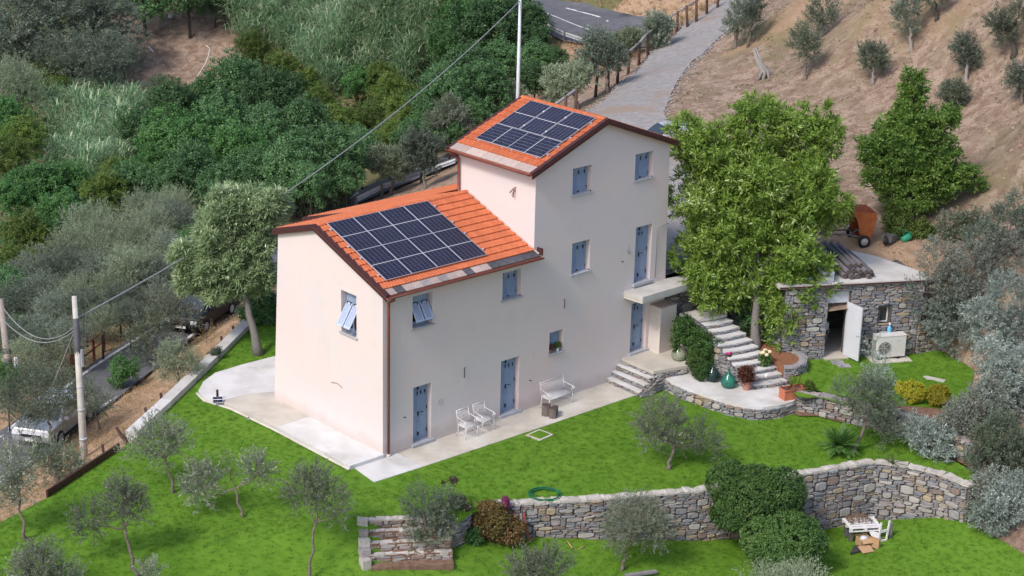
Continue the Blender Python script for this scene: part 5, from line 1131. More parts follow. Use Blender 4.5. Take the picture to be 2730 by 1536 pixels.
olive('olive tree in the straw left of the tall white pole', GT(145, 1215), [(110, 1165, 40, 36), (165, 1175, 34, 34), (125, 1140, 34, 26), (185, 1165, 22, 26)], 8000, leaf=LEAF_OLIVED, seed=15, r=.12)
olive('olive leaning over the silver car by the road', GT(140, 1125), [(60, 985, 62, 42, -1.5), (130, 990, 60, 40, -2.2), (20, 1010, 40, 34, -1), (195, 1000, 44, 32, -2), (95, 940, 30, 28, -1), (120, 1035, 50, 26, -2.8), (60, 1050, 46, 26, -2.5)], 24000, leaf=LEAF_OLIVED, seed=16, r=.06, style='wispy')
olive('thin leaning olive right behind the white pole', GT(250, 1080), [(215, 1005, 34, 26), (255, 1020, 26, 24)], 3500, leaf=LEAF_OLIVED, seed=17, r=.045)
olive('pale feathery olive bush standing in the straw beside the kerb wall', GT(452, 985), [(440, 905, 40, 36), (475, 925, 26, 28), (420, 930, 22, 26)], 9000, leaf=LEAF_OLIVEL, seed=18, r=.045)
olive('olive at the roadside between the white line and the straw bank', GT(405, 920), [(355, 850, 36, 42), (385, 820, 34, 34), (360, 900, 26, 24)], 7500, leaf=LEAF_OLIVED, seed=19, r=.045)
olive('airy olive standing before the black car on the road', GT(475, 880), [(430, 770, 40, 40), (470, 800, 28, 28), (410, 810, 24, 28), (445, 740, 24, 20)], 7500, leaf=LEAF_OLIVE, seed=20, r=.04, style='wispy')
tree_at('roadside_bush', 'low green bush growing at the inner edge of the road', 'bush', GT(300, 985), [(300, 935, 30, 40), (330, 925, 20, 26)], LEAF_B, BARK, 4500, .09, .04, 'broad', 21, .02)
tree_at('roadside_bush', 'sprawling pale bush between the two roadside poles', 'bush', GT(140, 960), [(130, 930, 55, 30), (90, 950, 40, 26), (175, 905, 30, 26)], LEAF_OLIVEL, BARK, 5000, .10, .03, 'wispy', 22, .02)
# --- olives behind the house
BH = [('grey olive behind the low roof beside its ridge', 760, 540, [(745, 500, 34, 30), (770, 520, 28, 26)]), ('feathery olive right of the one beside the ridge', 825, 530, [(815, 478, 40, 32), (840, 500, 30, 26)]),
      ('broad olive behind the low roof where the crash barrier shows', 985, 490, [(980, 420, 62, 44), (1010, 395, 40, 34)]), ('olive with a visible trunk beside the crash barrier behind the tower', 1072, 478, [(1065, 385, 52, 42), (1040, 370, 34, 30)]),
      ('silvery olive rising behind the left eave of the tower', 1160, 400, [(1140, 300, 50, 44), (1110, 330, 34, 34)]), ('pale olive between the tower ridge and the white pole', 1260, 330, [(1255, 262, 46, 30), (1290, 245, 26, 22)]),
      ('olive with a thick trunk standing inside the rail fence near the tower ridge', 1455, 275, [(1430, 200, 66, 40), (1400, 215, 36, 30), (1460, 185, 34, 28)]), ('leaning olive beside the long rail fence of the driveway', 1530, 232, [(1515, 125, 56, 38), (1545, 150, 34, 26), (1490, 150, 28, 30)]),
      ('small olive behind the fence below the upper road', 1580, 150, [(1580, 105, 26, 24)]), ('round dark shrub olive where the rail fence meets the upper road', 1650, 125, [(1648, 82, 30, 30), (1655, 60, 22, 16)])]
for i, (lb, u, v, lb_) in enumerate(BH): olive(lb, GT(u, v), [(a, b, c*.95, d) for a, b, c, d in lb_], 15000, leaf=[LEAF_OLIVEL, LEAF_G][i % 2] if i not in (1, 4, 5) else LEAF_OLIVE, seed=30+i, r=.10 if i in (6, 7) else .07, tl=3.2, ls=1.7, clump=5, cr=.45, core=.8)
# --- olives on the hillside
HT = [('leaning olive tree by the top of the driveway', 1850, 124, [(1858, 45, 34, 34), (1838, 72, 24, 22), (1880, 20, 30, 26)], .13, BARK), ('thin olive tree right behind the leaning one by the driveway', 1882, 116, [(1888, 55, 26, 34), (1900, 20, 24, 24)], .07, BARK),
      ('round headed olive tree on the slope above the tall garden tree', 2023, 205, [(2020, 108, 40, 38), (2035, 120, 24, 28)], .10, BARK), ('olive tree with weeds round its foot at the top of the slope', 2066, 96, [(2070, 20, 36, 40), (2050, 50, 24, 26), (2085, 55, 20, 26)], .09, BARK),
      ('small round olive tree with a pale short trunk in the middle of the slope', 2196, 212, [(2192, 140, 36, 28), (2205, 155, 24, 20)], .08, BARKG), ('tall narrow olive tree with a bleached trunk', 2294, 133, [(2270, 40, 24, 42), (2285, 20, 30, 26), (2290, 62, 26, 20)], .10, BARKG),
      ('dark trunked olive cut off by the top edge of the photo', 2358, 50, [(2350, -12, 40, 20)], .10, BARKD), ('pollarded olive tree with a grooved grey trunk and small head', 2431, 213, [(2428, 125, 28, 32), (2440, 150, 18, 18)], .10, BARKG),
      ('old olive with exposed roots leaning left at the top right', 2552, 142, [(2510, 55, 30, 24), (2530, 80, 24, 22), (2560, 40, 26, 24)], .15, BARKD), ('olive cut by the right edge of the photo below the old rooted olive', 2572, 262, [(2560, 195, 24, 30), (2580, 210, 24, 24)], .08, BARK),
      ('small bushy olive hidden behind the pointed green tree', 2540 - 110, 262, [(2400, 240, 30, 22)], .05, BARK)]
for i, (lb, u, v, lb_, r, bk) in enumerate(HT): olive(lb, GT(u, v), lb_, 6500, leaf=LEAF_G if i % 2 else LEAF_OLIVED, seed=50+i, r=r, bark=bk, limbs=2, ls=1.3, tl=4)
# dead stump
p = GT(1925, 196); st = thing('dead_olive_stump', 'bleached dead olive trunk standing alone on the bare slope', 'tree stump', p)
m = MB(); rs = np.random.RandomState(4); tp = AD(1898, 125, dep(p))-p
for k in range(7):
    a = 2*PI*k/7; m.tube([(.42*math.cos(a), .42*math.sin(a), -.1), (.20*math.cos(a), .20*math.sin(a), .35), tp*.5+np.array([.13*math.cos(a), .13*math.sin(a), 0]), tp+np.array([.06*math.cos(a), .06*math.sin(a), rs.uniform(-.2, .1)])], [.10, .10, .09, .05], 6)
m.build('trunk', BARKG, st)
TRUNKG = M('grey_brown_trunk', (.13, .12, .115), (.20, .185, .175), 9, .95, .6, 30, stretch=(4, 4, .8))
# --- big tree beside the tower
BT = np.array([15.87, -3.30, 1.15])
big = tree_at('garden_tree', 'tall bright green garden tree with drooping shoots beside the tower and stairs', 'tree', BT, [(1905, 335, 120, 78), (2030, 340, 85, 72), (1800, 400, 100, 72), (1780, 520, 85, 95), (1900, 480, 140, 120), (2030, 480, 100, 110), (1760, 640, 62, 62), (1860, 630, 110, 78), (1985, 640, 100, 75), (1780, 720, 38, 50), (1945, 725, 56, 50), (1735, 360, 40, 40), (2045, 420, 60, 60), (2040, 700, 30, 36), (1972, 755, 46, 46), (1968, 812, 26, 34), (1990, 700, 60, 50), (1815, 700, 50, 50), (1880, 400, 90, 70), (1840, 560, 90, 70), (1960, 580, 90, 80)], LEAF_BIG, TRUNKG, 150000, .20, .058, 'big', 101, .20, fork=.32, deep=.72, lumps=.18, limbs=3, clump=6.5, cr=.56, wob=.015, cj=(.84, 1.04), core=.70, tl=1.5)
# underplanting behind the trunk
tree_at('evergreen_shrub', 'dark green shrub filling the planter behind the trunk of the tall tree', 'shrub', (16.5, -2.9, 1.2), [(1955, 820, 50, 50), (1975, 860, 30, 30), (1880, 800, 26, 50)], LEAF_D, BARKD, 9000, .10, .05, 'broad', 102, .03)
# --- chestnut left of the house
CB = G(652, 892)
tree_at('chestnut_tree', 'chestnut tree with pale spiky leaf sprays left of the house', 'tree', CB, [(590, 530, 95, 50), (560, 600, 105, 60), (650, 590, 62, 75), (520, 680, 88, 48), (600, 690, 88, 55), (655, 690, 50, 60), (640, 520, 65, 45), (540, 735, 66, 26), (470, 640, 34, 28), (470, 690, 46, 36), (690, 535, 48, 38), (560, 660, 90, 60)], LEAF_CHEST, TRUNKG, 72000, .27, .052, 'chest', 103, .17, fork=.42, deep=.8, lumps=.15, limbs=3, clump=11, cr=.42, wob=.012)
tree_at('hedge_shrub', 'dark dense hedge behind the chestnut trunk at the corner of the house', 'hedge', G(672, 812), [(660, 770, 50, 40), (640, 790, 40, 25), (690, 790, 34, 26)], LEAF_D, BARKD, 12000, .11, .06, 'broad', 104, .03)
# --- pointed deep green tree on the bank
CT = GT(2290, 562)
tree_at('bushy_tree', 'pointed deep green leafy tree on the bank above the shed', 'tree', CT, [(2298, 222, 30, 40), (2296, 262, 46, 44), (2292, 295, 64, 40), (2275, 325, 82, 45), (2335, 322, 52, 42), (2262, 382, 112, 50), (2350, 385, 84, 50), (2225, 440, 78, 42), (2325, 440, 112, 50), (2420, 445, 58, 32), (2290, 492, 104, 42), (2200, 385, 44, 30), (2385, 300, 26, 22)], LEAF_CONE, BARKD, 56000, .16, .07, 'cone', 105, .17, fork=.35, deep=.72, lumps=.30, limbs=3, tl=1.8, clump=7, cr=.26, cj=(.75, .95), core=.92)
tree_at('flowering_shrub', 'low shrub with small yellow leaves at the foot of the pointed tree', 'shrub', GT(2290, 600), [(2265, 565, 34, 34), (2310, 580, 36, 26), (2240, 540, 20, 40), (2340, 590, 30, 20)], LEAF_Y, BARKD, 7000, .10, .05, 'broad', 106, .02)
# --- clipped ball shrubs
def ball(label, base, lobes, n, seed): return tree_at('clipped_shrub', label, 'shrub', base, lobes, LEAF_BOX, BARKD, n, .070, .046, 'dense', seed, .05, deep=.95, lumps=.06, clump=7, cr=.27, cj=(.74, .84), core=.9)
ball('large dome of clipped dark green shrub in front of the retaining wall', GL(1885, 1398), [(1832, 1212, 66, 52), (1890, 1245, 98, 74), (1968, 1238, 72, 66), (1862, 1290, 88, 46), (1955, 1285, 74, 44), (1905, 1215, 60, 50)], 80000, 111)
ball('second clipped dark green dome just below the large one', GL(1970, 1455), [(1915, 1355, 60, 50), (1990, 1350, 92, 60), (1965, 1378, 92, 48), (2038, 1368, 52, 46)], 66000, 112)
tree_at('lavender_bush', 'silvery lavender bush at the bottom edge below the clipped domes', 'bush', GL(1960, 1540), [(1925, 1482, 44, 26), (2020, 1478, 54, 28), (1975, 1490, 50, 20)], LEAF_OLIVEL, BARK, 13000, .10, .02, 'wispy', 113, .02)
# --- silver shrubs on the right
SV = [('silver leaved shrub rising behind the air conditioner', GT(2400, 905), [(2390, 800, 70, 46), (2330, 790, 46, 28), (2430, 770, 60, 46), (2420, 850, 55, 40)], LEAF_SILV, 15000), ('large grey silver shrub spilling over the right edge of the shed roof', GT(2470, 800), [(2440, 680, 86, 62), (2360, 660, 60, 48), (2520, 640, 66, 60), (2400, 720, 70, 34), (2320, 730, 56, 26)], LEAF_SILVG, 20000),
      ('tall pale silver shrub at the right edge above the garden wall', GT(2560, 900), [(2540, 760, 66, 60), (2500, 830, 60, 50), (2570, 850, 50, 60), (2470, 790, 40, 36)], LEAF_SILV, 18000), ('brown grey shrub above the old wheel', GT(2470, 1120), [(2450, 1040, 62, 50), (2410, 1070, 44, 40), (2490, 1010, 50, 50)], LEAF_SILVG, 15000),
      ('blue silver shrub growing over the end of the garden wall', G(2345, 1150), [(2340, 1100, 56, 30), (2365, 1130, 46, 30), (2310, 1080, 34, 24), (2385, 1160, 30, 20)], LEAF_SILV, 9000), ('green silver shrub filling the bank under the tall pale one', GT(2540, 1060), [(2530, 960, 60, 60), (2560, 1030, 44, 50), (2500, 900, 50, 40), (2570, 930, 40, 60)], LEAF_SILV, 15000),
      ('bright silver shrub at the right edge beside the lower lawn', GT(2550, 1330), [(2530, 1270, 50, 46), (2560, 1240, 36, 40), (2500, 1300, 46, 32)], LEAF_SILV, 12000), ('silver shrub leaning over the old wooden wheel', GT(2500, 1310), [(2490, 1235, 40, 40), (2475, 1275, 30, 26)], LEAF_SILVG, 8000),
      ('dark olive mass between the silver shrubs at the right edge', GT(2560, 1200), [(2520, 1110, 60, 60), (2480, 1150, 50, 40), (2560, 1160, 50, 50)], LEAF_OLIVED, 14000), ('grey shrub at the right edge above the shed', GT(2560, 640), [(2530, 560, 50, 44), (2570, 520, 40, 44), (2470, 600, 50, 30)], LEAF_G, 9000),
      ('olive shrub on the bank right of the pointed tree', GT(2420, 600), [(2400, 570, 40, 26), (2450, 560, 30, 24)], LEAF_OLIVED, 6000)]
for i, (lb, b, lb_, lf, n) in enumerate(SV): tree_at('silver_shrub', lb, 'shrub', b, lb_, lf, BARK, n, .115, .034, 'silver', 120+i, .05, group='grey and silver shrubs along the right edge', deep=.8)
# --- small garden plants
tree_at('yellow_shrub', 'rounded yellow leaved shrub on the garden wall, right of its pair', 'shrub', G(2360, 1022, .82), [(2360, 995, 34, 26)], LEAF_YEL, BARK, 6500, .06, .035, 'dense', 140, .02)
tree_at('yellow_shrub', 'yellow green shrub on the garden wall, left of its rounder neighbour', 'shrub', G(2300, 1015, .82), [(2298, 985, 32, 26), (2265, 975, 14, 14)], LEAF_YEL, BARK, 6000, .06, .035, 'dense', 141, .02)
tree_at('column_shrub', 'narrow olive green column shrub beside the terracotta planter', 'shrub', G(2035, 1040), [(2035, 985, 17, 28), (2035, 1010, 16, 24)], LEAF_Y, BARKD, 3500, .06, .03, 'dense', 142, .02)
tree_at('autumn_shrub', 'autumn coloured shrub with green and reddish leaves at the left end of the retaining wall', 'shrub', GL(1245, 1368), [(1240, 1310, 62, 42), (1200, 1330, 34, 34), (1285, 1335, 40, 34), (1225, 1285, 32, 22)], LEAF_RED, BARKD, 15000, .10, .045, 'broad', 143, .03)
tree_at('green_bush', 'small fresh green bush tucked under the autumn shrub', 'bush', GL(1190, 1366), [(1190, 1350, 22, 20)], LEAF_B, BARKD, 2500, .08, .045, 'broad', 144, .01)
tree_at('magenta_shrub', 'magenta leaved plant on the wall top behind the autumn shrub', 'plant', G(1272, 1278), [(1270, 1262, 11, 14)], leafmat('magenta_leaves', (.16, .02, .09), (.28, .04, .16)), BARKD, 900, .06, .03, 'broad', 145, .01)
tree_at('creeper', 'green creeper growing down the bank wall left of the stairs', 'creeper', (13.9, -2.7, .5), [(1745, 850, 44, 26), (1780, 870, 34, 26), (1765, 905, 36, 32), (1720, 820, 26, 26), (1700, 850, 14, 40)], LEAF_IVY, BARKD, 14000, .085, .06, 'broad', 146, .02)
tree_at('evergreen_shrub', 'rounded dark green shrub at the foot of the creeper', 'shrub', (13.75, -3.6, .5), [(1765, 930, 30, 24), (1750, 905, 26, 24)], LEAF_IVY, BARKD, 7000, .06, .03, 'dense', 147, .02)
tree_at('wall_creeper', 'small green creeper trailing over the left kerb wall', 'creeper', G(545, 905), [(540, 890, 12, 14), (550, 880, 8, 8)], LEAF_OLIVED, BARKD, 1200, .06, .04, 'broad', 148, .01)
tree_at('straw_bush', 'dried straw coloured bush at the road edge below the black car', 'bush', GT(520, 862), [(520, 846, 15, 11)], LEAF_DRY, BARKD, 500, .08, .015, 'wispy', 149, .01)
tree_at('dead_bush', 'patch of dead dark leaves hanging over the lawn above the garden steps', 'bush', G(1150, 1285), [(1150, 1262, 22, 14), (1120, 1215, 9, 6), (1140, 1210, 14, 6), (1175, 1270, 14, 10)], LEAF_DARKB, BARKD, 1400, .07, .04, 'broad', 150, .01)
# cycad
cy = thing('cycad', 'round dark green cycad palm on the upper lawn', 'palm', G(2108, 1138)); rs = np.random.RandomState(8)
m = MB(); m.tube([(0, 0, -.1), (0, 0, .3)], [.16, .13], 10); m.build('trunk', BARKD, cy)
for k in range(64):
    az = rs.uniform(0, 2*PI); el = rs.uniform(.05, 1.35); L = rs.uniform(.78, .95); V = []; F = []; T = []; d = np.array([math.cos(az), math.sin(az), 0]); s = np.array([-math.sin(az), math.cos(az), 0]); pts = []
    for i in range(11):
        t = i/10; e = el-.5*t*t*(1.2-el/2); pts.append((pts[-1]+(d*math.cos(e)+np.array([0, 0, math.sin(e)]))*L/10) if pts else np.array([0, 0, .25]))
    V = [pts[0]]; P = []; D = []; N = []
    for i in range(1, 11):
        t = i/10; ax = pts[i]-pts[i-1]; ax /= np.linalg.norm(ax)
        for q in (0, .5):
            for sg in (-1, 1): P.append(pts[i-1]+(pts[i]-pts[i-1])*q); D.append(ax*.9+s*sg*.8); N.append(np.cross(ax, s)+0*s)
    P = np.array(P); n = len(P); ll = .17*np.sin(np.linspace(.5, 3.0, n)); Vv, Ff, Tt = leafquads(P, np.array(D), np.array(N), ll+.03, np.full(n, .032), rs.rand(n)*.9); put('frond', npmesh('frond', Vv, Ff, [LEAF_PALM], Tt), cy)
ag = thing('spiky_plant', 'low tuft of long spiky leaves on top of the retaining wall', 'plant', G(2245, 1168)); 
for k in range(26):
    az = rs.uniform(0, 2*PI); el = rs.uniform(.2, 1.2); L = rs.uniform(.4, .65); d = np.array([math.cos(az), math.sin(az), 0]); pts = [np.zeros(3)]
    for i in range(5): e = el-.9*(i/5)**1.5; pts.append(pts[-1]+(d*math.cos(e)+np.array([0, 0, math.sin(e)]))*L/5)
    m = MB(); m.tube(pts, [.016, .015, .012, .009, .006, .002], 3); m.build('leaf', M('spiky_leaf', (.08, .12, .04), (.14, .16, .07), 9) if k == 0 else bpy.data.materials['spiky_leaf'], ag)
# ================================================================== the wooded valley
def proto(name, kind, n, L, W, leaf, rx, rz, seed, style, nl=7):
    rs = np.random.RandomState(seed); lobes = [(0, 0, rz*.15, rx*.62, rx*.62, rz*.62)]
    for k in range(nl):
        a = 2*PI*k/nl+rs.uniform(-.4, .4); rr = rs.uniform(.40, .62)*rx; z = rs.uniform(-.45, .55)*rz; s = rs.uniform(.34, .52); lobes.append((rr*math.cos(a), rr*math.sin(a), z, rx*s, rx*s, rz*s*.9))
    for k in range(16):
        d = unit(rs, 1)[0]; d[2] = abs(d[2])*.9-.15; s = rs.uniform(.17, .27); lobes.append((d[0]*rx*.82, d[1]*rx*.82, d[2]*rz*.85, rx*s, rx*s, rx*s*.8))
    lobes.append((rs.uniform(-.2, .2)*rx, rs.uniform(-.2, .2)*rx, .62*rz, rx*.4, rx*.4, rz*.38))
    return crown_mesh(name, lobes, leaf, n, L, W, style, seed, lumps=.25)
WOOD = {}
def wk(key, leaf, L, W, style, n, ratio=1.0):
    WOOD[key] = [proto('crown', key, n, L, W, leaf, 1.0, ratio, 200+i*7+ord(key[0]), style) for i in range(3)]
wk('D', LEAF_D, .068, .042, 'broad', 15000, 1.05); wk('B', LEAF_B, .070, .046, 'broad', 15000, 1.05); wk('Y', LEAF_Y, .060, .036, 'broad', 12000, 1.0); wk('G', LEAF_G, .065, .018, 'silver', 17000, 1.1); wk('S', LEAF_OLIVEL, .060, .014, 'olive', 17000, 1.0)
WTR = []
for i in range(3):
    rs = np.random.RandomState(i); m = MB(); m.tube([(0, 0, -.8), (.05*i, 0, 0), (0, .04, .9), (.03, 0, 1.4)], [.075, .06, .05, .035], 7)
    for k in range(5): limb(m, (0, .03, .9), (rs.uniform(-.6, .6), rs.uniform(-.6, .6), 1.5+rs.uniform(-.2, .4)), .03, .012, rs, .06, 4, 5)
    WTR.append(m.mesh('trunk', BARKD))
WL = [ # u, v, radius px, kind, words
 (50, 60, 130, 'G', 'grey green'), (175, 40, 110, 'G', 'grey green'), (285, 70, 80, 'G', 'grey green'), (235, 155, 85, 'G', 'grey green'), (150, 160, 70, 'G', 'grey green'), (310, 150, 50, 'G', 'grey green'), (265, 205, 45, 'G', 'grey green'), (40, 225, 75, 'S', 'silvery'),
 (80, 120, 52, 'Y', 'yellow green'), (120, 185, 48, 'Y', 'yellow green'), (140, 225, 40, 'Y', 'yellow green'), (20, 150, 60, 'G', 'grey green'), (360, -25, 80, 'D', 'dark green'), (470, -25, 80, 'D', 'dark green'), (560, -20, 60, 'D', 'dark green'), (540, 10, 34, 'G', 'grey green'),
 (20, 300, 55, 'B', 'fresh green'), (60, 350, 60, 'Y', 'yellow green'), (15, 400, 60, 'Y', 'yellow green'), (430, 270, 65, 'D', 'dark green'), (520, 250, 60, 'D', 'dark green'), (600, 215, 80, 'D', 'dark green'), (690, 260, 80, 'D', 'dark green'), (560, 310, 80, 'D', 'dark green'), (360, 330, 62, 'D', 'dark green'),
 (430, 360, 80, 'B', 'fresh green'), (520, 380, 90, 'B', 'fresh green'), (610, 400, 80, 'B', 'fresh green'), (680, 350, 80, 'D', 'dark green'), (770, 330, 85, 'D', 'dark green'), (740, 420, 85, 'D', 'dark green'), (840, 400, 80, 'D', 'dark green'), (850, 320, 60, 'Y', 'yellow green'), (640, 125, 52, 'Y', 'olive yellow'), (710, 170, 46, 'Y', 'olive yellow'), (770, 215, 48, 'Y', 'olive yellow'),
 (800, 260, 48, 'Y', 'olive yellow'), (470, 450, 80, 'D', 'dark green'), (380, 430, 60, 'B', 'fresh green'), (570, 470, 70, 'D', 'dark green'), (330, 470, 60, 'D', 'dark green'), (260, 490, 62, 'Y', 'bright yellow green'), (300, 440, 48, 'Y', 'bright yellow green'), (180, 470, 62, 'B', 'fresh green'), (100, 480, 66, 'B', 'fresh green'), (40, 500, 60, 'B', 'fresh green'), (150, 540, 60, 'B', 'fresh green'),
 (60, 590, 62, 'Y', 'bright yellow green'), (110, 610, 48, 'Y', 'bright yellow green'), (20, 660, 55, 'Y', 'bright yellow green'), (230, 590, 72, 'S', 'silvery'), (300, 620, 80, 'S', 'silvery'), (190, 640, 66, 'S', 'silvery'), (370, 590, 66, 'S', 'silvery'), (370, 540, 60, 'S', 'silvery'), (440, 560, 52, 'G', 'grey green'), (330, 690, 70, 'S', 'silvery'), (250, 700, 66, 'G', 'grey green'), (150, 700, 66, 'G', 'grey green'),
 (80, 690, 60, 'G', 'grey green'), (60, 770, 66, 'G', 'grey green'), (140, 790, 55, 'G', 'grey green'), (215, 780, 55, 'G', 'grey green'), (300, 760, 50, 'G', 'grey green'), (370, 700, 55, 'G', 'grey green'), (430, 640, 55, 'G', 'grey green'), (440, 520, 50, 'S', 'silvery'), (20, 860, 60, 'G', 'grey green'), (60, 900, 46, 'S', 'silvery'), (20, 960, 40, 'B', 'fresh green'), (20, 740, 60, 'D', 'dark green'),
 (690, 490, 44, 'D', 'dark green'), (660, 440, 66, 'D', 'dark green'), (780, 470, 56, 'D', 'dark green'), (870, 450, 50, 'D', 'dark green'), (910, 380, 60, 'D', 'dark green'), (930, 300, 55, 'Y', 'olive yellow'), (985, 240, 60, 'Y', 'olive yellow'), (960, 200, 45, 'Y', 'olive yellow'), (1020, 290, 60, 'Y', 'olive yellow'), (1040, 350, 55, 'D', 'dark green'), (980, 350, 50, 'Y', 'olive yellow'),
 (1120, 250, 80, 'D', 'dark green'), (1180, 190, 80, 'D', 'dark green'), (1150, 120, 70, 'B', 'fresh green'), (1230, 90, 90, 'D', 'dark green'), (1250, 20, 80, 'B', 'fresh green'), (1170, 40, 64, 'B', 'fresh green'), (1335, 60, 50, 'D', 'dark green'), (1262, 160, 60, 'D', 'dark green'), (1345, 200, 46, 'D', 'dark green'), (1220, 230, 70, 'D', 'dark green'), (1350, 150, 48, 'D', 'dark green'), (1340, 100, 40, 'D', 'dark green'),
 (100, 850, 52, 'G', 'g'), (180, 850, 48, 'G', 'g'), (255, 815, 50, 'S', 'g'), (325, 800, 42, 'G', 'g'), (395, 752, 44, 'G', 'g'), (20, 1015, 36, 'S', 'g'), (110, 745, 55, 'G', 'g'), (20, 800, 50, 'G', 'g'), (290, 735, 50, 'S', 'g'), (200, 745, 55, 'S', 'g'), (45, 840, 46, 'D', 'g'), (450, 700, 44, 'G', 'g'), (400, 650, 50, 'S', 'g'), (250, 270, 34, 'B', 'g'), (480, 620, 46, 'D', 'g'), (150, 590, 50, 'B', 'g'),
 (1180, 290, 50, 'D', 'dark green'), (1400, 150, 34, 'D', 'dark green'), (1380, 200, 34, 'D', 'dark green'), (1130, 330, 40, 'D', 'dark green'), (1070, 320, 40, 'B', 'fresh green'), (900, 210, 40, 'B', 'fresh green')]
KW = {'D': 'dark green', 'B': 'fresh green', 'Y': 'yellow green', 'G': 'grey green', 'S': 'silvery'}
GRP = {'D': 'dark green trees in the valley', 'B': 'fresh green trees in the valley', 'Y': 'yellow green trees in the valley', 'G': 'grey green trees beyond the road', 'S': 'silvery trees beyond the road'}
ANC = [('the top left corner of the photo', 0, 0), ('the bare brown bank', 440, 140), ('the pale cane thicket', 240, 330), ('the green cane thicket', 850, 100), ('the chestnut crown', 590, 560), ('the low roof ridge', 900, 500), ('the tower roof', 1250, 330), ('the lamp post', 1305, 120), ('the white utility pole', 190, 850), ('the wooden road fence', 220, 905), ('the left edge of the photo', 0, 520), ('the overhead cable', 900, 330), ('the upper road', 1380, 60)]
_used = set()
def vlabel(u, v, rp, kd):
    size = 'small' if rp < 50 else 'large' if rp >= 76 else 'medium'; c = sorted(ANC, key=lambda a: math.hypot(a[1]-u, a[2]-v))
    for far in (0, 1, 2):
        n_, au, av = c[far]; dx, dy = u-au, v-av
        dirs = (['right of', 'just right of'] if dx > 0 else ['left of', 'just left of']) if abs(dx) > abs(dy) else (['below', 'just below'] if dy > 0 else ['above', 'just above'])
        dirs += (['below and right of'] if dx > 0 else ['below and left of']) if dy > 0 else (['above and right of'] if dx > 0 else ['above and left of'])
        if 'edge' in n_ or 'corner' in n_: dirs = ['nearest to', 'close to', 'a little way in from']
        for d in dirs:
            for form in ('rounded', 'dense', 'bushy'):
                l = f'{size} {KW[kd]} {form} tree {d} {n_}'
                if form == 'rounded': l = f'{size} {KW[kd]} tree {d} {n_}'
                if l not in _used and form == 'rounded': _used.add(l); return l
    for o in ('second', 'third', 'fourth', 'fifth', 'sixth', 'seventh', 'eighth'):
        n_, au, av = c[0]; l = f'{o} {KW[kd]} {size} tree out from {n_}'
        if l not in _used: _used.add(l); return l
rsV = np.random.RandomState(17)
for i, (u, v, rp, kd, w_) in enumerate(WL):
    hc = 2.6; 
    for _ in range(3):
        b = GT(u, v, hc); dp = dep(b); R = rp*dp/FPX; hc = max(1.6, 1.25*R+.6)
    b = GT(u, v, hc); t = thing('valley_tree', vlabel(u, v, rp, kd), 'tree', b, rsV.uniform(0, 6.28), GRP[kd])
    cr = put('crown', WOOD[kd][i % 3], t, (0, 0, hc), None, (R*1.12, R*1.12, R*1.08)); tr = put('trunk', WTR[i % 3], t, (0, 0, hc-1.5*R*.9), None, (R*.9, R*.9, R*.9))
# reeds
def reed_clump(seed, n=260):
    rs = np.random.RandomState(seed); V = []; F = []; T = []
    for k in range(n):
        a = rs.uniform(0, 2*PI); r0 = rs.uniform(0, .9); b = np.array([r0*math.cos(a), r0*math.sin(a), rs.uniform(.4, 2.6)]); az = a+rs.normal()*.8; d = np.array([math.cos(az), math.sin(az), 0]); L = rs.uniform(.6, 1.3); el = rs.uniform(.7, 1.4); s = np.array([-math.sin(az), math.cos(az), 0])*rs.uniform(.016, .034); pts = [b]
        for i in range(4): e = el-1.9*(i/4)**1.1; pts.append(pts[-1]+(d*math.cos(e)+np.array([0, 0, math.sin(e)]))*L/4)
        tt = rs.rand()*.85 if rs.rand() < .88 else 1.0
        for i, p in enumerate(pts): w_ = [1, 1, .8, .5, .05][i]; V += [p-s*w_, p+s*w_]; T += [tt, tt]
        o = len(V)-10; F += [(o+2*i, o+2*i+1, o+2*i+3, o+2*i+2) for i in range(4)]
    return np.array(V), np.array(F), np.array(T)
RC = [reed_clump(s) for s in range(4)]
def reeds(label, spots, group):
    V = []; F = []; T = []; nb = 0; rs = np.random.RandomState(len(spots))
    for u, v, s in spots:
        b = GT(u, v, 1.4*s); c = RC[rs.randint(4)]; a = rs.uniform(0, 6.28); Rm = rotm(0, 0, a); V.append(c[0] @ Rm.T*s*rs.uniform(.85, 1.2)+b); F.append(c[1]+nb); T.append(np.clip(c[2]+rs.uniform(-.12, .12), 0, 1)); nb += len(c[0])
    o = put('cane_thicket', npmesh('cane_thicket', np.concatenate(V), np.concatenate(F), [LEAF_REED], np.concatenate(T))); tag(o, label, 'canes', None, 'stuff')
rs = np.random.RandomState(6); sp_ = []
poly = [(590, -10), (1130, -20), (1110, 60), (1110, 130), (1060, 190), (900, 180), (850, 210), (800, 190), (740, 130), (660, 100), (590, 80)]
while len(sp_) < 150:
    q = (rs.uniform(580, 1140), rs.uniform(-20, 230))
    if inpoly([q], poly)[0]: sp_.append((*q, rs.uniform(.8, 1.15)))
reeds('thicket of tall green canes below the crash barrier at the top of the photo', sp_, None)
sp_ = []; poly = [(100, 260), (280, 225), (350, 250), (400, 300), (340, 380), (300, 440), (200, 440), (110, 420), (150, 330)]
while len(sp_) < 64:
    q = (rs.uniform(90, 410), rs.uniform(220, 450))
    if inpoly([q], poly)[0]: sp_.append((*q, rs.uniform(.7, 1.05)))
reeds('thicket of paler canes below the bare brown bank on the left', sp_, None)
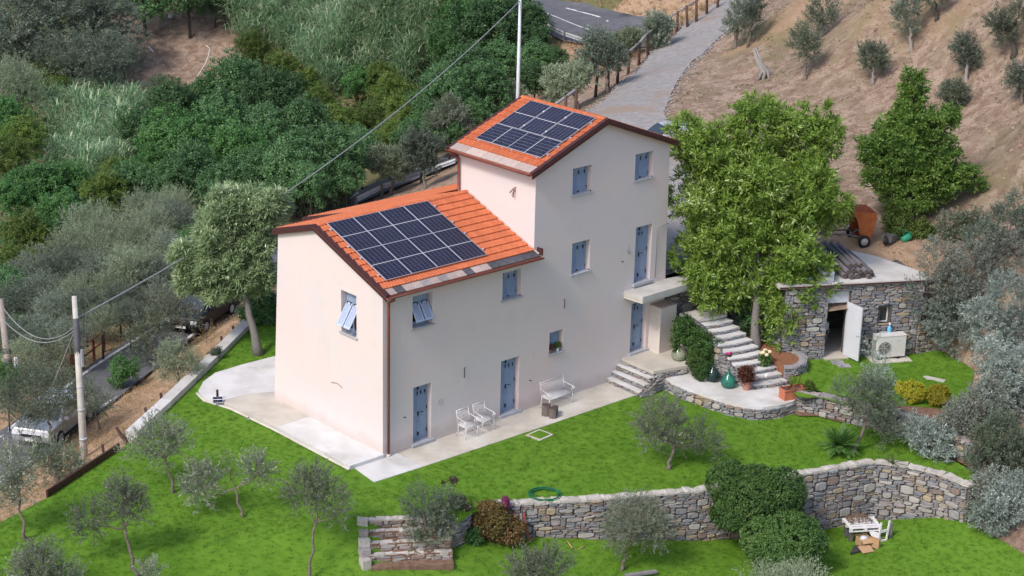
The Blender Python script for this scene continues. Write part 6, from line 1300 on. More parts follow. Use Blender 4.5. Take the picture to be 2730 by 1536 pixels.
# undergrowth covering the valley floor
def undergrowth():
    rs = np.random.RandomState(21); n = 60000; X = rs.uniform(-14, 66, n); Y = rs.uniform(14, 100, n); P = np.c_[X, Y]; out = (GT(270, 250)[:2], GT(600, 235)[:2], GT(590, 40)[:2], GT(300, 30)[:2])
    k = (Y > 24.2+.57*X) & ~inpoly(P, [tuple(q) for q in out]) & ~inpoly(P, ROAD_UP) & (dpoly(P, ROAD_UP) > 1.5) & ~inpoly(P, ROAD_LO) & (dpoly(P, ROAD_LO) > .8) & ~inpoly(P, DRIVE) & ((Y < 48) | (X < 50))
    P = P[k]; n = len(P); Z = ZT(P); h = rs.rand(n)**2*1.1; B = np.c_[P, Z+h]; D = unit(rs, n)+np.array([0, 0, .8]); N = unit(rs, n)+np.array([0, 0, 1.0])
    V, F, T = leafquads(B, D, N, rs.uniform(.3, .7, n), rs.uniform(.12, .3, n), rs.rand(n)); tag(put('undergrowth', npmesh('undergrowth', V, F, [LEAF_D], T)), 'dark leafy undergrowth between the trees of the valley', 'undergrowth', None, 'stuff')
undergrowth()
# dry grass, weeds and clods on the slopes: many small tufts
def tufts(name, label, cat, n, box, cond, leaf, h, seed, w=.02, nb=7):
    rs = np.random.RandomState(seed); P = np.c_[rs.uniform(box[0], box[1], n), rs.uniform(box[2], box[3], n)]; P = P[cond(P)]; Z = ZT(P); m = len(P); ii = np.repeat(np.arange(m), nb); k = len(ii)
    B = np.c_[P, Z+.0][ii]+rs.normal(size=(k, 3))*np.array([.06, .06, 0]); D = unit(rs, k)*.8+np.array([0, 0, 1.0]); V, F, T = leafquads(B, D, unit(rs, k), rs.uniform(.5, 1.3, k)*h, np.full(k, w), rs.rand(k)*.7+np.repeat(rs.rand(m), nb)*.3)
    return tag(put(name, npmesh(name, V, F, [leaf], T)), label, cat, None, 'stuff')
notin = lambda P: ~inpoly(P, GARDEN) & ~inpoly(P, DRIVE) & ~inpoly(P, ROAD_LO) & ~inpoly(P, ROAD_UP)
tufts('dry_grass', 'dry straw and hay lying on the bank left of the kerb wall', 'dry grass', 15000, (-16, 12, 3, 26), lambda P: notin(P) & (dpoly(P, KERBX, False) < 12), LEAF_DRY, .13, 31, .014)
def cl(P, s=.30): return np.sin(P[:, 0]*.8+1.3)*np.sin(P[:, 1]*.9)+.6*np.sin(P[:, 0]*2.1)*np.sin(P[:, 1]*1.7+.5) > s
hillbox = (20, 90, -18, 52)
tufts('hill_weeds', 'small green weeds scattered over the bare hillside', 'weeds', 16000, hillbox, lambda P: notin(P) & cl(P, .25) & (P[:, 1] < .62*P[:, 0]+4), leafmat('weed_leaves', (.08, .10, .035), (.17, .18, .075), (.3, .25, .12)), .13, 32, .035, 5)
tufts('hill_straw', 'short dry grass stubble over the hillside', 'dry grass', 9000, hillbox, lambda P: notin(P) & (P[:, 1] < .62*P[:, 0]+4), leafmat('stubble', (.22, .16, .11), (.34, .25, .17), (.44, .35, .24)), .10, 33, .018, 4)
tufts('barrier_grass', 'tall dry yellow grass below the upper road barrier', 'dry grass', 1800, (40, 62, 32, 52), lambda P: (dpoly(P, ROAD_UP) < 5) & ~inpoly(P, ROAD_UP) & notin(P), LEAF_DRY, .45, 34, .03, 8)
# lawn blades, set out by geometry nodes over the lawn sheets
def tuft_proto():
    rs = np.random.RandomState(2); n = 26; B = np.c_[rs.normal(size=(n, 2))*.045, np.zeros(n)]; D = unit(rs, n)*.55+np.array([0, 0, 1.0]); V, F, T = leafquads(B, D, unit(rs, n), rs.uniform(.022, .050, n), np.full(n, .010), rs.rand(n)*.9)
    o = put('grass_tuft', npmesh('grass_tuft', V, F, [LEAF_TUFT], T)); o.hide_render = True; o.location = (-3, 20, -14); return o
APRON = [[(-1.75, -1.6), (11.0, -1.72), (12.2, -1.9), (12.1, -3.4), (12.2, -5.1), (12.9, -6.35), (13.7, -6.65), (14.9, -6.55), (16, -5), (16, 2), (14, 5), (8.7, 9), (3.4, 10.2), (-.25, 10.15), (-1.2, 9.7), (-2.05, 9.0), (-2.1, 8.2), (-1.85, 7.2), (-1.62, 4)]]
def blades(src, dens_, label, seed):
    n_ = len(src.data.vertices); co = np.empty(n_*3, np.float32); src.data.vertices.foreach_get('co', co); co = co.reshape(-1, 3); fc = np.array([tuple(p.vertices) for p in src.data.polygons]); cc = co[fc].mean(1)[:, :2]; kk = ~inpoly(cc, APRON[0]); me = npmesh('lawn_grass', co, fc[kk], [LAWN]); o = put('lawn_grass', me); tag(o, label, 'grass', None, 'stuff')
    ng = bpy.data.node_groups.new('grass_scatter', 'GeometryNodeTree'); ng.interface.new_socket('Geometry', in_out='INPUT', socket_type='NodeSocketGeometry'); ng.interface.new_socket('Geometry', in_out='OUTPUT', socket_type='NodeSocketGeometry')
    N = ng.nodes; K = ng.links; gi = N.new('NodeGroupInput'); go = N.new('NodeGroupOutput'); dp_ = N.new('GeometryNodeDistributePointsOnFaces'); dp_.inputs['Density'].default_value = dens_; dp_.inputs['Seed'].default_value = seed
    ob = N.new('GeometryNodeObjectInfo'); ob.inputs[0].default_value = TUFT; ip = N.new('GeometryNodeInstanceOnPoints'); rv = N.new('FunctionNodeRandomValue'); rv.data_type = 'FLOAT_VECTOR'; rv.inputs[0].default_value = (-.15, -.15, 0); rv.inputs[1].default_value = (.15, .15, 6.28)
    rsn = N.new('FunctionNodeRandomValue'); rsn.data_type = 'FLOAT'; rsn.inputs[2].default_value = .6; rsn.inputs[3].default_value = 1.5
    K.new(gi.outputs[0], dp_.inputs['Mesh']); K.new(dp_.outputs['Points'], ip.inputs['Points']); K.new(ob.outputs['Geometry'], ip.inputs['Instance']); K.new(rv.outputs[0], ip.inputs['Rotation']); K.new(rsn.outputs[1], ip.inputs['Scale']); K.new(ip.outputs[0], go.inputs[0])
    md = o.modifiers.new('grass', 'NODES'); md.node_group = ng; return o
TUFT = tuft_proto()
blades(upper, 42, 'short green grass of the upper lawn', 1); blades(lower, 42, 'short green grass of the lower lawn', 2); blades(plate, 36, 'short green grass in front of the stone shed', 3)
# ================================================================== poles, cables, fences
def polyl(pts, sag, n=14):
    out = []
    for a, b in zip(pts, pts[1:]):
        a = np.array(a, float); b = np.array(b, float)
        for i in range(n): t = i/n; out.append(a+(b-a)*t-np.array([0, 0, 4*sag*t*(1-t)]))
    out.append(np.array(pts[-1], float)); return out
pb = GT(212, 1153); dpb = dep(pb); ptop = AD(187, 745, dpb+.4)
po = thing('utility_pole', 'white concrete utility pole standing in the straw beside the lawn', 'utility pole', pb)
h = ptop-pb; m = MB(); m.tube([(0, 0, -.3), h*.5, h], [.145, .12, .095], 14); m.build('pole', POLE, po)
for t in (.12, .30, .44): m = MB(); c = h*t; m.tube([c-np.array([0, 0, .03]), c+np.array([0, 0, .03])], [.15-.05*t]*2, 12); m.build('steel_band', GALV, po)
m = MB(); m.tube([h*.86, h*.80, h*.70, h*.62], [.105, .125, .125, .11], 10); m.build('cable_wrap', CABLED, po)
m = MB(); m.bb((.05, -.14, h[2]*.66), (.13, -.09, h[2]*.78)); m.build('junction_box', GALV, po)
pb2 = GT(32, 1010); ptop2 = AD(1, 752, dep(pb2)+.3)
po2 = thing('utility_pole', 'brownish concrete utility pole at the left edge of the photo', 'utility pole', pb2); h2 = ptop2-pb2
m = MB(); m.tube([(0, 0, -.3), h2*.5, h2], [.17, .15, .12], 14); m.build('pole', M('aged_concrete_pole', (.33, .28, .255), (.27, .235, .215), 3, .85), po2)
for t in (.38, .48): m = MB(); c = h2*t; m.tube([c-np.array([0, 0, .18]), c+np.array([0, 0, .18])], [.165]*2, 12); m.build('cable_wrap', CABLED, po2)
m = MB(); m.bb((.12, -.22, h2[2]*.38), (.24, -.12, h2[2]*.5)); m.build('junction_box', PVC, po2)
pb3 = GT(1300, 352); dpb3 = dep(pb3); ptop3 = AD(1309, -15, dpb3)
po3 = thing('lamp_post', 'tall white steel lamp post rising behind the tower roof', 'lamp post', pb3); h3 = ptop3-pb3
m = MB(); m.tube([(0, 0, -.3), h3], [.125, .08], 16); m.build('pole', POLEW, po3)
m = MB(); m.tube([h3*.985, h3*.985+np.array([.5, -.5, .05])], [.05, .04], 8); m.build('arm', POLEW, po3)
def cable(label, pts, sag, r, mat, n=14, name='overhead_cable'):
    m = MB(); m.tube(polyl(pts, sag, n), r, 5); o = m.build(name, mat); return tag(o, label, 'cable')
at1 = pb+h*.86; at2a = pb2+h2*.94; at2b = pb2+h2*.80; at3 = pb3+h3*.955
cable('long overhead cable from the white utility pole up to the tall lamp post', [at1, at3], 1.2, .028, CABLE, 30)
cable('upper slack cable between the two roadside poles', [at2a, at1-np.array([0, 0, .25])], .95, .017, CABLE); cable('lower slack cable between the two roadside poles', [at2b, at1-np.array([0, 0, .4])], .75, .017, CABLE)
cable('thin guy wire running down from the white pole to the road edge', [at1-np.array([0, 0, .3]), GT(60, 1150)], .0, .014, CABLE)
q = at1+np.array([.3, .3, -.1]); cable('short cable loop hanging beside the top of the white pole', [at1+(at3-at1)*.012, at1+np.array([.25, .1, -1.0]), at1+np.array([.02, 0, -1.15])], .06, .02, CABLED, 5)
# stakes along the kerb wall
SK = [(200, 1185, 190, 1150), (262, 1150, 258, 1118), (316, 1112, 292, 1075), (374, 1065, 365, 1025), (410, 1022, 404, 988), (528, 928, 522, 887), (565, 892, 556, 846), (592, 856, 586, 820), (320, 1118, 308, 1092)]
for i, (u, v, u2, v2) in enumerate(SK):
    b = GT(u, v); t = AD(u2, v2, dep(b)); m = MB(); m.box((0, 0, np.linalg.norm(t-b)/2-.1), (.085, .085, np.linalg.norm(t-b)+.2)); d = Vector(t-b).to_track_quat('Z', 'Y').to_euler()
    tag(m.build('fence_stake', WOODB, None, loc=b, rot=d), ['short stake nearest the bottom end of the row below the white pole', 'stake right of the white pole at the timber edging', 'leaning stake at the lower end of the kerb wall', 'upright stake beside the kerb wall below the pale olive bush', 'thin stake left of the kerb wall at the bush', 'stake just below the creeper on the kerb wall', 'tall stake just above the creeper on the kerb wall', 'last small stake at the far end of the kerb wall', 'second leaning stake behind the one at the wall end'][i], 'stake', 'stakes along the kerb wall')
# rail fence of the driveway
fp = [(1420, 312, 1424, 243), (1447, 300, 1450, 225), (1497, 245, 1503, 190), (1530, 226, 1530, 172), (1553, 209, 1556, 152), (1580, 187, 1583, 130), (1607, 162, 1609, 108), (1630, 140, 1630, 84), (1676, 97, 1676, 48), (1702, 83, 1705, 30), (1730, 68, 1726, 16), (1752, 55, 1752, 2), (1778, 36, 1778, -12), (1805, 20, 1808, -25)]
fn = thing('rail_fence', 'grey rustic pole fence with dark posts along the left side of the gravel driveway', 'fence', GT(*fp[2][:2])); F0 = np.array(fn.location); tops = []
for u, v, u2, v2 in fp:
    b = GT(u, v); t = AD(u2, v2, dep(b)); tops.append(t); m = MB(); m.tube([b-F0-[0, 0, .2], (b+t)/2-F0, t-F0+[0, 0, .06]], [.10, .09, .085], 7); m.build('post', WOODB if _ % 1 == 0 else BARK, fn)
rs = np.random.RandomState(3)
for i in range(2, 7): m = MB(); a, b = tops[i]-F0, tops[i+1]-F0; m.tube([a, (a+b)/2+[0, 0, rs.uniform(-.05, .05)], b], .085, 7); m.build('rail', WOODG, fn)
a = tops[1]-F0; b = AD(1345, 300, dep(GT(1420, 312)))-F0; m = MB(); m.tube([a, b], .085, 7); m.build('rail', WOODG, fn)
for i in range(7, 13): m = MB(); a, b = tops[i]-F0, tops[i+1]-F0; m.tube([a, (a+b)/2+[0, 0, rs.uniform(-.03, .03)], b], .07, 7); m.build('rail', WOODG, fn)
# brown two-rail fence by the lower road
q = [GT(182, 945), GT(262, 880)]; bf = thing('wooden_fence', 'short red brown two rail fence beyond the lower road', 'fence', q[0]); Q0 = q[0]
for k in range(4):
    t = k/3; b = q[0]+(q[1]-q[0])*t-Q0; m = MB(); m.box((b[0], b[1], b[2]+.4), (.10, .10, 1.1)); m.build('post', WOODR, bf)
for hh in (.42, .86): m = MB(); m.tube([np.array([0, 0, hh]), q[1]-Q0+[0, 0, hh]], .045, 5, sm=False); m.build('rail', WOODR, bf)
# crash barriers
def barrier(label, pts, flip=1):
    P = [GT(u, v) for u, v in pts]; b0 = P[0]; t = thing('crash_barrier', label, 'crash barrier', b0); line = [p-b0 for p in P]; tot = [np.linalg.norm(b-a) for a, b in zip(line, line[1:])]
    m = MB(); prof = [(.0, .42), (.05, .47), (.0, .54), (.0, .60), (.05, .67), (.0, .74)]; n = len(prof); V = []; F = []
    for i, p in enumerate(line):
        d = line[min(i+1, len(line)-1)]-line[max(i-1, 0)]; d = d[:2]/np.hypot(*d[:2]); nn = np.array([-d[1], d[0]])*flip
        for o, z in prof: V.append((p[0]+nn[0]*o, p[1]+nn[1]*o, p[2]+z))
    for i in range(len(line)-1):
        for k in range(n-1): a = i*n+k; F.append((a, a+1, a+1+n, a+n))
    m.add(V, F); m.build('rail', GALV, t)
    for a, b, L in zip(line, line[1:], tot):
        for k in range(max(1, int(L/2.0))): c = a+(b-a)*(k/max(1, int(L/2.0))); m = MB(); m.box((c[0], c[1], c[2]+.32), (.12, .12, .85)); m.build('post', METALG, t)
    return t
barrier('galvanised crash barrier of the upper road left of the lamp post', [(930, 4), (980, 12), (1055, 22), (1110, 28)]); barrier('galvanised crash barrier of the upper road right of the lamp post', [(1345, 66), (1375, 84), (1420, 105), (1462, 120)])
barrier('galvanised crash barrier behind the farmhouse between the low roof and tower', [(895, 528), (960, 495), (1060, 458), (1145, 428)])
# ================================================================== cars
def car(label, loc, rz, paint, s=1.0, hatch=True):
    t = thing('parked_car', label, 'car', loc, rz); L, Wd = 4.2*s, 1.75*s
    prof = [(-2.05, .42), (-2.1, .62), (-2.0, .86), (-1.1, .95), (-.45, 1.40), (.95, 1.45), (1.75, 1.02), (2.05, .95), (2.1, .5), (2.05, .3), (-2.0, .28)]
    def body(mat_i, pr, w0, w1, top):
        m = MB(); V = []; n = len(pr)
        for sgn, in ((-1,), (1,)):
            for x, z in pr: V.append((x*s, sgn*(w0 if z < 1.0 else w1)*s, z*s))
        m.add(V, [tuple(range(n)), tuple(range(2*n-1, n-1, -1))]+[(i, i+n, (i+1) % n+n, (i+1) % n) for i in range(n)], 0); return m
    body(0, prof, .875, .70, 0).build('body', paint, t, bevel=.05*s)
    for sg in (-1, 1): m = MB(); y = sg*.79*s; m.add([(-.95*s, y, .98*s), (.0, y, .98*s), (.0, sg*.715*s, 1.35*s), (-.48*s, sg*.715*s, 1.34*s)], [(0, 1, 2, 3)]); m.add([(.06*s, y, .98*s), (1.45*s, y, .98*s), (.95*s, sg*.715*s, 1.36*s), (.06*s, sg*.715*s, 1.36*s)], [(0, 1, 2, 3)]); m.build('side_window', GLASSD, t)
    m = MB(); m.add([(-1.13*s, -.68*s, .97*s), (-1.13*s, .68*s, .97*s), (-.52*s, .6*s, 1.39*s), (-.52*s, -.6*s, 1.39*s)], [(0, 1, 2, 3)]); o = m.build('windscreen', GLASSD, t); o.location = (-.02, 0, .02)
    m = MB(); m.add([(1.72*s, -.62*s, 1.05*s), (1.72*s, .62*s, 1.05*s), (1.02*s, .6*s, 1.43*s), (1.02*s, -.6*s, 1.43*s)], [(3, 2, 1, 0)]); o = m.build('rear_window', GLASSD, t); o.location = (.03, 0, .02)
    for x in (-1.3, 1.3):
        for sg in (-1, 1):
            m = MB(); m.tube([(x*s, sg*.70*s, .31*s), (x*s, sg*.90*s, .31*s)], .31*s, 16, sm=False); w_ = m.build('wheel', RUBBER, t); m = MB(); m.tube([(x*s, sg*.89*s, .31*s), (x*s, sg*.91*s, .31*s)], .19*s, 12, sm=False); m.build('rim', GALV, w_)
    for sg in (-1, 1):
        m = MB(); m.box((-2.06*s, sg*.66*s, .68*s), (.12*s, .30*s, .15*s)); m.build('headlamp', LAMPW, t); m = MB(); m.box((2.06*s, sg*.70*s, .78*s), (.10*s, .20*s, .2*s)); m.build('tail_lamp', LAMPR, t)
        m = MB(); m.box((-.85*s, sg*.98*s, 1.0*s), (.12*s, .2*s, .12*s)); m.build('wing_mirror', paint, t)
    m = MB(); m.box((-2.11*s, 0, .42*s), (.03*s, .5*s, .11*s)); m.build('number_plate', WHITE, t)
    m = MB(); m.box((-2.09*s, 0, .60*s), (.05*s, .9*s, .10*s)); m.build('grille', RUBBER, t); return t
rd = np.array(g2(430, 800, -2.5))-np.array(g2(0, 1097, -2.5)); ra = math.atan2(rd[1], rd[0])
c = GT(140, 1052, .5); car('silver car parked on the lower road behind the leaning olives', c, ra+.05, CARS, .95)
c = GT(508, 782, .5); car('black car parked on the lower road beyond the chestnut tree', c, ra-.02, CARB, .98)
c = GT(1692, 334, 1.0); car('pale grey car on the driveway showing only its roof behind the tower', c, ra-.9, CARS, 1.0)
# ================================================================== garden furniture and small things
def iron_seat(name, label, cat, loc, rz, wd, group=None, nb=10):
    """white wrought-iron seat; x along its width, back towards +y"""
    t = thing(name, label, cat, loc, rz, group); h = wd/2; R_ = .013
    m = MB(); m.tube([(-h, .22, .45), (-h, .26, .70), (-h, .32, .98)], R_); m.tube([(h, .22, .45), (h, .26, .70), (h, .32, .98)], R_); m.tube([(-h, .315, .95), (0, .32, .97), (h, .315, .95)], R_); m.tube([(-h, .30, .88), (h, .30, .88)], R_*.8); m.tube([(-h, .225, .50), (h, .225, .50)], R_)
    for i in range(nb): x = -h+wd*(i+.5)/nb; m.tube([(x, .228, .50), (x, .262, .70), (x, .30, .88)], .0065, 4)
    if nb <= 10:
        for a in range(10): an = 2*PI*a/10; m.tube([(0, .262, .70), (.07*math.cos(an), .262, .70+.07*math.sin(an))], .006, 4)
        m.tube([(.08*math.cos(k), .26, .70+.08*math.sin(k)) for k in np.linspace(0, 2*PI, 13)], .007, 4)
    m.build('backrest', WHITE, t)
    m = MB(); m.tube([(-h, .22, .45), (-h, -.22, .44), (h, -.22, .44), (h, .22, .45), (-h, .22, .45)], R_)
    for i in range(9): y = .19-.40*i/8; m.tube([(-h, y, .447), (h, y, .447)], .010, 4)
    for i in range(int(wd/.09)): x = -h+.05+i*.09; m.tube([(x, .22, .452), (x, -.22, .447)], .006, 4)
    m.build('seat', WHITE, t)
    for sg in (-1, 1):
        x = sg*h; m = MB(); m.tube([(x, .27, .74), (x*1.04, .05, .70), (x*1.07, -.16, .68), (x*1.08, -.25, .66), (x*1.08, -.27, .61), (x*1.08, -.23, .585), (x*1.08, -.20, .61)], R_); m.tube([(x*1.07, -.18, .67), (x*1.04, -.14, .55), (x, -.20, .45)], R_*.9); m.build('armrest', WHITE, t)
        m = MB(); m.tube([(x, -.22, .44), (x, -.23, .30), (x, -.18, .15), (x*1.02, -.24, .0)], R_); m.build('leg', WHITE, t)
        m = MB(); m.tube([(x, .20, .45), (x, .19, .28), (x, .22, .14), (x*1.02, .30, .0)], R_); m.build('leg', WHITE, t)
        m = MB(); m.tube([(x, .16, .16), (x, .0, .22), (x, -.16, .16)], R_*.7, 4); m.build('stretcher', WHITE, t)
    return t
iron_seat('garden_chair', 'white wrought iron armchair farther from the blue door, nearer the corner downpipe', 'chair', (3.48, -.50, .02), 0, .56, 'white iron armchairs by the wall')
iron_seat('garden_chair', 'white wrought iron armchair next to the second blue door', 'chair', (4.30, -.46, .02), .04, .56, 'white iron armchairs by the wall')
iron_seat('garden_bench', 'white wrought iron garden bench against the wall under the small window', 'bench', (7.95, -.45, .02), .02, 1.22, nb=22)
for i, (dx_, dy_, r, hh, lb) in enumerate([(0, .10, .17, .42, 'tallest of the three log stumps beside the iron bench'), (.05, -.22, .16, .38, 'front log stump with split grey sides beside the iron bench'), (.30, -.06, .13, .32, 'smallest dark log stump on the right of its group')]):
    R_ = random.Random(i); n = 11; pr = [(r*math.cos(2*PI*k/n)*R_.uniform(.88, 1.08), r*math.sin(2*PI*k/n)*R_.uniform(.88, 1.08)) for k in range(n)]; m = MB(); m.prism(pr, 0, hh, 1, 0); tag(m.build('log_stump', [STUMP, ENDG], None, loc=(7.0+dx_, -.98+dy_, .02), bevel=.008), lb, 'log stump', 'log stumps by the bench')
def demijohn(label, loc, s, gm):
    t = thing('demijohn', label, 'glass bottle', loc); m = MB(); m.lathe([(.0, .0), (.16*s, .0), (.24*s, .06*s), (.285*s, .19*s), (.27*s, .31*s), (.20*s, .42*s), (.10*s, .53*s), (.045*s, .62*s), (.035*s, .70*s)], 24); m.build('body', gm, t)
    m = MB(); m.lathe([(.04*s, .68*s), (.045*s, .70*s), (.04*s, .73*s), (.0, .73*s)], 12); m.build('neck_ring', gm, t); return t
def on(z): return lambda u, v: G(u, v, z)
demijohn('large pale olive glass demijohn on the upper landing', on(.85)(1706, 905), 1.0, GL_CLEAR); demijohn('small olive glass demijohn half hidden at the foot of the creeper', on(.5)(1744, 935), .72, GL_OL)
demijohn('dark green glass demijohn between the other two on the terrace', on(.5)(1792, 958), 1.0, GL_DARK); demijohn('bright sea green demijohn at the front of the terrace row', on(.5)(1831, 974), 1.02, GL_GREEN)
def potmesh(m, r, hh, mi=0, n=18): m.lathe([(0, 0), (r*.68, 0), (r*.95, hh*.86), (r*1.05, hh*.86), (r*1.05, hh), (r*.9, hh), (r*.88, hh*.88), (0, hh*.86)], n, mi=mi, sm=False)
hp = on(.5)(1878, 980); t = thing('potted_plant', 'dusty pink pot with a russet brown dried heather on the terrace', 'potted plant', hp); m = MB(); potmesh(m, .19, .36); m.build('pot', POTPINK, t); put('foliage', crown_mesh('foliage', [(0, 0, .62, .34, .34, .30), (-.12, .05, .75, .2, .2, .2)], LEAF_HEATH, 5200, .055, .03, 'broad', 301), t)
pp = on(.5)(1992, 1000); t = thing('terracotta_planter', 'rectangular terracotta trough with sparse dry stems at the terrace end', 'planter', pp, math.radians(-18))
m = MB(); a, b, c_ = .46, .21, .36; m.bb((-a, -b, 0), (a, -b+.03, c_)); m.bb((-a, b-.03, 0), (a, b, c_)); m.bb((-a, -b+.03, 0), (-a+.03, b-.03, c_)); m.bb((a-.03, -b+.03, 0), (a, b-.03, c_)); m.bb((-a-.02, -b-.02, c_), (a+.02, -b+.02, c_+.045)); m.bb((-a-.02, b-.02, c_), (a+.02, b+.02, c_+.045)); m.bb((-a-.02, -b+.02, c_), (-a+.02, b-.02, c_+.045)); m.bb((a-.02, -b+.02, c_), (a+.02, b-.02, c_+.045)); m.build('trough', TERRA, t)
m = MB(); m.bb((-a+.03, -b+.03, .05), (a-.03, b-.03, c_-.03)); m.build('soil', SOILM, t); put('stems', crown_mesh('stems', [(0, 0, .44, .36, .14, .16)], LEAF_HEATH, 900, .05, .02, 'wispy', 302), t)
t = thing('stair_flower', 'small magenta flowers beside the lower treads of the stairs', 'flowers', G(1831, 892, 1.4)); m = MB()
for k in range(9): m.lathe([(0, 0), (.05, .02), (.06, .05), (.0, .06)], 7, o=(.09*math.cos(k*.7), .06*math.sin(k*.7), .02*(k % 3)))
m.build('petals', PINK, t); put('leaves', crown_mesh('leaves', [(0, 0, -.05, .12, .1, .08)], LEAF_IVY, 300, .05, .04, 'broad', 3), t)
t = thing('hydrangea', 'cream hydrangea heads growing at the edge of the tree planter', 'flowers', G(1925, 915, 1.1)); m = MB(); rs = np.random.RandomState(2)
for k in range(6):
    c_ = np.array([.17*math.cos(k*1.05), .12*math.sin(k*1.05), .42+.08*(k % 2)]); m.lathe([(0, -.07), (.07, -.05), (.095, .0), (.075, .05), (.0, .07)], 9, o=c_); m.tube([(0, 0, 0), c_], .008, 4)
m.build('flower_heads', CREAM, t); put('leaves', crown_mesh('leaves', [(0, 0, .2, .16, .16, .2)], LEAF_IVY, 900, .09, .06, 'broad', 4), t)
m = MB(); m.lathe([(0, 0), (.05, 0), (.06, .14), (.055, .14), (.045, .02), (0, .02)], 14); tag(m.build('white_cup', WHITE, None, loc=G(1927, 950, .95)), 'small white pot on the planter rim below the hydrangea', 'pot')
# pots in the small window niche
for x, r, lf, lb in ((8.02, .07, LEAF_HEATH, 'red leaved pot plant in the small window niche'), (8.40, .075, LEAF_Y, 'green pot plant in a white pot in the small window niche')):
    t = thing('window_plant', lb, 'potted plant', (x, .06, 1.945)); m = MB(); potmesh(m, r, .15); m.build('pot', WHITE if x > 8.2 else POTPINK, t); put('foliage', crown_mesh('foliage', [(0, 0, .24, .12, .10, .11)], lf, 900, .04, .025, 'broad', 305), t)
# solar floodlight on the slab corner and a fallen small lamp
def solar_lamp(label, loc, rz, s=1.0, post=True):
    t = thing('solar_lamp', label, 'garden lamp', loc, rz); m = MB(); m.box((0, 0, .10*s), (.34*s, .26*s, .02), rotm(.5, 0, 0)); m.build('solar_cell', PV, t); m = MB(); m.box((0, .0, .088*s), (.38*s, .30*s, .018), rotm(.5, 0, 0)); m.tube([(0, 0, 0), (0, 0, .1*s)], .015, 6); m.build('frame', ALU, t)
    if post: m = MB(); m.tube([(.0, .28*s, 0), (.0, .28*s, .38*s)], .045*s, 8); m.build('lamp_head', RUBBER, t)
solar_lamp('solar garden lamp with a black post on the corner of the pale slab', G(548, 1012, .15), -.55, 1.0); solar_lamp('tiny tilted solar lamp on the lawn by the slab edge', G(627, 1056), .6, .45, False)
# garden hose
t = thing('garden_hose', 'coil of green garden hose on the lawn above the retaining wall', 'hose', G(1370, 1246)); m = MB(); rs = np.random.RandomState(3)
for k in range(5):
    cx, cy_, R_ = rs.normal()*.03, rs.normal()*.03, .42+.035*k; m.tube([(cx+R_*math.cos(a)*(1+.03*math.sin(2*a+k)), cy_+R_*math.sin(a), .03+.022*(k % 3)) for a in np.linspace(0, 2*PI, 30)], .017, 5, cap=False)
m.tube([(.40, -.05, .05), (.2, .33, .08), (-.1, .42, .06)], .017, 5); m.build('coil', HOSE, t)
m = MB(); m.prism([(-.38, -.33), (.38, -.36), (.40, .33), (-.36, .36)], -.05, .035); o = m.build('inspection_cover', CEM3, None, loc=G(1357, 1096), rot=(0, 0, .15)); tag(o, 'square inspection cover sunk in the lawn near the apron', 'hatch'); m = MB(); m.prism([(-.29, -.25), (.29, -.27), (.31, .25), (-.27, .27)], .036, .045); m.build('grass_infill', LAWN, o)
# air conditioner
acb = np.array([*sp(3.72, -.62), .86]); t = thing('air_conditioner', 'ivory outdoor heat pump unit with a round fan grille beside the shed', 'heat pump', acb, math.atan2(sdv[1], sdv[0])+.05); w_, d_, hh = 1.26, .42, .92
m = MB(); m.bb((0, 0, .05), (w_, d_, hh)); m.build('casing', ACW, t, bevel=.02); m = MB(); m.bb((-.012, -.012, hh), (w_+.012, d_+.012, hh+.02)); m.build('lid', ACW, t)
m = MB(); m.bb((.04, -.008, .12), (.62, -.001, .78)); m.build('fan_panel', ACW, t)
m = MB(); m.tube([(.33, -.006, .45), (.33, -.012, .45)], .265, 28, sm=False); m.build('fan_opening', METALG, t)
m = MB()
for k in range(5): an = k*2*PI/5; m.box((.33+.11*math.cos(an), -.016, .45+.11*math.sin(an)), (.22, .004, .10), rotm(0, -an, 0))
m.tube([(.33, -.012, .45), (.33, -.03, .45)], .05, 10, sm=False); m.build('fan', RUBBER, t)
m = MB()
for R_ in (.27, .21, .15, .09): m.tube([(.33+R_*math.cos(a), -.03, .45+R_*math.sin(a)) for a in np.linspace(0, 2*PI, 22)], .006, 4, cap=False)
for a in np.linspace(0, PI, 5)[:-1]: m.tube([(.33-.27*math.cos(a), -.03, .45-.27*math.sin(a)), (.33+.27*math.cos(a), -.03, .45+.27*math.sin(a))], .005, 4)
m.build('grille', ACW, t)
m = MB()
for i in range(9): m.bb((-.006, .06+0*i, .12+i*.075), (-.001, .34, .16+i*.075))
m.build('side_louvre', RUBBER, t); m = MB()
for y in (.13, .20, .27): m.bb((-.010, y, .10), (-.006, y+.015, .78))
m.build('side_guard', ACW, t)
m = MB(); m.bb((.86, -.004, .70), (1.02, -.0, .725)); m.build('name_strip', SLATE, t)
for x in (.12, .9): m = MB(); m.bb((x, -.02, -.03), (x+.12, d_+.02, .05)); m.build('foot', RUBBER, t)
m = MB(); m.prism([sp(3.5, -.95), sp(5.15, -.90), sp(5.15, .0), sp(3.5, .0)], .70, .83); tag(m.build('unit_base', CEM3, None, bevel=.01), 'concrete pad under the heat pump unit', 'concrete pad')
q = sp(4.42, -.12); t = thing('wall_bottle', 'sky blue plastic container hanging on the shed wall above the heat pump', 'container', (q[0], q[1], 1.75)); m = MB(); m.lathe([(0, -.12), (.085, -.12), (.09, .18), (.06, .26), (.03, .30), (.03, .34), (0, .34)], 12); m.build('body', BLUEP, t); m = MB(); m.lathe([(.035, .33), (.05, .34), (.05, .42), (0, .43)], 10); m.build('cap', PVC, t)
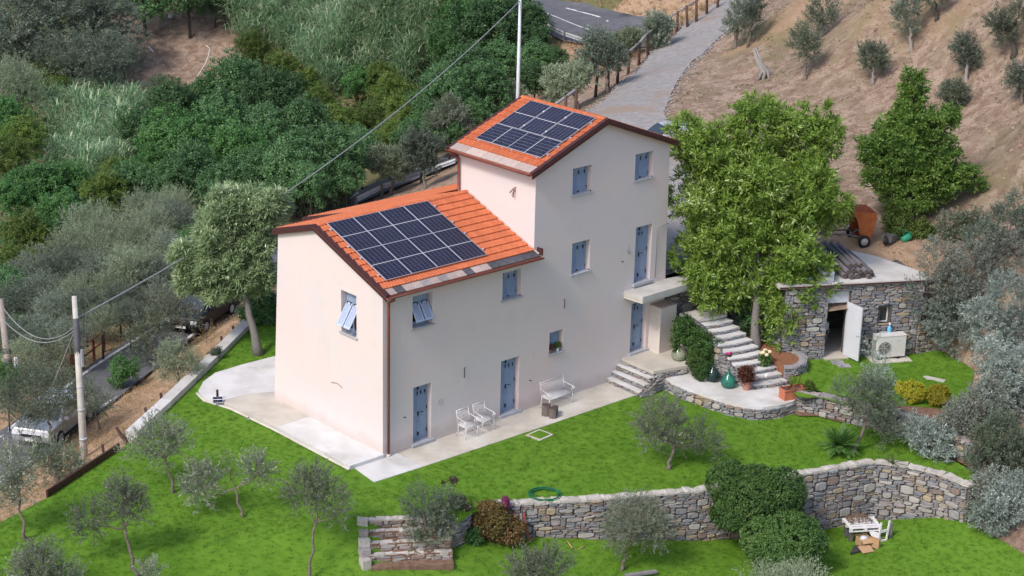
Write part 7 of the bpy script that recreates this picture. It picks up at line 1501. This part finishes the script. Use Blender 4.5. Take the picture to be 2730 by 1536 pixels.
# stepping stones by the shed door
for i, (s, o) in enumerate(((2.15, -.55), (2.25, -.95))):
    q = sp(s, o); m = MB(); m.prism([(-.26, -.17), (.24, -.19), (.28, .16), (-.22, .19)], -.05, .03); tag(m.build('stepping_stone', STONES[0], None, loc=(q[0], q[1], .80), rot=(0, 0, -.5+.1*i)), ['grey stepping stone right at the shed doorstep', 'grey stepping stone farther out on the grass before the shed'][i], 'stepping stone', 'stepping stones before the shed')
m = MB(); m.prism([(-.14, -.4), (.12, -.42), (.2, .3), (.1, .45), (-.1, .3)], -.05, .03); tag(m.build('stepping_stone', CEM, None, loc=G(2350, 955, .8), rot=(0, 0, .4)), 'narrow pale stone lying in the grass right of the heat pump', 'stepping stone')
# logs on the shed roof
LOGM = M('dark_weathered_log', (.085, .08, .095), (.19, .18, .20), 5, .9, .4, 30, stretch=(8, 8, 1), rnd=.25)
rl = random.Random(12); _n = G(2165, 692, 4.1)[:2]; _f = G(2072, 606, 4.1)[:2]; dlog = (_f-_n)/np.hypot(*(_f-_n)); _s = sdv if abs(sdv @ dlog) < .99 else sdv; lx = np.array([dlog[1], -dlog[0]])
LG = [(.0, 0, .10, 3.3), (.25, 0, .11, 3.0), (.50, 0, .10, 3.2), (.74, 0, .10, 2.8), (.97, 0, .09, 3.0), (1.2, 0, .09, 2.6), (.12, 1, .10, 3.1), (.38, 1, .11, 3.3), (.62, 1, .10, 2.9), (.86, 1, .09, 3.1), (1.08, 1, .085, 2.7), (.25, 2, .10, 3.2), (.52, 2, .09, 3.0), (.76, 2, .085, 2.8)]
WD = ['bottom', 'middle', 'top']
for i, (o, lay, r, L) in enumerate(LG):
    st = np.array(sp(2.35, .30+.15*rl.random()))+lx*(o-.2) if False else _n+(o-.62)*np.array([dlog[1], -dlog[0]])*.98+dlog*(rl.uniform(-.1, .25)+.1*lay); z = 3.94+r+lay*.175; e = st+dlog*L; m = MB(); n = 9
    m.tube([(0, 0, 0), ((e-st)[0]*.5, (e-st)[1]*.5, rl.uniform(-.01, .02)), ((e-st)[0], (e-st)[1], rl.uniform(-.02, .05))], [r, r*.97, r*.8], n, 0, cap=False); P0 = len(m.v)-3*n; m.f += [tuple(P0+k for k in range(n-1, -1, -1)), tuple(P0+2*n+k for k in range(n))]; m.m += [1, 1]; m.s += [False, False]
    od = ['first', 'second', 'third', 'fourth', 'fifth', 'sixth'][[q[1] for q in LG[:i]].count(lay)]
    tag(m.build('log', [LOGM, ENDG], None, loc=(st[0], st[1], z)), f'{od} log from the left in the {WD[lay]} layer on the shed roof', 'log', 'weathered logs on the shed roof')
m = MB(); R_ = random.Random(5); q = sp(1.75, .6)
m.box((0, 0, .2), (.5, 1.0, .4)); tag(m.build('stacked_sheets', PVC, None, loc=(q[0], q[1], 3.935), rot=(0, 0, math.atan2(sdv[1], sdv[0]))), 'small stack of pale corrugated sheets beside the logs', 'sheet stack')
q = sp(1.1, .35); m = MB(); m.lathe([(0, 0), (.10, 0), (.13, .16), (.12, .16), (.09, .02), (0, .02)], 14); tag(m.build('blue_bucket', BLUEP, None, loc=(q[0], q[1], 3.93)), 'blue bucket on the shed roof under the tree', 'bucket')
# tipping cart
cb = GT(2143, 612); t = thing('tipping_cart', 'rusty orange tipping cart with its skip raised on the bank behind the shed', 'cart', cb, -.55)
m = MB(); T_ = .03
def plate_(m, P, mi=0, th=.03):
    P = np.array(P, float); n = np.cross(P[1]-P[0], P[2]-P[0]); n = n/np.linalg.norm(n)*th; V = list(P)+list(P+n); k = len(P); m.add(V, [tuple(range(k-1, -1, -1)), tuple(range(k, 2*k))]+[(i, (i+1) % k, (i+1) % k+k, i+k) for i in range(k)], mi)
# skip tipped upright: floor stands as the right-hand plate, mouth to the left
plate_(m, [(.55, -.55, .30), (.75, -.55, 1.25), (.70, -.55, 1.45), (-.35, -.55, 1.55), (-.35, -.55, 1.15), (.25, -.55, .45)][:4]+[(-.10, -.55, 1.2), (.15, -.55, .35)], 1)
plate_(m, [(.55, .55, .30), (.75, .55, 1.25), (.70, .55, 1.45), (-.35, .55, 1.55), (-.10, .55, 1.2), (.15, .55, .35)][::-1], 1)
plate_(m, [(.55, -.55, .30), (.55, .55, .30), (.75, .55, 1.25), (.75, -.55, 1.25)], 0); plate_(m, [(.75, -.55, 1.25), (.75, .55, 1.25), (.70, .55, 1.45), (.70, -.55, 1.45)], 0)
plate_(m, [(.70, -.55, 1.45), (.70, .55, 1.45), (-.35, .55, 1.55), (-.35, -.55, 1.55)], 0); plate_(m, [(.15, -.55, .35), (.55, -.55, .30), (.55, .55, .30), (.15, .55, .35)][::-1], 0)
m.build('skip', [RUST, RUSTI], t)
m = MB(); m.tube([(.45, -.5, .35), (.1, -.5, .42), (-.5, -.3, .50), (-1.7, -.05, .50)], .035, 6); m.tube([(.45, .5, .35), (.1, .5, .42), (-.5, .3, .50), (-1.7, .05, .50)], .035, 6); m.tube([(-.3, -.35, .48), (.0, -.5, .75), (.15, -.5, .42)], .03, 6); m.tube([(-.3, .35, .48), (.0, .5, .75), (.15, .5, .42)], .03, 6); m.tube([(.25, -.62, .27), (.25, .62, .27)], .04, 8); m.build('chassis', METALG, t)
for y in (-.68, .68):
    m = MB(); m.lathe([(.16, -.06), (.25, -.07), (.27, 0), (.25, .07), (.16, .06)], 20, o=(.25, y, .27), R=rotm(PI/2, 0, 0), sm=True); w_ = m.build('wheel', RUBBER, t); m = MB(); m.lathe([(0, -.04), (.16, -.045), (.17, .0), (.16, .045), (0, .04)], 16, o=(.25, y, .27), R=rotm(PI/2, 0, 0)); m.build('rim', CEM3, w_)
# barrow with green sack
wb = GT(2235, 612); t = thing('wheelbarrow', 'upturned old wheelbarrow at the foot of the pointed tree', 'wheelbarrow', wb, .3)
m = MB(); m.prism([(-.3, -.2), (.3, -.28), (.38, .2), (-.3, .22)], .12, [.40, .34, .32, .40]); m.build('tray', METALG, t, bevel=.04); m = MB(); m.lathe([(.13, -.05), (.19, -.05), (.21, 0), (.19, .05), (.13, .05)], 18, o=(-.42, 0, .24), R=rotm(PI/2, 0, .5)); m.build('wheel', RUBBER, t); m = MB(); m.tube([(-.4, -.06, .24), (.0, -.2, .2), (.8, -.26, .35)], .02, 6); m.tube([(-.4, .06, .24), (.0, .2, .2), (.8, .26, .35)], .02, 6); m.build('handles', METALG, t)
q = wb+np.array([.45, -.35, 0]); t = thing('watering_can', 'green plastic watering can lying beside the wheelbarrow', 'watering can', q, .8); m = MB(); m.lathe([(0, 0), (.14, 0), (.16, .05), (.15, .38), (.1, .42), (0, .42)], 16, R=rotm(.9, 0, 0)); m.build('body', GREENP, t, loc=(0, 0, .1)); m = MB(); m.tube([(0, -.1, .2), (.15, .0, .5), (.3, .1, .62)], [.04, .03, .035], 8); m.build('spout', GREENP, t); m = MB(); m.tube([(0, -.3, .3), (-.1, -.3, .5), (-.05, -.1, .55), (0, .0, .3)], .018, 6); m.build('handle', GREENP, t)
# pallet with twigs and clutter by the lower wall
pb_ = GL(2165, 1352); pz = .45; ang_ = math.radians(-33); t = thing('pallet', 'white painted pallet table standing against the tall part of the retaining wall', 'pallet', pb_, ang_)
for y in (-.36, -.18, .0, .18, .36): m = MB(); m.bb((-.58, y-.06, pz+.10), (.58, y+.06, pz+.122)); m.build('slat', WHITE, t)
for x in (-.52, 0, .52):
    m = MB(); m.bb((x-.05, -.42, pz+.078), (x+.05, .42, pz+.10)); m.build('cross_board', WHITE, t)
    for y in (-.37, 0, .37): m = MB(); m.bb((x-.055, y-.05, pz), (x+.055, y+.05, pz+.078)); m.build('block', WHITE, t)
for y in (-.37, 0, .37): m = MB(); m.bb((-.58, y-.05, pz-.02), (.58, y+.05, pz)); m.build('bottom_board', WHITE, t)
for x in (-.45, .45): m = MB(); m.bb((x-.06, .1, 0), (x+.06, .35, pz-.02)); m.bb((x-.05, -.3, 0), (x+.05, -.15, pz-.02)); m.build('prop', METALG, t)
tw = thing('twig_heap', 'heap of short brown twigs drying on the white pallet', 'twigs', pb_+np.array([0, .0, pz+.12])+np.array([.0, .12, 0]), ang_); rs = np.random.RandomState(9); m = MB()
for k in range(260):
    c_ = np.array([rs.uniform(-.42, .42), rs.uniform(-.2, .32), 0]); c_[2] = .22*max(0, 1-(c_[0]/.5)**2)*rs.rand(); d = unit(rs, 1)[0]*[.6, .6, .5]; d[2] = abs(d[2])+.1; m.tube([c_, c_+d*.12], .009, 3, cap=False)
tag(m.build('twigs', CHAR, tw), kind='stuff')
def openbox(label, loc, rz, a, b, hh, flaps=True, group=None, rot=None):
    t = thing('cardboard_box', label, 'box', loc, rz, group); m = MB(); m.bb((-a, -b, 0), (a, b, .012)); m.bb((-a, -b, .012), (a, -b+.012, hh)); m.bb((-a, b-.012, .012), (a, b, hh)); m.bb((-a, -b+.012, .012), (-a+.012, b-.012, hh)); m.bb((a-.012, -b+.012, .012), (a, b-.012, hh)); m.build('body', CARD, t)
    if flaps:
        for sg in (-1, 1): m = MB(); m.box((0, sg*(b+.09), hh-.01), (2*a, .2, .01), rotm(-sg*.5, 0, 0)); m.build('flap', CARD, t)
    if rot: t.rotation_euler = rot
    return t
q = GL(2172, 1372); openbox('open cardboard box full of grey packing beside the white pallet', q, -.4, .22, .18, .30, group='cardboard boxes by the wall'); m = MB(); m.lathe([(0, .12), (.1, .15), (.17, .24), (.1, .34), (0, .36)], 9); tag(m.build('packing_bag', PVC, None, loc=q), 'crumpled grey white plastic packing in the open cardboard box', 'plastic bag')
q = GL(2178, 1388); t = thing('cardboard_sheet', 'flat tan cardboard flap lying at the front of the clutter', 'cardboard', q, -.35); m = MB(); m.box((0, 0, .10), (.46, .36, .012), rotm(.25, 0, 0)); m.build('sheet', CARD, t)
q = GL(2200, 1378); openbox('narrow cardboard box standing right of the open one', q, .1, .06, .18, .36, False, 'cardboard boxes by the wall')
q = GL(2186, 1374); m = MB(); m.prism([(-.95, -.35), (-.3, -.28), (.8, -.30), (1.15, .05), (.3, .15), (-.55, .1)], .0, .045); tag(m.build('plastic_sheet', TARP, None, loc=q, rot=(0, 0, -.38)), 'dark plastic sheet spread under the boxes on the lower lawn', 'sheet')
q = GL(2222, 1362); t = thing('upturned_chair', 'white plastic chair frame standing upside down on the dark sheet', 'chair', q, -.25)
m = MB(); m.box((-.20, 0, .36), (.055, .05, .78), rotm(0, .10, 0)); m.build('leg', WHITE, t); m = MB(); m.box((.16, 0, .36), (.055, .05, .78), rotm(0, .10, 0)); m.build('leg', WHITE, t); m = MB(); m.box((-.04, 0, .40), (.34, .04, .09)); m.box((-.06, 0, .04), (.36, .04, .06)); m.build('crossbar', WHITE, t); m = MB(); m.box((-.25, .15, .22), (.36, .30, .03), rotm(.5, .2, 0)); m.build('seat', WHITE, t)
m = MB(); m.tube([(0, 0, 0), (0, .0, .55)], [.09, .08], 9); tag(m.build('log_stump', BARKG, None, loc=GL(2240, 1352), rot=(-.12, 0, 0)), 'short upright log leaning on the wall behind the white frame', 'log stump')
# old wheel / basket at the right end of the wall
q = GL(2455, 1300); t = thing('old_wheel', 'old wooden cart wheel leaning among the shrubs at the right end of the wall', 'wheel', q+np.array([0, 0, .45]), 0); t.rotation_euler = (math.radians(62), 0, math.radians(-62))
m = MB(); m.tube([(.46*math.cos(a), .46*math.sin(a), 0) for a in np.linspace(0, 2*PI, 29)], .035, 6, cap=False); m.tube([(.42*math.cos(a), .42*math.sin(a), .06) for a in np.linspace(0, 2*PI, 29)], .02, 6, cap=False); m.build('rim', M('weathered_rim', (.36, .30, .22), (.25, .2, .15), 6), t)
for k in range(10): an = 2*PI*k/10; m = MB(); m.tube([(.06*math.cos(an), .06*math.sin(an), 0), (.45*math.cos(an), .45*math.sin(an), 0)], .016, 5); m.build('spoke', WOODB, t)
m = MB(); m.tube([(0, 0, -.08), (0, 0, .08)], .07, 10, sm=False); m.build('hub', WOODB, t)
# niche in the wall with leaning planks
q = np.array(WALL[-1]); w2 = np.array(WALL[-2]); dv = (w2-q)/np.hypot(*(w2-q)); nn = np.array([dv[1], -dv[0]]); 
if nn @ (np.array(G(1340, 1352, -1.2)[:2])-q) < 0 and False: nn = -nn
an_ = math.atan2(dv[1], dv[0])
def wp(s, o, z): r_ = q+dv*s+nn*o; return (float(r_[0]), float(r_[1]), z)
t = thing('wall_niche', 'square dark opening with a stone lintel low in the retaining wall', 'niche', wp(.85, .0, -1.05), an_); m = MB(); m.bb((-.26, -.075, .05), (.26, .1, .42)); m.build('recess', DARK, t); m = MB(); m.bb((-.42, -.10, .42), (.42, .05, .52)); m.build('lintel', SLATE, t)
for i, (s, tilt_, mt, lb) in enumerate(((.62, .35, WOODG, 'long grey plank leaning against the wall left of the dark opening'), (.95, -.12, WOODG, 'grey plank leaning right of the dark opening'), (1.08, -.2, M('red_paint', (.35, .08, .06), (.25, .06, .05), 5), 'red painted plank leaning beside the dark opening'))):
    m = MB(); m.box((0, 0, .42), (.07, .035, .9), rotm(-.25, tilt_, 0)); tag(m.build('plank', mt, None, loc=wp(s, .30, -1.1), rot=(0, 0, an_)), lb, 'plank', 'planks leaning on the wall')
m = MB(); m.tube([(0, 0, 0), (.02, -.02, -.35), (.08, -.04, -.75), (.12, -.05, -1.0)], .012, 5); tag(m.build('drain_hose', CABLED, None, loc=wp(.95, .08, .02)), 'thin dark hose hanging down the wall above the dark opening', 'hose')
for i, (u, v, L, a, lb) in enumerate(((1338, 1362, .5, .9, 'pale stick on the lower lawn just right of the leaning planks'), (1432, 1368, .7, 1.9, 'pale curved stick on the lower lawn below the retaining wall'), (1465, 1380, .3, .8, 'short pale stick right of the curved one on the lower lawn'))):
    m = MB(); m.tube([(-L/2, 0, .02), (0, .03, .04), (L/2, 0, .03)], .02, 5); tag(m.build('stick', CARD, None, loc=GL(u, v), rot=(0, 0, a-.8)), lb, 'stick', 'sticks on the lower lawn')
m = MB(); m.box((0, 0, .09), (1.1, .16, .07)); tag(m.build('timber_beam', WOODG, None, loc=GL(1612, 1449), rot=(0, 0, -.42)), 'grey timber beam lying at the bottom edge of the photo', 'beam')
# litter on the bare bank
q = GT(380, 128); m = MB(); m.box((0, 0, .15), (.30, .9, .04), rotm(.5, .4, .3)); tag(m.build('broken_sheet', WHITE, None, loc=q), 'white broken panel lying on the bare brown bank', 'panel')
q = GT(430, 45); m = MB(); m.box((0, 0, .15), (.3, .3, .3), rotm(.2, .2, .3)); tag(m.build('white_box', WHITE, None, loc=q), 'small white block at the top of the bare brown bank', 'block')
b = GT(498, 205, .3); pts = [AD(u, v, dep(b)) for u, v in ((495, 212), (498, 190), (515, 165), (524, 145), (528, 122), (518, 114))]; m = MB(); m.tube([p-pts[0] for p in pts], [.06, .06, .06, .06, .06, .05], 6); tag(m.build('bent_pipe', COPE, None, loc=pts[0]), 'thin pale bent pipe sticking up at the edge of the bare bank', 'pipe')
q = GT(1480, 78); m = MB(); m.tube([(0, 0, .05), (.6, -.5, .06)], .05, 5); m.tube([(.3, -.25, .05), (.1, -.6, .04)], .03, 5); tag(m.build('fallen_branch', WOODB, None, loc=q), 'dark fallen branch lying on the upper road', 'branch')
# little stones and clods on the hillside and driveway edge
rs = np.random.RandomState(41); V = []; F = []
for k in range(2600):
    x, y = rs.uniform(18, 75), rs.uniform(-15, 48)
    if y > .62*x+2 or not notin(np.array([[x, y]]))[0]: continue
    V.append((x, y))
V = np.array(V); Z = ZT(V); MBs = MB()
for (x, y), z in zip(V, Z):
    r = rs.uniform(.03, .11); pr = [(-1, -1, -.3), (1, -.8, -.3), (.9, 1, -.3), (-.8, .9, -.3), (-.5, -.6, .6), (.6, -.4, .7), (.4, .5, .5), (-.5, .5, .7)]; a = rs.uniform(0, 6.28); ca, sa = math.cos(a), math.sin(a)
    MBs.add([(x+r*(p[0]*ca-p[1]*sa), y+r*(p[0]*sa+p[1]*ca), z+r*p[2]) for p in pr], [(0, 1, 5, 4), (1, 2, 6, 5), (2, 3, 7, 6), (3, 0, 4, 7), (4, 5, 6, 7)])
o = MBs.build('hill_stones', M('earth_clod', (.22, .14, .11), (.36, .27, .22), .4, .95, wpos=True)); tag(o, 'small clods and stones scattered over the bare hillside', 'stones', None, 'stuff')

# loose gravel spilt along the driveway
rs = np.random.RandomState(51); ed = dens(DRIVE, .12); mg = MB()
for (x, y) in ed:
    for _ in range(2):
        a, b = x+rs.normal()*.28, y+rs.normal()*.28; r = rs.uniform(.03, .09); z = zterr(a, b)+.02 if False else float(ZT([[a, b]])[0])+.01; th = rs.uniform(0, 6.28); ca, sa = math.cos(th), math.sin(th)
        mg.add([(a+r*(p[0]*ca-p[1]*sa), b+r*(p[0]*sa+p[1]*ca), z+r*p[2]) for p in ((-1, -1, -.2), (1, -.8, -.2), (.9, 1, -.2), (-.8, .9, -.2), (0, 0, .5))], [(0, 1, 4), (1, 2, 4), (2, 3, 4), (3, 0, 4)])
tag(mg.build('spilt_gravel', GRAVEL), 'loose gravel spilt along the edges of the driveway', 'gravel', None, 'stuff')
